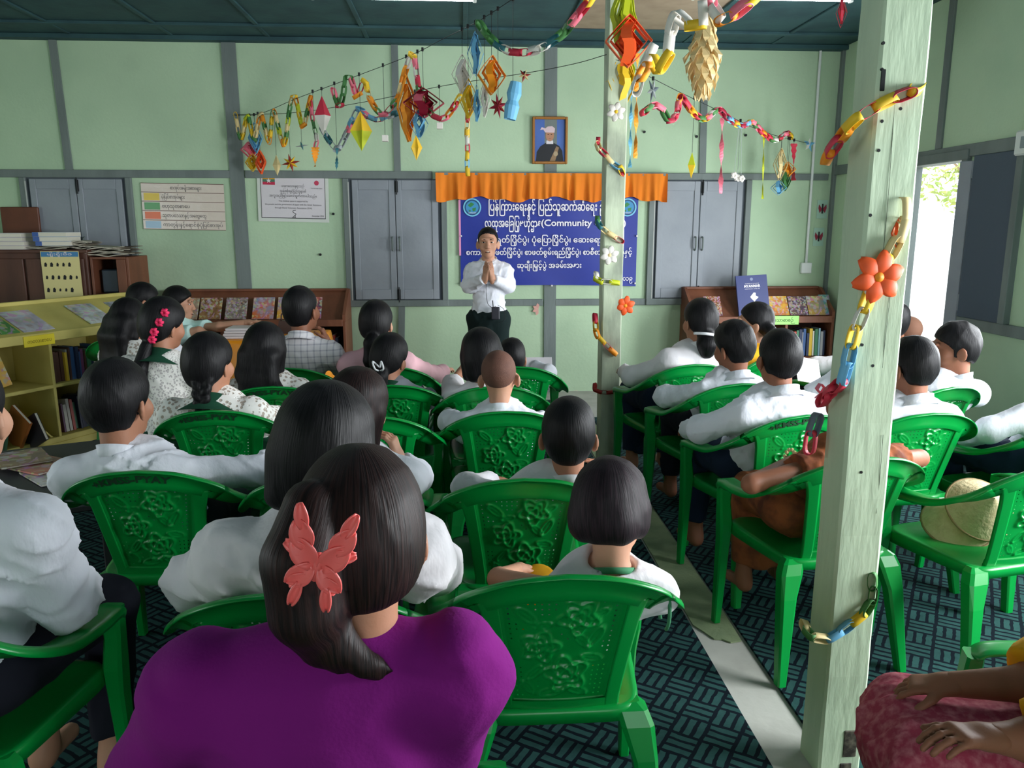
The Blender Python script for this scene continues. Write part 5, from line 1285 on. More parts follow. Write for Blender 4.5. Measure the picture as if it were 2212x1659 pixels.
C['HAT'] = chair(2300, 1003, 'green plastic armchair with straw hats on its seat at the right edge', yaw=12)
C['P20'] = chair(1660, 772, 'green plastic armchair under the girl in yellow', yaw=40)
C['P26'] = chair(1915, 772, 'green plastic armchair beside the doorway behind the thick post', yaw=20)
C['P27'] = chair(0, 0, 'green plastic armchair in the bottom right corner', yaw=72, xy=(1.50, 1.16))

# ================================================================ the people
def P(key, label, hx, hy, dy=.15, dz=0, **kw):
    """head centre (hx, hy) in the photograph; the head stands dy ahead of the backrest top"""
    c = C[key]; yaw = kw.pop('yaw', math.degrees(0)); back = c + Matrix.Rotation(R(yaw), 3, 'Z') @ Vector((0, -.275, 0))
    H = at_y(hx, hy, back.y + dy)
    xy = kw.pop('xy', None) or (c.x + kw.pop('ox', 0), c.y + kw.pop('oy', 0))
    return person(label, xy, yaw, head=tuple(H), **kw)
def lap(S=1.0, seat=.445): return None
# --- woman in purple, nearest
c = C['P1']
def armw(xy, yaw, *pts):
    """world points to the person's own frame"""
    m = Matrix.Rotation(R(-yaw), 3, 'Z'); return [tuple(m @ (Vector(p) - Vector((xy[0], xy[1], 0)))) for p in pts]
E, HC, M, NB, sh = person('woman in a purple blouse with a coral claw clip in her hair', (c.x - .03, c.y), 0, head=tuple(at_y(778, 1150, 1.06)), shtilt=.05, shx=-.042, shdrop=.036, pouf=True, hs=.95, S=.98, hd=(8, -6, 0), hair='pony', hvol=1.0, top='blouse', top_mat=PURPLE, collar=None, sleeve='elbow', puff=.06, sw=.186, build=1.06, low='sarong', low_mat=mat('dark_purple_cloth', (60, 22, 66), .9), h=.009, fold=.0035, hair_mat=HAIR_B,
       tail=[([(-.052, -.085, .070), (-.062, -.118, .01), (-.058, -.12, -.06), (-.045, -.10, -.12)], [.040, .054, .052, .034], .004), ([(-.035, -.10, -.09), (-.015, -.11, -.125), (.012, -.115, -.15), (.04, -.115, -.175)], [.026, .020, .013, .003]), ([(-.04, -.10, -.09), (-.03, -.11, -.13), (-.016, -.115, -.165)], [.024, .016, .004]), ([(-.03, -.10, -.09), (-.002, -.11, -.13), (.03, -.112, -.15), (.055, -.11, -.165)], [.018, .013, .009, .002])],
       arms={-1: ((-.25, .06, .70), (-.12, .28, .66), None, .4), 1: ((.19, .06, .70), (.12, .28, .66), None, .4)})
# claw clip
CORAL = mat('coral_plastic', (240, 104, 100), .35, .5)
cl = empty('claw_clip', HC + V3(-.026, -.176, .036)); cl.parent = E; cl.rotation_euler = (R(6), R(14), 0); cl.scale = (.72, .72, .72)
MB().tube([(0, 0, -.035), (0, 0, .012)], .008, 8).out('hinge', CORAL, cl, True)
def petal_mesh(ln, wd, an, cx, cz, dep=0.0, cup=.012, dome=.012):
    v = []; f = []; nu, nv = 8, 6; ca, sa = math.cos(an), math.sin(an)
    for i in range(nu + 1):
        t = i / nu; w = wd * math.sin(math.pi * (.08 + .87 * t)) ** .7
        for j in range(nv + 1):
            s = (j / nv - .5) * 2; u = ln * t; q = s * w; v.append((cx + u * ca - q * sa, dep - cup * (1 - s * s) - dome * math.sin(math.pi * t), cz + u * sa + q * ca))
    for i in range(nu):
        for j in range(nv): a = i * (nv + 1) + j; f.append((a, a + nv + 1, a + nv + 2, a + 1))
    return v, f
for s in (-1, 1):
    for (x, z, ln, wd, an) in ((.006, -.012, .060, .021, 52), (.022, .022, .052, .019, 64), (.032, .056, .045, .010, 72), (.008, -.008, .054, .019, -52), (.022, -.042, .045, .008, -80), (.020, .014, .040, .012, 16), (.012, -.03, .036, .010, -24)):
        a_ = R(an) if s > 0 else math.pi - R(an); v, f = petal_mesh(ln, wd, a_, s * x, z, -.004 - .005 * abs(an) / 60, -.006, .004)
        o = obj('petal', v, f, CORAL, cl, True); md = o.modifiers.new('thickness', 'SOLIDIFY'); md.thickness = .003
    for k in range(3): v, f = tube(catmull([(s * .012, 0, -.04 + .012 * k), (s * .03, .0, -.055 + .012 * k), (s * .026, .018, -.068 + .012 * k)], 4), [.004] * 8 + [.002], 6); obj('tooth', v, f, CORAL, cl, True)
# --- man at the left edge
c = C['P2']
person('person in a white shirt with rolled sleeves at the left edge', (c.x + .03, c.y - .02), -10, head=tuple(at_y(-82, 895, 1.74)), hs=1.0, S=.98, hd=(10, 0, 0), hair='short', top_mat=SHIRT, sleeve='roll', h=.009, fold=.010, sw=.165, seed=4, skin=SKIN_L, low_mat=DARK,
       arms={1: ((.215, .06, .685), (.08, .24, .68), None, .4)})
# --- left block
P('P3', 'woman in a sheer white blouse with dark hair ahead of the woman in purple', 706, 965, .14, hs=1.03, S=1.04, hd=(-14, -8, 6), hair='bob', hvol=1.08, hcut=-.14, top='blouse', top_mat=SHIRT2, collar=None, sleeve='elbow', puff=.18, build=1.10, sw=.185, h=.010, fold=.009, low='sarong', low_mat=DARK, seed=11, hair_mat=HAIR,
  arms={-1: ((-.30, .02, .68), (-.20, .24, .66), None, .4), 1: ((.30, .06, .68), (.16, .28, .66), None, .4)})
P('P5', 'boy in a white stand collar shirt sitting at the left', 258, 866, .17, hs=1.06, S=.92, hd=(-14, 0, 0), hair='short', hvol=1.05, top_mat=SHIRT, h=.009, fold=.009, seed=21, skin=SKIN, arms={1: ((.265, .05, .655), (.31, .27, .63), None, .3)}, low_mat=BLACKG)
c4 = C['P4']; a4 = armw((c4.x, c4.y), 0, at_y(900, 1075, 2.62), at_y(862, 995, 2.58))
P('P4', 'woman with straight reddish brown hair resting her chin on her hand', 775, 880, .24, hs=1.0, S=.98, hd=(-28, -4, 10), hair='long', tail=.10, hvol=1.03, hair_mat=HAIR_B, top='blouse', top_mat=SHIRT, collar=None, h=.011, seed=31, low='sarong', skin=SKIN_L, arms={1: (a4[0], a4[1], (-1, .2, .3), .9, (-.25, -.05, 1))})
P('P6', 'girl in white lace with a thick black plait and green collar', 455, 785, .16, tight=True, hs=.98, S=.95, hd=(-22, 0, 0), hair='plait', hvol=1.06, tail={'pts': [(.0, -.085, -.05), (-.01, -.11, -.10), (-.012, -.115, -.16), (-.012, -.112, -.215)], 'r': .046}, top='blouse', top_mat=LACE, collar='wide', collar_mat=GREEN_D, h=.010, seed=41, sleeve='elbow', puff=.15, sw=.175, low='sarong', low_mat=GREEN_D)
# girl with the flowers in her hair: bench height seat further left
bench_pts = []
def stool(x, y, label):
    E = thing('plastic_stool', label, 'stool', (x, y, .0105)); DG = mat('dark_green_plastic', (10, 70, 40), .45, .5)
    MB().cbox(-.17, .17, -.17, .17, .40, .43, .01).out('seat', DG, E)
    for a in (-1, 1):
        for b in (-1, 1): MB().poly([(a * .15 - .02, b * .15 - .02, .0), (a * .15 + .02, b * .15 - .02, .0), (a * .15 + .02, b * .15 + .02, .0), (a * .15 - .02, b * .15 + .02, .0)], (-a * .02, -b * .02, .40)).out('leg', DG, E)
stool(-1.40, 3.78, 'dark green stool under the girl with pink hair flowers'); stool(-1.93, 4.75, 'dark green stool under the dark haired girl beside the bookcase')
E, HC, M, NB, sh = person('girl in white fine lace with pink flowers pinned in her black hair', (-1.40, 3.78), -8, head=tuple(at_y(356, 700, 3.86)), hs=.96, S=.95, hd=(-25, -6, 8), hair='pony', hvol=1.05, tail=[([(-.05, -.10, -.10), (-.065, -.15, -.2), (-.06, -.155, -.30), (-.06, -.15, -.36)], [.03, .036, .03, .008])], top='blouse', top_mat=LACE_F, collar='wide', collar_mat=GREEN_D, h=.011, seed=51, sleeve='elbow', puff=.2, sw=.18, low='sarong', low_mat=GREEN_D)
ROSE = mat('pink_flower', (226, 40, 92), .6)
for k, (dx, dy, dz) in enumerate(((.055, -.085, .065), (.035, -.105, .022), (.01, -.112, -.022), (-.005, -.108, -.058))):
    fl_ = empty('hair_flower', HC + V3(dx, dy, dz)); fl_.parent = E
    for q in range(6): v, f = petal_mesh(.022, .010, q * math.pi / 3, 0, 0, -.004, .006); o = obj('petal', v, f, ROSE, fl_, True)
    MB().tube([(0, -.012, 0), (0, .004, 0)], .006, 6).out('centre', mat('deep_rose', (150, 20, 60), .6), fl_)
person('dark haired girl in patterned white blouse beside the yellow bookcase', (-1.93, 4.75), -30, head=tuple(at_y(281, 692, 4.85)), hs=.97, S=.95, hd=(0, -18, 0), hair='long', tail=.2, hvol=1.04, top='blouse', top_mat=LACE, h=.013, seed=61, low='sarong', low_mat=GREEN_D)
c = C['P8']; person('person with dark hair in the far left chair behind the girls', (c.x, c.y), -40, head=tuple(at_y(312, 650, c.y - .02)), hs=1.0, S=1.0, hd=(-20, -10, 0), hair='short', top_mat=SHIRT, h=.014, seed=63)
# woman in mint behind the table, facing right
sxy = (-2.20, 6.42); stool(sxy[0], sxy[1], 'dark green stool under the woman in mint behind the table')
m_ = armw(sxy, -75, at_y(474, 706, 6.25), at_y(532, 697, 6.25), at_y(430, 716, 6.2), at_y(450, 724, 6.2))
person('woman in a pale mint blouse reaching across the orange table', sxy, -75, head=tuple(at_y(388, 655, 6.40)), hs=1.02, S=1.0, hd=(-12, -4, 0), hair='pony', hvol=1.03, tail=[([(0, -.10, .0), (0, -.12, -.06)], [.05, .03])], face=True, skin=SKIN_L, top='blouse', top_mat=MINT, collar=None, sleeve='short', h=.011, seed=65, low='sarong', low_mat=NAVY,
       arms={1: (m_[2], m_[3], None, .4), -1: (m_[0], m_[1], (0, 0, -1), .3)})
P('P10', 'girl in white lace with long wavy black hair half tied', 574, 755, .25, tight=True, hs=.98, S=.93, hd=(-10, -4, 4), hair='long', tail=.13, hvol=1.08, top='blouse', top_mat=LACE, h=.011, seed=71, sleeve='elbow', puff=.12, low='sarong', low_mat=GREEN_D)
P('P11', 'boy in a pale plaid shirt with hand raised to his chin', 652, 668, .18, hs=1.0, S=.94, hd=(-24, 6, 0), hair='short', top_mat=PLAID, collar='fold', h=.011, seed=75, skin=SKIN_D, sleeve='short', arms={1: ((.26, .12, .72), (.14, .20, .90), (-1, 0, .2), 1.0, (-.35, -.05, 1))}, low_mat=DARK)
P('P12', 'woman in a pink blouse with a long ponytail', 815, 697, .17, hs=.96, S=.95, hd=(-16, 0, 0), hair='pony', tail=[([(-.01, -.10, -.06), (-.02, -.13, -.10), (-.03, -.14, -.2), (-.03, -.14, -.27)], [.03, .045, .04, .012])], top='blouse', top_mat=PINK, h=.012, seed=81, low='sarong', low_mat=DARK, skin=SKIN_L, arms={1: ((.235, .05, .70), (.30, .28, .66), None, .4)})
E, HC, M, NB, sh = P('P13', 'girl with white ribbons on a short ponytail', 843, 772, .22, tight=True, hs=.92, S=.82, hd=(-24, -8, 8), hair='pony', hvol=1.03, tail=[([(-.03, -.10, -.04), (-.045, -.125, -.08), (-.05, -.13, -.16), (-.03, -.125, -.20)], [.025, .04, .044, .014])], top='blouse', top_mat=GREY, collar='wide', collar_mat=GREEN_D, h=.011, seed=85, low='sarong', low_mat=GREEN_D)
RIB = mat('white_ribbon', (232, 232, 236), .5)
for dx, dz in ((-.06, -.03), (-.02, -.03)): MB().tube(catmull([tuple(HC + V3(-.04, -.118, -.03)), tuple(HC + V3(dx - .01, -.15, .005)), tuple(HC + V3(dx, -.155, -.03)), tuple(HC + V3(-.04, -.13, -.045))], 5), .0045, 5).out('ribbon', RIB, E, True)
MB().tube(catmull([tuple(HC + V3(-.045, -.125, -.045)), tuple(HC + V3(-.085, -.15, -.07)), tuple(HC + V3(-.095, -.15, -.13))], 5), .0045, 5).out('ribbon', RIB, E, True)
P('P14', 'girl with bobbed black hair in a white blouse hunched forward', 1040, 768, .16, tight=True, hs=.98, S=.86, hd=(6, -6, -4), hair='bob', hvol=1.08, hcut=-.13, top='blouse', top_mat=SHIRT2, collar=None, h=.011, seed=91, low='sarong', low_mat=GREEN_D, sleeve='elbow', arms={-1: ((-.20, .14, .76), (-.16, .22, .80), None, .6)})
P('P15', 'small boy mostly hidden near the front of the centre row', 1105, 772, .18, hs=.86, S=.72, hd=(0, 0, 0), hair='short', top_mat=SHIRT, h=.012, seed=95, arms={1: ((.22, .1, .72), (.14, .22, .74), None, .5)})
P('C', 'boy with a shaved head in a white shirt', 1078, 812, .16, tight=True, hs=.92, S=.84, hd=(-6, 0, -3), hair='cropped', hair_mat=HAIR_S, top_mat=SHIRT, h=.010, fold=.006, seed=101, skin=SKIN_L, arms={-1: ((-.235, .02, .68), (-.14, .22, .66), None, .4)}, low_mat=DARK, neckk=.92)
c4 = C['B']; a4 = armw((c4.x, c4.y), 0, at_y(1320, 1140, 2.60), at_y(1292, 1048, 2.55))
E, HC, M, NB, sh = P('B', 'boy in a white shirt holding one hand up by his ear', 1228, 938, .17, hs=.97, S=.85, hd=(-8, 2, 0), hair='short', top_mat=SHIRT2, h=.009, seed=111, skin=SKIN, nape=-.088, arms={1: (a4[0], a4[1], (-1, -.2, 0), 1.2, (.0, -.1, 1))}, low_mat=DARK)
E, HC, M, NB, sh = P('A', 'toddler in a white sleeveless top with green edging', 1324, 1096, .16, hs=.88, S=.74, hd=(-34, -4, -6), hair='bob', hvol=1.05, hcut=-.082, hair_mat=strands(mat('hair_soft', (26, 18, 24), .55, .2), (20, 14, 19), (44, 30, 37), 30, .25), top='tank', top_mat=SHIRT2, collar='trim', collar_mat=TRIM, h=.008, seed=121, low='shorts', low_mat=YEL, skin=SKIN_L, ox=.06, fold=.003, arms={-1: ((-.19, .06, .66), (-.13, .20, .62), None, .4), 1: ((.19, .06, .66), (.12, .22, .62), None, .4)})
for s in (-1, 1):
    pts = [tuple(sh[s] + V3(-s * .0 + s * .004, .052 * math.cos(a), -.03 + .062 * math.sin(a))) for a in np.linspace(R(-60), R(240), 18)]
    MB().tube(pts, .0045, 6).out('edging', TRIM, E, True)
# --- right block
E, HC, M, NB, sh = P('P19', 'woman in a white blouse with a low bun and white hair band', 1510, 693, .17, hs=.96, S=1.0, hd=(8, -4, 0), hair='bun', tail=[([(0, -.10, -.08), (0, -.125, -.12), (.0, -.12, -.16)], [.05, .062, .045])], top='blouse', top_mat=SHIRT2, collar='stand', h=.012, seed=131, low='sarong', low_mat=NAVY, yaw=9, puff=.1, arms={-1: ((-.245, .02, .68), (-.20, .25, .66), None, .4)})
MB().tube(catmull([tuple(HC + V3(-.075, -.10, -.055)), tuple(HC + V3(-.03, -.155, -.052)), tuple(HC + V3(.03, -.155, -.065)), tuple(HC + V3(.075, -.10, -.10))], 5), .008, 8).out('hair_band', RIB, E, True)
P('P20', 'girl in a yellow blouse turning her head to the left', 1628, 697, .27, oy=.05, hs=.95, S=.92, yaw=30, hd=(40, 0, 0), hair='pony', tail=[([(0, -.10, -.02), (0, -.135, -.04), (0, -.15, -.12)], [.04, .035, .014])], top='blouse', top_mat=YEL, collar=None, face=True, skin=SKIN_L, h=.012, seed=135, low='sarong', low_mat=DARK)
P('P21', 'boy in a white pleated shirt second from the front in the right block', 1583, 748, .16, tight=True, hs=.99, S=.92, yaw=9, hd=(18, -8, -6), hair='short', hvol=1.04, top_mat=SHIRT, collar='fold', h=.011, seed=141, skin=SKIN_D, low_mat=DARK, arms={-1: ((-.255, .02, .68), (-.16, .24, .64), None, .4)}, fold=.006)
P('P22', 'boy in a white shirt in the chair lettered KMSS-PYAY on the right', 1681, 772, .16, tight=True, hs=.95, S=.96, yaw=10, hd=(-6, 2, 0), hair='short', hvol=.99, ox=-.06, top_mat=SHIRT, collar='fold', h=.010, seed=151, skin=SKIN_D, low_mat=NAVY, fold=.006, nape=-.06, arms={-1: ((-.235, .0, .68), (-.16, .26, .64), None, .5)})
# girl behind the post
c = C['P23']; hx = (c.x - .03, c.y)
a_ = armw(hx, 8, at_z(1622, 1062, .685), at_z(1722, 990, .71), at_z(1985, 1002, .69), at_z(1885, 985, .71))
E, HC, M, NB, sh = person('girl in an orange brown print dress hidden behind the thick post', hx, 8, head=tuple(at_y(1842, 868, c.y - .06)), tight=True, hs=.92, S=.84, hd=(0, 0, 0), hair='pony', tail=[([(0, -.1, -.02), (0, -.13, -.1)], [.03, .02])], top='blouse', top_mat=BROWNF, collar=None, sleeve='cap', h=.010, seed=161, low='sarong', low_mat=BROWNF, skin=SKIN_D, fold=.008, build=1.0, sw=.135,
       arms={-1: (a_[0], a_[1], (0, 0, -1), .5), 1: (a_[2], a_[3], (0, 0, -1), .4)})
w_ = np.array(a_[1]); bl = empty('bracelet', w_ - V3(.03, .0, .0)); bl.parent = E
for k in range(12): an = k * math.pi / 6; v, f = lathe([(.0005, -.008), (.008, -.003), (.008, .004), (.0005, .008)], 6); obj('bead', [(.030 * math.sin(an) * .2 + p[0], .034 * math.cos(an) + p[1], .034 * math.sin(an) + p[2]) for p in v], f, mat('cream_bead', (226, 204, 150), .5), bl)
P('P24', 'boy in a white shirt just right of the thick post', 1968, 790, .16, hs=.97, S=.94, yaw=6, hd=(10, -6, 0), hair='short', top_mat=SHIRT, collar='fold', h=.010, seed=171, skin=SKIN_D, low_mat=NAVY, fold=.006)
P('P25', 'boy in profile facing left beside the doorway', 2060, 752, .25, oy=.06, hs=1.02, S=.96, yaw=25, hd=(48, -4, 0), hair='short', hvol=1.02, top_mat=SHIRT, collar='stand', face=True, h=.011, seed=181, skin=SKIN_D, low_mat=NAVY, nape=-.055, arms={-1: ((-.22, .16, .80), (-.30, .30, .70), None, .4)})
P('P26', 'man in a pale shirt sitting close to the doorway', 1922, 694, .24, oy=.06, hs=1.0, S=1.0, yaw=20, hd=(0, 0, 0), hair='short', top_mat=SHIRT2, collar='fold', h=.013, seed=185, skin=SKIN_D, low_mat=DARK)
cc = C['P26']; xy = (cc.x + .42, cc.y + .25); stool(xy[0], xy[1], 'dark green stool under the bald child by the doorway'); person('small bald child in front of the bright doorway', xy, 30, head=tuple(at_y(1958, 718, xy[1])), hs=.88, S=.7, hair='cropped', hair_mat=mat('hair_fuzz', (120, 84, 66), .8), top_mat=SHIRT, h=.013, seed=187, low='shorts')
c = C['R1']; person('person in a white shirt and dark trousers at the far right edge', (c.x + .05, c.y), 12, head=(c.x + .22, c.y + .0, 1.05), hs=.95, S=.92, hair='short', top_mat=SHIRT, collar='fold', h=.011, seed=191, low_mat=NAVY, arms={-1: ((-.22, .02, .62), (-.12, .24, .60), None, .4)})
c = C['P27']; hx = (c.x, c.y)
a_ = armw(hx, 72, at_y(2225, 1478, 1.30), at_y(2060, 1478, 1.36), at_y(2225, 1600, 1.16), at_y(2140, 1640, 1.15))
person('person in a pink floral skirt and yellow sleeves in the bottom right corner', hx, 72, head=(c.x + .06, c.y + .02, 1.08), hs=.98, S=.95, hair='short', top='blouse', top_mat=YEL, sleeve='elbow', h=.009, seed=195, low='sarong', low_mat=FLORAL, skin=SKIN_D, arms={1: (a_[0], a_[1], (0, 0, -1), .6), -1: (a_[2], a_[3], (0, 0, -1), .5)})
# --- the boy at the front, hands pressed together, facing the room
by_ = 6.35; bx_ = at_y(1055, 640, by_).x; fy = 171
hd_ = at_y(1054, 524, by_ - .02)
W_ = armw((bx_, by_), fy, at_y(1012, 618, by_ - .03), at_y(1049, 602, by_ - .20), at_y(1099, 618, by_ - .03), at_y(1062, 602, by_ - .20))
fdir = tuple(Matrix.Rotation(R(-fy), 3, 'Z') @ Vector((0, -.12, 1)))
px_l = tuple(Matrix.Rotation(R(-fy), 3, 'Z') @ Vector((.8, .6, 0))); px_r = tuple(Matrix.Rotation(R(-fy), 3, 'Z') @ Vector((-.8, .6, 0)))
fl_l = tuple(Matrix.Rotation(R(-fy), 3, 'Z') @ Vector((.12, -.22, 1))); fl_r = tuple(Matrix.Rotation(R(-fy), 3, 'Z') @ Vector((-.12, -.22, 1)))
wl_, wr_ = np.array(W_[1]), np.array(W_[3]); mid = (wl_ + wr_) / 2; dd = (wr_ - wl_) / np.linalg.norm(wr_ - wl_); wl_ = mid - dd * .026; wr_ = mid + dd * .026
E, HC, M, NB, sh = person('boy standing before the banner with palms pressed together', (bx_, by_), fy, head=tuple(hd_), hs=.97, S=.93, hd=(6, 2, 0), hair='short', hvol=.95, hline=.088, face=True, skin=SKIN_L, stand=True, top_mat=SHIRT, collar='stand', h=.008, fold=.007, seed=201, low='sarong', low_mat=BLACKG, neckk=1.05, build=1.0, sw=.142,
       arms={1: (W_[0], tuple(wl_), px_l, .02, fl_l), -1: (W_[2], tuple(wr_), px_r, .02, fl_r)})
MIC = mat('black_foam', (20, 20, 22), .8)
mc = empty('lapel_microphone', HC + V3(-.02, .095, -.19)); mc.parent = E; v, f = lathe([(.0005, -.014), (.01, -.009), (.013, 0), (.01, .009), (.0005, .014)], 12); obj('foam_tip', v, f, MIC, mc, True)
pk = empty('microphone_pack', HC + V3(-.075, .135, -.545)); pk.parent = E; MB().cbox(-.032, .032, -.015, .015, -.05, .05, .006).out('case', mat('dark_grey_plastic', (62, 62, 72), .5), pk); MB().tube([(.02, 0, .05), (.024, 0, .10)], .004, 6).out('aerial', IRON, pk)
MB().tube(catmull([tuple(HC + V3(-.02, .10, -.20)), tuple(HC + V3(.0, .13, -.33)), tuple(HC + V3(-.01, .14, -.46)), tuple(HC + V3(-.05, .15, -.50)), tuple(HC + V3(-.075, .14, -.49))], 6), .0022, 5).out('cable', IRON, E, True)
MB().tube(catmull([tuple(HC + V3(-.09, .13, -.48)), tuple(HC + V3(-.14, .12, -.52)), tuple(HC + V3(-.14, .12, -.60)), tuple(HC + V3(-.10, .13, -.62))], 6), .0018, 5).out('cable', IRON, E, True)
# --- straw hats on a chair
STRAW = mat('straw', (208, 190, 150), .8, .2, var=(30, .5, (176, 156, 116)), bump=(80, .4))
c = C['HAT']
for k, (dx, dy, z, tx, ty, lab) in enumerate(((-.03, .09, .478, 24, -18, 'pale straw hat leaning at the front of the right chair seat'), (.02, .05, .548, 46, -16, 'pale conical straw hat propped against the right chair backrest'))):
    E = thing('straw_hat', lab, 'hat', (c.x + dx, c.y + dy, z), 0, None, (R(tx), R(ty), R(12)))
    v, f = lathe([(.002, .105), (.016, .094), (.06, .052), (.118, .006), (.122, .0), (.116, -.001), (.058, .045), (.015, .086), (.002, .096)], 30); obj('crown', v, f, STRAW, E, True)
    v, f = lathe([(.119, -.003), (.125, .002), (.119, .006), (.114, .002), (.119, -.003)], 30); obj('rim', v, f, mat('straw_rim', (150, 126, 88), .8), E, True)
# papers held by some of the audience
for px_, py_, Y, rz, lab in ((1282, 998, 0, 0, None),):
    pass
c = C['P22']; tag(MB().cbox(-.10, .10, -.07, .07, 0, .002, .0005).out('paper_sheet', PAPER), 'white paper sheet on the knee of the boy in the lettered right chair', 'paper').matrix_world = Matrix.Translation((c.x - .10, c.y + .22, .585)) @ Matrix.Rotation(R(14), 4, 'Z')
c = C['P15']; tag(MB().cbox(-.08, .08, -.06, .06, 0, .002, .0005).out('paper_sheet', PAPER), 'white paper sheet held up by the small boy at the front', 'paper').matrix_world = Matrix.Translation((c.x + .17, c.y + .20, .74)) @ Matrix.Rotation(R(55), 4, 'X')
c = C['P20']; tag(MB().cbox(-.09, .09, -.07, .07, 0, .002, .0005).out('paper_sheet', PAPER), 'grey white paper sheet beside the thick post near the girl in yellow', 'paper').matrix_world = Matrix.Translation(at_y(1745, 800, 4.0)) @ Matrix.Rotation(R(60), 4, 'X') @ Matrix.Rotation(R(25), 4, 'Y')
c = C['P2']
E = thing('photo_album', 'photo magazine held low by the person at the left edge', 'magazine', (c.x + .02, c.y + .22, .56), R(-20), None, (R(25), 0, R(-20))); MB().cbox(-.11, .11, -.14, .14, 0, .006, .001).out('pages', bcover('held', (214, 190, 150), 14, (120, 110, 140)), E)

# ================================================================ paper garlands and hanging ornaments
def pm(name, rgb): return mat('paper_' + name, rgb, .55, .35)
PC = {'yel': pm('yellow', (232, 190, 44)), 'red': pm('red', (202, 52, 74)), 'pink': pm('pink', (240, 120, 140)), 'grn': pm('green', (74, 130, 72)), 'blu': pm('blue', (110, 176, 214)), 'wht': pm('white', (226, 222, 214)), 'org': pm('orange', (240, 150, 36)), 'tea': pm('teal', (50, 110, 120)), 'crm': pm('cream', (228, 206, 150)), 'mag': pm('crimson', (164, 32, 60)), 'lim': pm('lime', (190, 200, 40)), 'gry': pm('grey', (170, 178, 180)), 'brk': pm('brick_red', (150, 40, 34)), 'vml': pm('vermilion', (238, 92, 40)), 'dgr': pm('slate', (96, 108, 118)), 'tan': pm('tan', (222, 194, 140))}
def link_mesh(ln, wd, hh):
    """one paper ring, flattened, strip width wd"""
    v = []; f = []; n = 14
    for k in range(n):
        a = 2 * math.pi * k / n; x = math.copysign(abs(math.cos(a)) ** .6, math.cos(a)) * ln / 2; z = math.copysign(abs(math.sin(a)) ** .8, math.sin(a)) * hh / 2
        for s in (-.5, .5): v.append((x, s * wd, z))
    for k in range(n): k2 = (k + 1) % n; f.append((2 * k, 2 * k2, 2 * k2 + 1, 2 * k + 1))
    m0 = len(v); v += [(p[0] * .94, p[1], p[2] * .90) for p in v]
    for k in range(n):
        k2 = (k + 1) % n; f += [(m0 + 2 * k, m0 + 2 * k + 1, m0 + 2 * k2 + 1, m0 + 2 * k2), (2 * k, m0 + 2 * k, m0 + 2 * k2, 2 * k2), (2 * k + 1, 2 * k2 + 1, m0 + 2 * k2 + 1, m0 + 2 * k + 1)]
    return v, f
LM = {}
def lmesh(c):
    if c not in LM: v, f = link_mesh(1.0, .36, .42); LM[c] = mesh('link', v, f, PC[c], True)
    return LM[c]
def garland(pts, label, cols, size, seed=0, tag_group='paper chain garlands'):
    """pts: (pixel x, pixel y, distance into the room) along the hanging chain"""
    P3 = [at_y(x, y, Y) for x, y, Y in pts]; c = catmull(P3, 8)
    E = thing('paper_chain', label, 'garland', c[0], 0, tag_group); rnd = random.Random(seed)
    L = [0.0]
    for i in range(1, len(c)): L.append(L[-1] + (c[i] - c[i - 1]).length)
    s = size * .4; k = 0
    while s < L[-1]:
        j = max(1, int(np.searchsorted(L, s))); t = (s - L[j - 1]) / max(L[j] - L[j - 1], 1e-6); p = c[j - 1].lerp(c[j], t); d = (c[j] - c[j - 1]).normalized()
        q = d.to_track_quat('X', 'Z').to_matrix().to_4x4()
        M_ = Matrix.Translation(p - c[0]) @ q @ Matrix.Rotation(R(90 * (k % 2) + rnd.uniform(-25, 25)), 4, 'X') @ Matrix.Scale(size * 1.18, 4)
        inst('link', lmesh(rnd.choice(cols)), E, mtx=M_); s += size * .86; k += 1
    return E
STR = []
def pix_x(p):
    d = p - CAM; lat = d.x * CYW - d.y * SYW; fw = d.x * SYW + d.y * CYW; return CX + F * lat / (fw * CP - d.z * SP)
def string(pts, label):
    STR.append([(pix_x(p), p.y, p.z) for p in catmull([at_y(x, y, Y) for x, y, Y in pts], 6)])
    c = catmull([at_y(x, y, Y) for x, y, Y in pts], 6); tag(MB().tube(c, .0022, 5).out('string', IRON), label, 'string')
string([(503, 250, 7.34), (560, 246, 7.15), (640, 213, 6.8), (760, 168, 6.35), (890, 118, 5.9), (955, 85, 5.7), (1034, 45, 5.3), (1120, -10, 5.0)], 'thin dark string rising from the wall stud to the ceiling carrying garlands')
string([(505, 248, 7.34), (640, 243, 7.0), (800, 218, 6.6), (960, 185, 6.1), (1135, 158, 5.6), (1240, 138, 5.2), (1310, 118, 4.93)], 'thin dark string from the wall stud to the flaking post')
string([(1335, 130, 4.93), (1450, 190, 5.6), (1550, 238, 6.1), (1650, 285, 6.7), (1755, 312, 7.33)], 'thin string from the flaking post to the right corner')
mix = ['yel', 'red', 'pink', 'grn', 'crm', 'wht', 'org', 'grn']
Yw = lambda x: 7.3 - (x - 505) * .0035
garland([(508, 245, 7.2), (521, 299, 7.2), (535, 252, 7.15), (549, 300, 7.1), (564, 248, 7.05), (581, 307, 7.0), (591, 240, 7.0), (613, 312, 6.9), (627, 228, 6.85), (638, 212, 6.8), (654, 272, 6.75), (670, 215, 6.7)], 'small yellow and green paper chain zigzagging beside the wall stud', ['yel', 'grn', 'lim', 'crm', 'org', 'grn'], .062, 1)
garland([(670, 218, 6.7), (676, 262, 6.7), (684, 300, 6.7), (681, 318, 6.7)], 'short red and green paper chain hanging above the orange tassel', ['red', 'grn', 'pink', 'wht'], .06, 2)
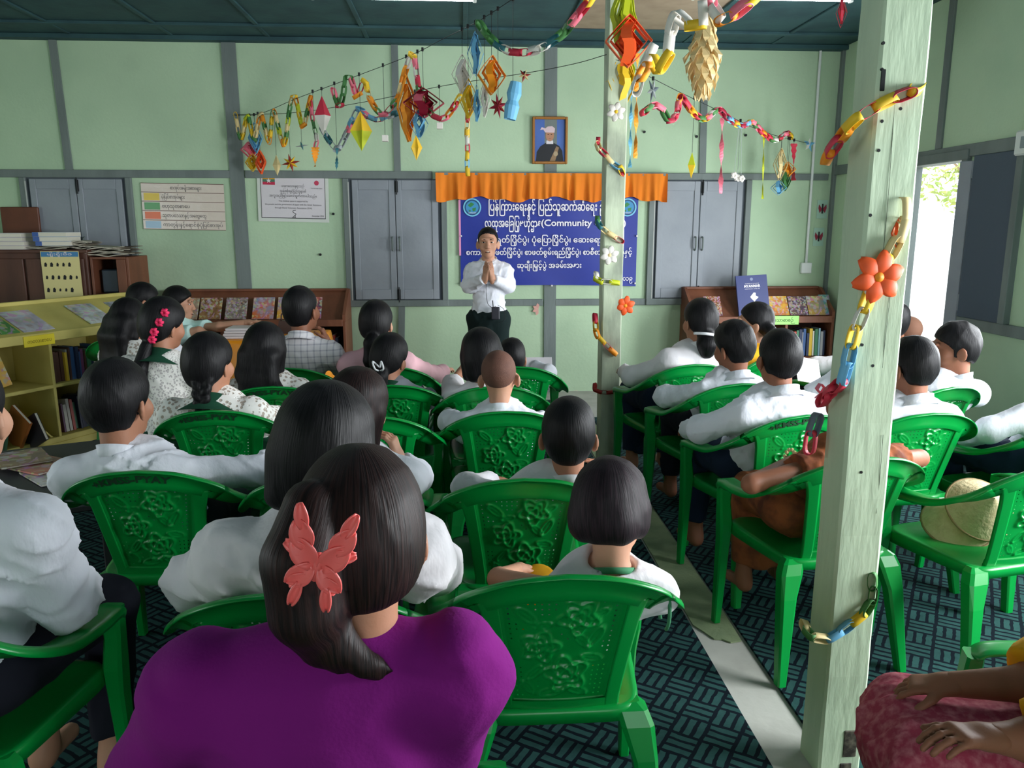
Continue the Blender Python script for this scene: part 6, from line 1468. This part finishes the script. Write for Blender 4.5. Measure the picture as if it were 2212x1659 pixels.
garland([(719, 193, 6.5), (733, 228, 6.45), (742, 200, 6.4), (746, 172, 6.4), (758, 171, 6.35), (771, 207, 6.3), (787, 176, 6.3), (800, 215, 6.2), (825, 247, 6.1), (850, 225, 6.05), (862, 205, 6.0), (876, 152, 5.95), (893, 122, 5.9), (907, 199, 5.85), (929, 243, 5.8), (955, 256, 5.75), (974, 240, 5.7), (999, 200, 5.6)], 'long multicoloured paper chain looping across the upper middle wall', mix, .072, 3)
garland([(695, 278, 6.6), (720, 316, 6.55), (733, 318, 6.5), (749, 288, 6.5), (762, 258, 6.4), (775, 237, 6.4), (793, 250, 6.35), (815, 258, 6.3), (840, 250, 6.2), (862, 243, 6.1)], 'pale grey and blue paper chain below the multicoloured loop', ['gry', 'pink', 'blu', 'tea', 'gry', 'mag'], .078, 4)
garland([(1034, 49, 5.0), (1062, 85, 4.9), (1097, 109, 4.8), (1135, 113, 4.7), (1174, 101, 4.6), (1213, 74, 4.5), (1237, 47, 4.4), (1268, 8, 4.3), (1290, -30, 4.2)], 'paper chain sagging under the ceiling left of the flaking post', ['yel', 'red', 'grn', 'wht', 'tea', 'grn', 'pink'], .082, 5)
garland([(1650, -30, 3.0), (1612, 8, 3.05), (1585, 30, 3.1), (1560, 40, 3.15), (1540, 15, 3.2), (1530, -15, 3.2)], 'large yellow and red paper chain at the top right of the flaking post', ['yel', 'org', 'pink', 'wht', 'red'], .085, 6)
garland([(1518, 10, 3.2), (1516, 47, 3.25), (1490, 54, 3.3), (1462, 36, 3.35), (1448, 75, 3.4), (1440, 126, 3.4), (1420, 145, 3.45), (1405, 115, 3.5), (1394, 148, 3.5), (1380, 175, 3.55), (1372, 205, 3.6)], 'large white and red paper chain hanging right of the flaking post', ['yel', 'wht', 'red', 'mag', 'wht', 'grn', 'org'], .085, 7)
garland([(1388, 245, 4.9), (1408, 229, 5.0), (1427, 233, 5.05), (1446, 260, 5.1), (1462, 245, 5.2), (1470, 210, 5.3), (1489, 233, 5.4), (1505, 250, 5.5), (1524, 257, 5.6), (1551, 237, 5.8), (1575, 257, 5.9), (1602, 272, 6.1), (1625, 264, 6.3), (1649, 288, 6.5), (1676, 303, 6.7), (1699, 288, 6.9), (1710, 296, 7.0)], 'multicoloured paper chain descending to the right corner', ['grn', 'yel', 'wht', 'pink', 'org', 'blu', 'red', 'mag'], .075, 8)
garland([(1014, 183, 5.94), (1011, 225, 5.6), (1010, 262, 5.5), (1009, 290, 5.5), (1010, 320, 5.5), (1009, 350, 5.5), (1011, 382, 5.5)], 'straight vertical chain of small paper links above the valance', ['wht', 'red', 'blu', 'yel', 'crm'], .058, 9)
# posts wrapped with chains
f2 = 4.925
def wrap(pts, lab, cols, size, seed): return garland(pts, lab, cols, size, seed, 'paper chains wrapped round the posts')
wrap([(1292, 300, f2 + .06), (1293, 318, f2 - .005), (1308, 335, f2 - .01), (1326, 355, f2 - .01), (1342, 366, f2 - .005), (1344, 385, f2 + .05)], 'paper chain wrapped highest round the flaking post', ['yel', 'crm', 'blu', 'red'], .062, 11)
wrap([(1290, 470, f2 + .06), (1294, 485, f2 - .005), (1310, 500, f2 - .01), (1328, 512, f2 - .01), (1341, 520, f2)], 'paper chain wrapped round the flaking post above the white flower', ['tea', 'red', 'grn', 'crm'], .062, 12)
wrap([(1287, 590, f2 + .06), (1292, 605, f2 - .005), (1312, 608, f2 - .01), (1339, 612, f2)], 'paper chain wrapped round the flaking post below the white flower', ['lim', 'blu', 'wht'], .062, 13)
wrap([(1285, 680, f2 + .06), (1289, 720, f2 - .005), (1300, 735, f2 - .01), (1316, 752, f2 - .01), (1330, 765, f2)], 'paper chain wrapped round the flaking post at knee height', ['org', 'red', 'yel', 'pink'], .062, 14)
wrap([(1285, 830, f2 + .03), (1287, 843, f2 - .005), (1310, 848, f2 - .012), (1330, 846, f2 - .005)], 'faded red paper band round the foot of the flaking post', ['brk', 'red'], .05, 15)
g = PY1 - .012
wrap([(1783, 348, PY1 + .13), (1796, 325, PY1 + .08), (1822, 290, PY1 + .04), (1846, 262, g), (1880, 238, g), (1925, 215, g), (1968, 198, g), (1990, 185, PY1 + .02)], 'yellow and red paper chain wound round the top of the thick post', ['yel', 'red', 'yel', 'org'], .054, 16)
wrap([(1953, 435, g + .01), (1950, 490, g), (1925, 545, g), (1893, 600, g), (1870, 660, g), (1850, 710, g), (1836, 760, g), (1820, 820, PY1 + .0), (1790, 850, PY1 + .07), (1772, 872, PY1 + .12)], 'long paper chain slanting down the middle of the thick post', ['yel', 'red', 'grn', 'blu', 'crm', 'yel', 'wht', 'org'], .056, 17)
wrap([(1735, 1345, PY1 + .06), (1752, 1372, g + .005), (1790, 1378, g), (1835, 1350, g), (1868, 1322, g), (1884, 1290, g + .01), (1885, 1255, PY1 + .0)], 'yellow green and blue paper chain round the lower thick post', ['yel', 'grn', 'blu', 'crm', 'wht'], .046, 18)
wrap([(1766, 900, PY1 + .128), (1752, 945, PY1 + .12), (1748, 990, PY1 + .12)], 'dark and red paper chain on the left side of the thick post', ['red', 'org', 'dgr'], .06, 19)

OG = 'hanging paper ornaments'
def on_string(px_, py_, Y):
    """the string this ornament hangs from: its distance there and the height above the ornament"""
    best = None
    for s in STR:
        xs = [q[0] for q in s]
        if xs[0] <= px_ <= xs[-1]:
            sy = float(np.interp(px_, xs, [q[1] for q in s])); sz = float(np.interp(px_, xs, [q[2] for q in s])); up = sz - at_y(px_, py_, sy).z
            if up > 0 and (best is None or abs(sy - Y) < abs(best[0] - Y)): best = (sy, up)
    if best is None or abs(best[0] - Y) > 1.0: return Y, None
    return best
def hang(name, px_, py_, Y, label, group=OG, rz=0):
    Y, up = on_string(px_, py_, Y); E = thing(name, label, 'ornament', at_y(px_, py_, Y), R(rz), group)
    if up: MB().tube([(0, 0, -.004), (0, 0, up + .004)], .0016, 5).tube([(0, 0, up - .012), (0, 0, up + .012)], .009, 6).out('thread', IRON, E)
    return E
def ppx(n, Y): return n * Y / F           # pixels to metres at that distance
def ribbon_loop(r, wd, h, m, E, tilt, sq=True, nm='paper_ring', dz=0.0):
    """one square ring of paper strip, standing on its corner, turned about the vertical"""
    n = 4; pts = [(0, -h / 2), (r, 0), (0, h / 2), (-r, 0)]; v = []; f = []; c, s = math.cos(tilt), math.sin(tilt)
    dense = []; n = 16
    for k in range(n):
        a = 2 * math.pi * k / n; c_, s_ = math.cos(a), math.sin(a); e = 1.85
        dense.append((math.copysign(abs(c_) ** e, c_) * r, math.copysign(abs(s_) ** e, s_) * h / 2))
    for x, z in dense:
        bow = wd * .25 * math.sin(z * 40)
        for q in (-.5, .5): v.append((x * c - (q * wd + bow) * s, x * s + (q * wd + bow) * c, z + dz))
    n = len(dense)
    for k in range(n): k2 = (k + 1) % n; f.append((2 * k, 2 * k2, 2 * k2 + 1, 2 * k + 1))
    m0 = len(v); v += [(p[0] * .965, p[1] * .965, dz + (p[2] - dz) * .965) for p in v]
    for k in range(n): k2 = (k + 1) % n; f += [(m0 + 2 * k, m0 + 2 * k + 1, m0 + 2 * k2 + 1, m0 + 2 * k2), (2 * k, m0 + 2 * k, m0 + 2 * k2, 2 * k2), (2 * k + 1, 2 * k2 + 1, m0 + 2 * k2 + 1, m0 + 2 * k + 1)]
    return obj(nm, v, f, m, E)
def kite(px_, py_, Y, w, h, col, label, seed=0, rings=4, tilt0=None):
    E = hang('twisted_paper_lantern', px_, py_, Y, label); W_, H_ = ppx(w, Y), ppx(h, Y); rnd = random.Random(seed); t0 = rnd.uniform(-.4, .4) if tilt0 is None else tilt0
    for k in range(rings + 1): q = 1 - .82 * k / (rings + 1); ribbon_loop(W_ / 2 * q, W_ * .22, H_ * q, PC[col], E, t0 + (k % 2) * 1.1 + rnd.uniform(-.35, .35), dz=rnd.uniform(-.06, .06) * H_)
    return E
def bipyr(px_, py_, Y, w, h, c1, c2, label, n=4, rot=.4, star=0):
    E = hang('paper_star', px_, py_, Y, label); W_, H_ = ppx(w, Y) / 2, ppx(h, Y) / 2; N = n * (2 if star else 1)
    ring = []
    for k in range(N):
        r = W_ if (not star or k % 2 == 0) else W_ * star; a = rot + 2 * math.pi * k / N; ring.append((r * math.cos(a), r * math.sin(a), 0))
    for up, mm_, nm in ((H_, c1, 'upper_cone'), (-H_, c2, 'lower_cone')):
        v = ring + [(0, 0, up)]; f = [((k, (k + 1) % N, N) if up > 0 else ((k + 1) % N, k, N)) for k in range(N)]; obj(nm, v, f, PC[mm_], E)
    return E
def star8(px_, py_, Y, w, h, c1, c2, label, n=8, inner=.38):
    E = hang('folded_paper_star', px_, py_, Y, label); W_, H_ = ppx(w, Y) / 2, ppx(h, Y) / 2
    for k in range(n):
        a = 2 * math.pi * k / n + .2; r = 1 if k % 2 == 0 else .86
        L_, R_, T_ = [(q * math.cos(b) * W_, q * math.sin(b) * H_) for q, b in ((inner, a - math.pi / n), (inner, a + math.pi / n), (r, a))]
        dp = W_ * .3; v = [(0, -dp, 0), (L_[0], 0, L_[1]), (T_[0], 0, T_[1]), (R_[0], 0, R_[1]), (0, dp, 0)]
        obj('point', v, [(0, 1, 2), (0, 2, 3), (4, 2, 1), (4, 3, 2)], PC[c1 if k % 2 == 0 else c2], E)
    return E
def streamer(px_, py0, py1, Y, wpx, col, label, twist=5.0, nm='paper_streamer'):
    Y, up = on_string(px_, py0, Y); a, b = at_y(px_, py0, Y), at_y(px_ - (py1 - py0) * .02, py1, Y); E = thing(nm, label, 'ornament', a, 0, OG)
    if up: MB().tube([(0, 0, -.01), (0, 0, up + .004)], .0016, 5).tube([(0, 0, up - .012), (0, 0, up + .012)], .009, 6).out('thread', IRON, E)
    n = 26; w = ppx(wpx, Y) / 2; v = []; f = []
    for k in range(n + 1):
        t = k / n; p = (b - a) * t; an = twist * t; q = w * (1 + .25 * math.sin(t * 40))
        for s in (-1, 1): v.append((p.x + s * q * math.cos(an), p.y + s * q * math.sin(an), p.z))
    for k in range(n): f.append((2 * k, 2 * k + 1, 2 * k + 3, 2 * k + 2))
    o = obj('strip', v, f, PC[col], E); md = o.modifiers.new('thickness', 'SOLIDIFY'); md.thickness = .0012; return E
def flower(px_, py_, Y, wpx, col, ccol, label, n=6, rx=90):
    p = at_y(px_, py_, Y); E = thing('paper_flower', label, 'decoration', p, 0, 'paper flowers on the posts'); r = ppx(wpx, Y) / 2
    for k in range(n): v, f = petal_mesh(r, r * .34, 2 * math.pi * k / n + .3, 0, 0, -.004, r * .08); o = obj('petal', v, f, PC[col], E, True); md = o.modifiers.new('thickness', 'SOLIDIFY'); md.thickness = .0012
    v, f = lathe([(.0005, -.006), (r * .16, -.004), (r * .2, 0), (r * .16, .006), (.0005, .008)], 10); obj('centre', [(q[0], q[2] - .014, q[1]) for q in v], f, PC[ccol], E, True); return E
kite(552, 300, 7.05, 30, 62, 'blu', 'light blue twisted paper lantern beside the wall stud', 1)
kite(541, 323, 6.95, 42, 36, 'pink', 'pink twisted paper lantern beside the wall stud', 2); kite(545, 350, 6.95, 30, 38, 'yel', 'yellow twisted paper lantern lowest beside the wall stud', 3); kite(563, 350, 7.0, 26, 48, 'vml', 'orange twisted paper lantern overlapping the corner of the notice', 4)
bipyr(598, 357, 7.1, 17, 42, 'crm', 'crm', 'cream two pointed paper star over the top of the notice'); star8(628, 352, 7.0, 40, 38, 'brk', 'yel', 'red and gold eight pointed paper star over the notice')
bipyr(697, 250, 6.6, 34, 78, 'red', 'wht', 'red and white two pointed paper star above the notice'); bipyr(780, 283, 6.4, 44, 78, 'yel', 'lim', 'gold two pointed paper star above the left shutters', 4, .2, .28); bipyr(899, 319, 6.2, 26, 52, 'yel', 'yel', 'small gold spiky paper star above the left shutters', 5, .1, .4)
star8(652, 315, 6.9, 30, 22, 'gry', 'tea', 'small grey paper star with thin points', 4, .2)
streamer(681, 318, 360, 6.7, 14, 'org', 'short fat orange paper tassel hanging near the notice', 2.0); streamer(728, 320, 368, 6.5, 6, 'tea', 'thin dark green paper streamer above the left shutters')
kite(880, 235, 5.95, 44, 130, 'org', 'tall orange twisted paper lantern in the middle of the garlands', 6, 5); kite(915, 220, 5.85, 84, 58, 'mag', 'wide crimson twisted paper lantern in the middle of the garlands', 7, 4, .1); kite(905, 265, 5.9, 38, 62, 'blu', 'blue twisted paper lantern under the crimson one', 8)
kite(1027, 112, 5.0, 36, 92, 'blu', 'tall light blue twisted paper lantern under the ceiling', 9, 5); kite(1062, 162, 4.95, 62, 80, 'org', 'wide orange twisted paper lantern under the blue one', 10, 4, .2); kite(999, 165, 5.05, 48, 84, 'wht', 'white twisted paper lantern left of the orange one', 11, 5); kite(1012, 215, 5.0, 44, 84, 'yel', 'golden yellow twisted paper lantern below the white one', 12, 4); kite(1030, 225, 5.1, 26, 78, 'blu', 'slim blue twisted paper lantern behind the golden one', 13); kite(1047, 215, 5.05, 26, 78, 'wht', 'slim white twisted paper lantern beside the crimson star', 14)
star8(1076, 229, 5.3, 40, 52, 'mag', 'brk', 'dark crimson eight pointed paper star left of the portrait'); star8(1133, 163, 5.5, 30, 30, 'brk', 'crm', 'small brick red paper star on the string above the portrait', 6)
E = hang('paper_cylinder_lantern', 1108, 218, 5.2, 'light blue rolled paper lantern left of the portrait'); r_ = ppx(15, 5.2); v, f = lathe([(r_ * .8, -.11), (r_, -.03), (r_ * .72, .0), (r_, .04), (r_ * .75, .11), (r_ * .70, .11), (r_ * .68, 0), (r_ * .74, -.11), (r_ * .8, -.11)], 12); o = obj('tube', v, f, PC['blu'], E); o.rotation_euler = (0, R(10), 0)
for px_, py_, lab in ((832, 299, 'small white paper cube hanging by the left stud'), (950, 272, 'small white paper butterfly hanging right of the crimson lantern')):
    E = hang('paper_cube', px_, py_, 6.2, lab); MB().cbox(-.022, .022, -.022, .022, -.022, .022, .002).out('cube_body', PC['wht'], E); 
# cluster on the flaking post
kite(1347, 45, 4.7, 60, 170, 'lim', 'tall yellow green twisted paper lantern at the top of the flaking post', 20, 6); kite(1358, 92, 4.6, 96, 100, 'vml', 'wide vermilion twisted paper lantern at the top of the flaking post', 21, 7, .1); kite(1343, 168, 4.65, 68, 140, 'yel', 'tall yellow twisted paper lantern on the flaking post', 22, 6); kite(1352, 150, 4.7, 50, 110, 'lim', 'lime twisted paper lantern overlapping the tall yellow one', 23, 4)
flower(1330, 242, f2 - .03, 40, 'wht', 'yel', 'small white paper flower under the yellow lantern'); flower(1316, 551, f2 - .004, 42, 'wht', 'crm', 'white paper flower pinned to the flaking post'); flower(1350, 660, f2 + .03, 44, 'vml', 'org', 'orange paper flower on the side of the flaking post')
streamer(1364, 195, 362, 4.7, 7, 'blu', 'long light blue paper streamer beside the flaking post', 9); streamer(1377, 115, 342, 4.75, 9, 'org', 'long orange paper streamer beside the flaking post', 10)
star8(1410, 195, 4.9, 30, 62, 'dgr', 'gry', 'slate grey paper star right of the flaking post', 6)
# tan feathered lantern
E = hang('feathered_paper_lantern', 1521, 130, 3.9, 'large tan feathered paper lantern hanging right of the flaking post'); rnd = random.Random(5); Hh_ = ppx(170, 3.9)
for lv_ in range(8):
    z = Hh_ * (.42 - lv_ * .105); r = ppx(42, 3.9) * (.25 + .75 * math.sin(math.pi * min(.95, (lv_ + 1.0) / 8.6)))
    for k in range(9):
        a = 2 * math.pi * k / 9 + .35 * lv_; w = .017; l = .062; c, s = math.cos(a), math.sin(a); tip = rnd.uniform(.6, 1.05)
        v = [(r * .5 * c - w * s, r * .5 * s + w * c, z + .02), (r * .5 * c + w * s, r * .5 * s - w * c, z + .02), (r * tip * c + w * s, r * tip * s - w * c, z - l * .5), (r * tip * .95 * c, r * tip * .95 * s, z - l), (r * tip * c - w * s, r * tip * s + w * c, z - l * .5)]
        o = obj('paper_feather', v, [(0, 1, 2, 3, 4)], PC['tan'], E); md = o.modifiers.new('thickness', 'SOLIDIFY'); md.thickness = .001
MB().tube([(0, 0, -Hh_ * .4), (0, 0, Hh_ * .95)], .004, 6).out('stem', PC['crm'], E)
for k in range(4): ribbon_loop(.025, .014, .10, PC['crm'], E, k * .8, nm='paper_loop', dz=Hh_ * (.55 + .1 * k))
bipyr(1494, 357, 6.6, 18, 48, 'lim', 'yel', 'yellow two pointed paper star above the right shutters'); streamer(1560, 255, 418, 5.9, 9, 'pink', 'long pink paper streamer before the right shutters', 7); streamer(1650, 295, 430, 6.5, 4, 'lim', 'thin lime paper streamer near the conduit', 6)
E = hang('paper_flower_mobile', 1594, 365, 6.1, 'white paper flowers hanging on threads before the right shutters')
for k, (dx, dz) in enumerate(((.0, -.07), (-.03, -.05), (.03, -.075))):
    for q in range(5): v, f = petal_mesh(.03, .012, q * 1.257, dx, dz, -.004 * k, .003); obj('petal', v, f, PC['wht'], E, True)
    MB().tube([(dx, 0, dz), (dx * .3, 0, .34)], .0016, 4).out('thread', PC['gry'], E)
kite(1686, 352, 6.9, 30, 70, 'crm', 'cream twisted paper lantern near the right corner', 30); kite(1702, 366, 6.8, 34, 34, 'org', 'small orange twisted paper lantern near the right corner', 31); streamer(1715, 310, 390, 6.8, 13, 'red', 'red paper tassel near the right corner', 2); kite(1682, 405, 6.8, 34, 32, 'blu', 'small blue twisted paper lantern lowest near the right corner', 32); kite(1697, 392, 6.85, 24, 44, 'grn', 'green twisted paper lantern near the right corner', 33); star8(1748, 312, 7.2, 26, 36, 'blu', 'wht', 'pale blue paper star by the conduit', 5)
# on the thick post
flower(1893, 598, PY1 - .016, 120, 'vml', 'org', 'large orange paper flower pinned to the thick post'); kite(1938, 500, PY1 + .002, 30, 70, 'vml', 'orange folded paper bit at the edge of the thick post', 40, 2)
kite(1818, 25, 2.6, 22, 60, 'red', 'red twisted paper bit hanging left of the thick post top', 41); kite(1982, 78, 2.5, 22, 70, 'tan', 'tan folded paper ornament right of the thick post top', 42, 5)
E = hang('paper_bow', 1772, 850, PY1 + .14, 'pink paper bow hanging at the left edge of the thick post'); 
for s in (-1, 1): ribbon_loop(.014, .016, .028, PC['pink'], E, .3 * s, dz=s * .014)
E = hang('paper_tassel', 1905, 850, PY1 + .06, 'yellow paper tassel behind the right edge of the thick post'); 
for k in range(4): v, f = petal_mesh(.05, .012, R(-70 - 14 * k), 0, .06 - .028 * k, .0, .004); o = obj('strip', v, f, PC['yel'], E, True)
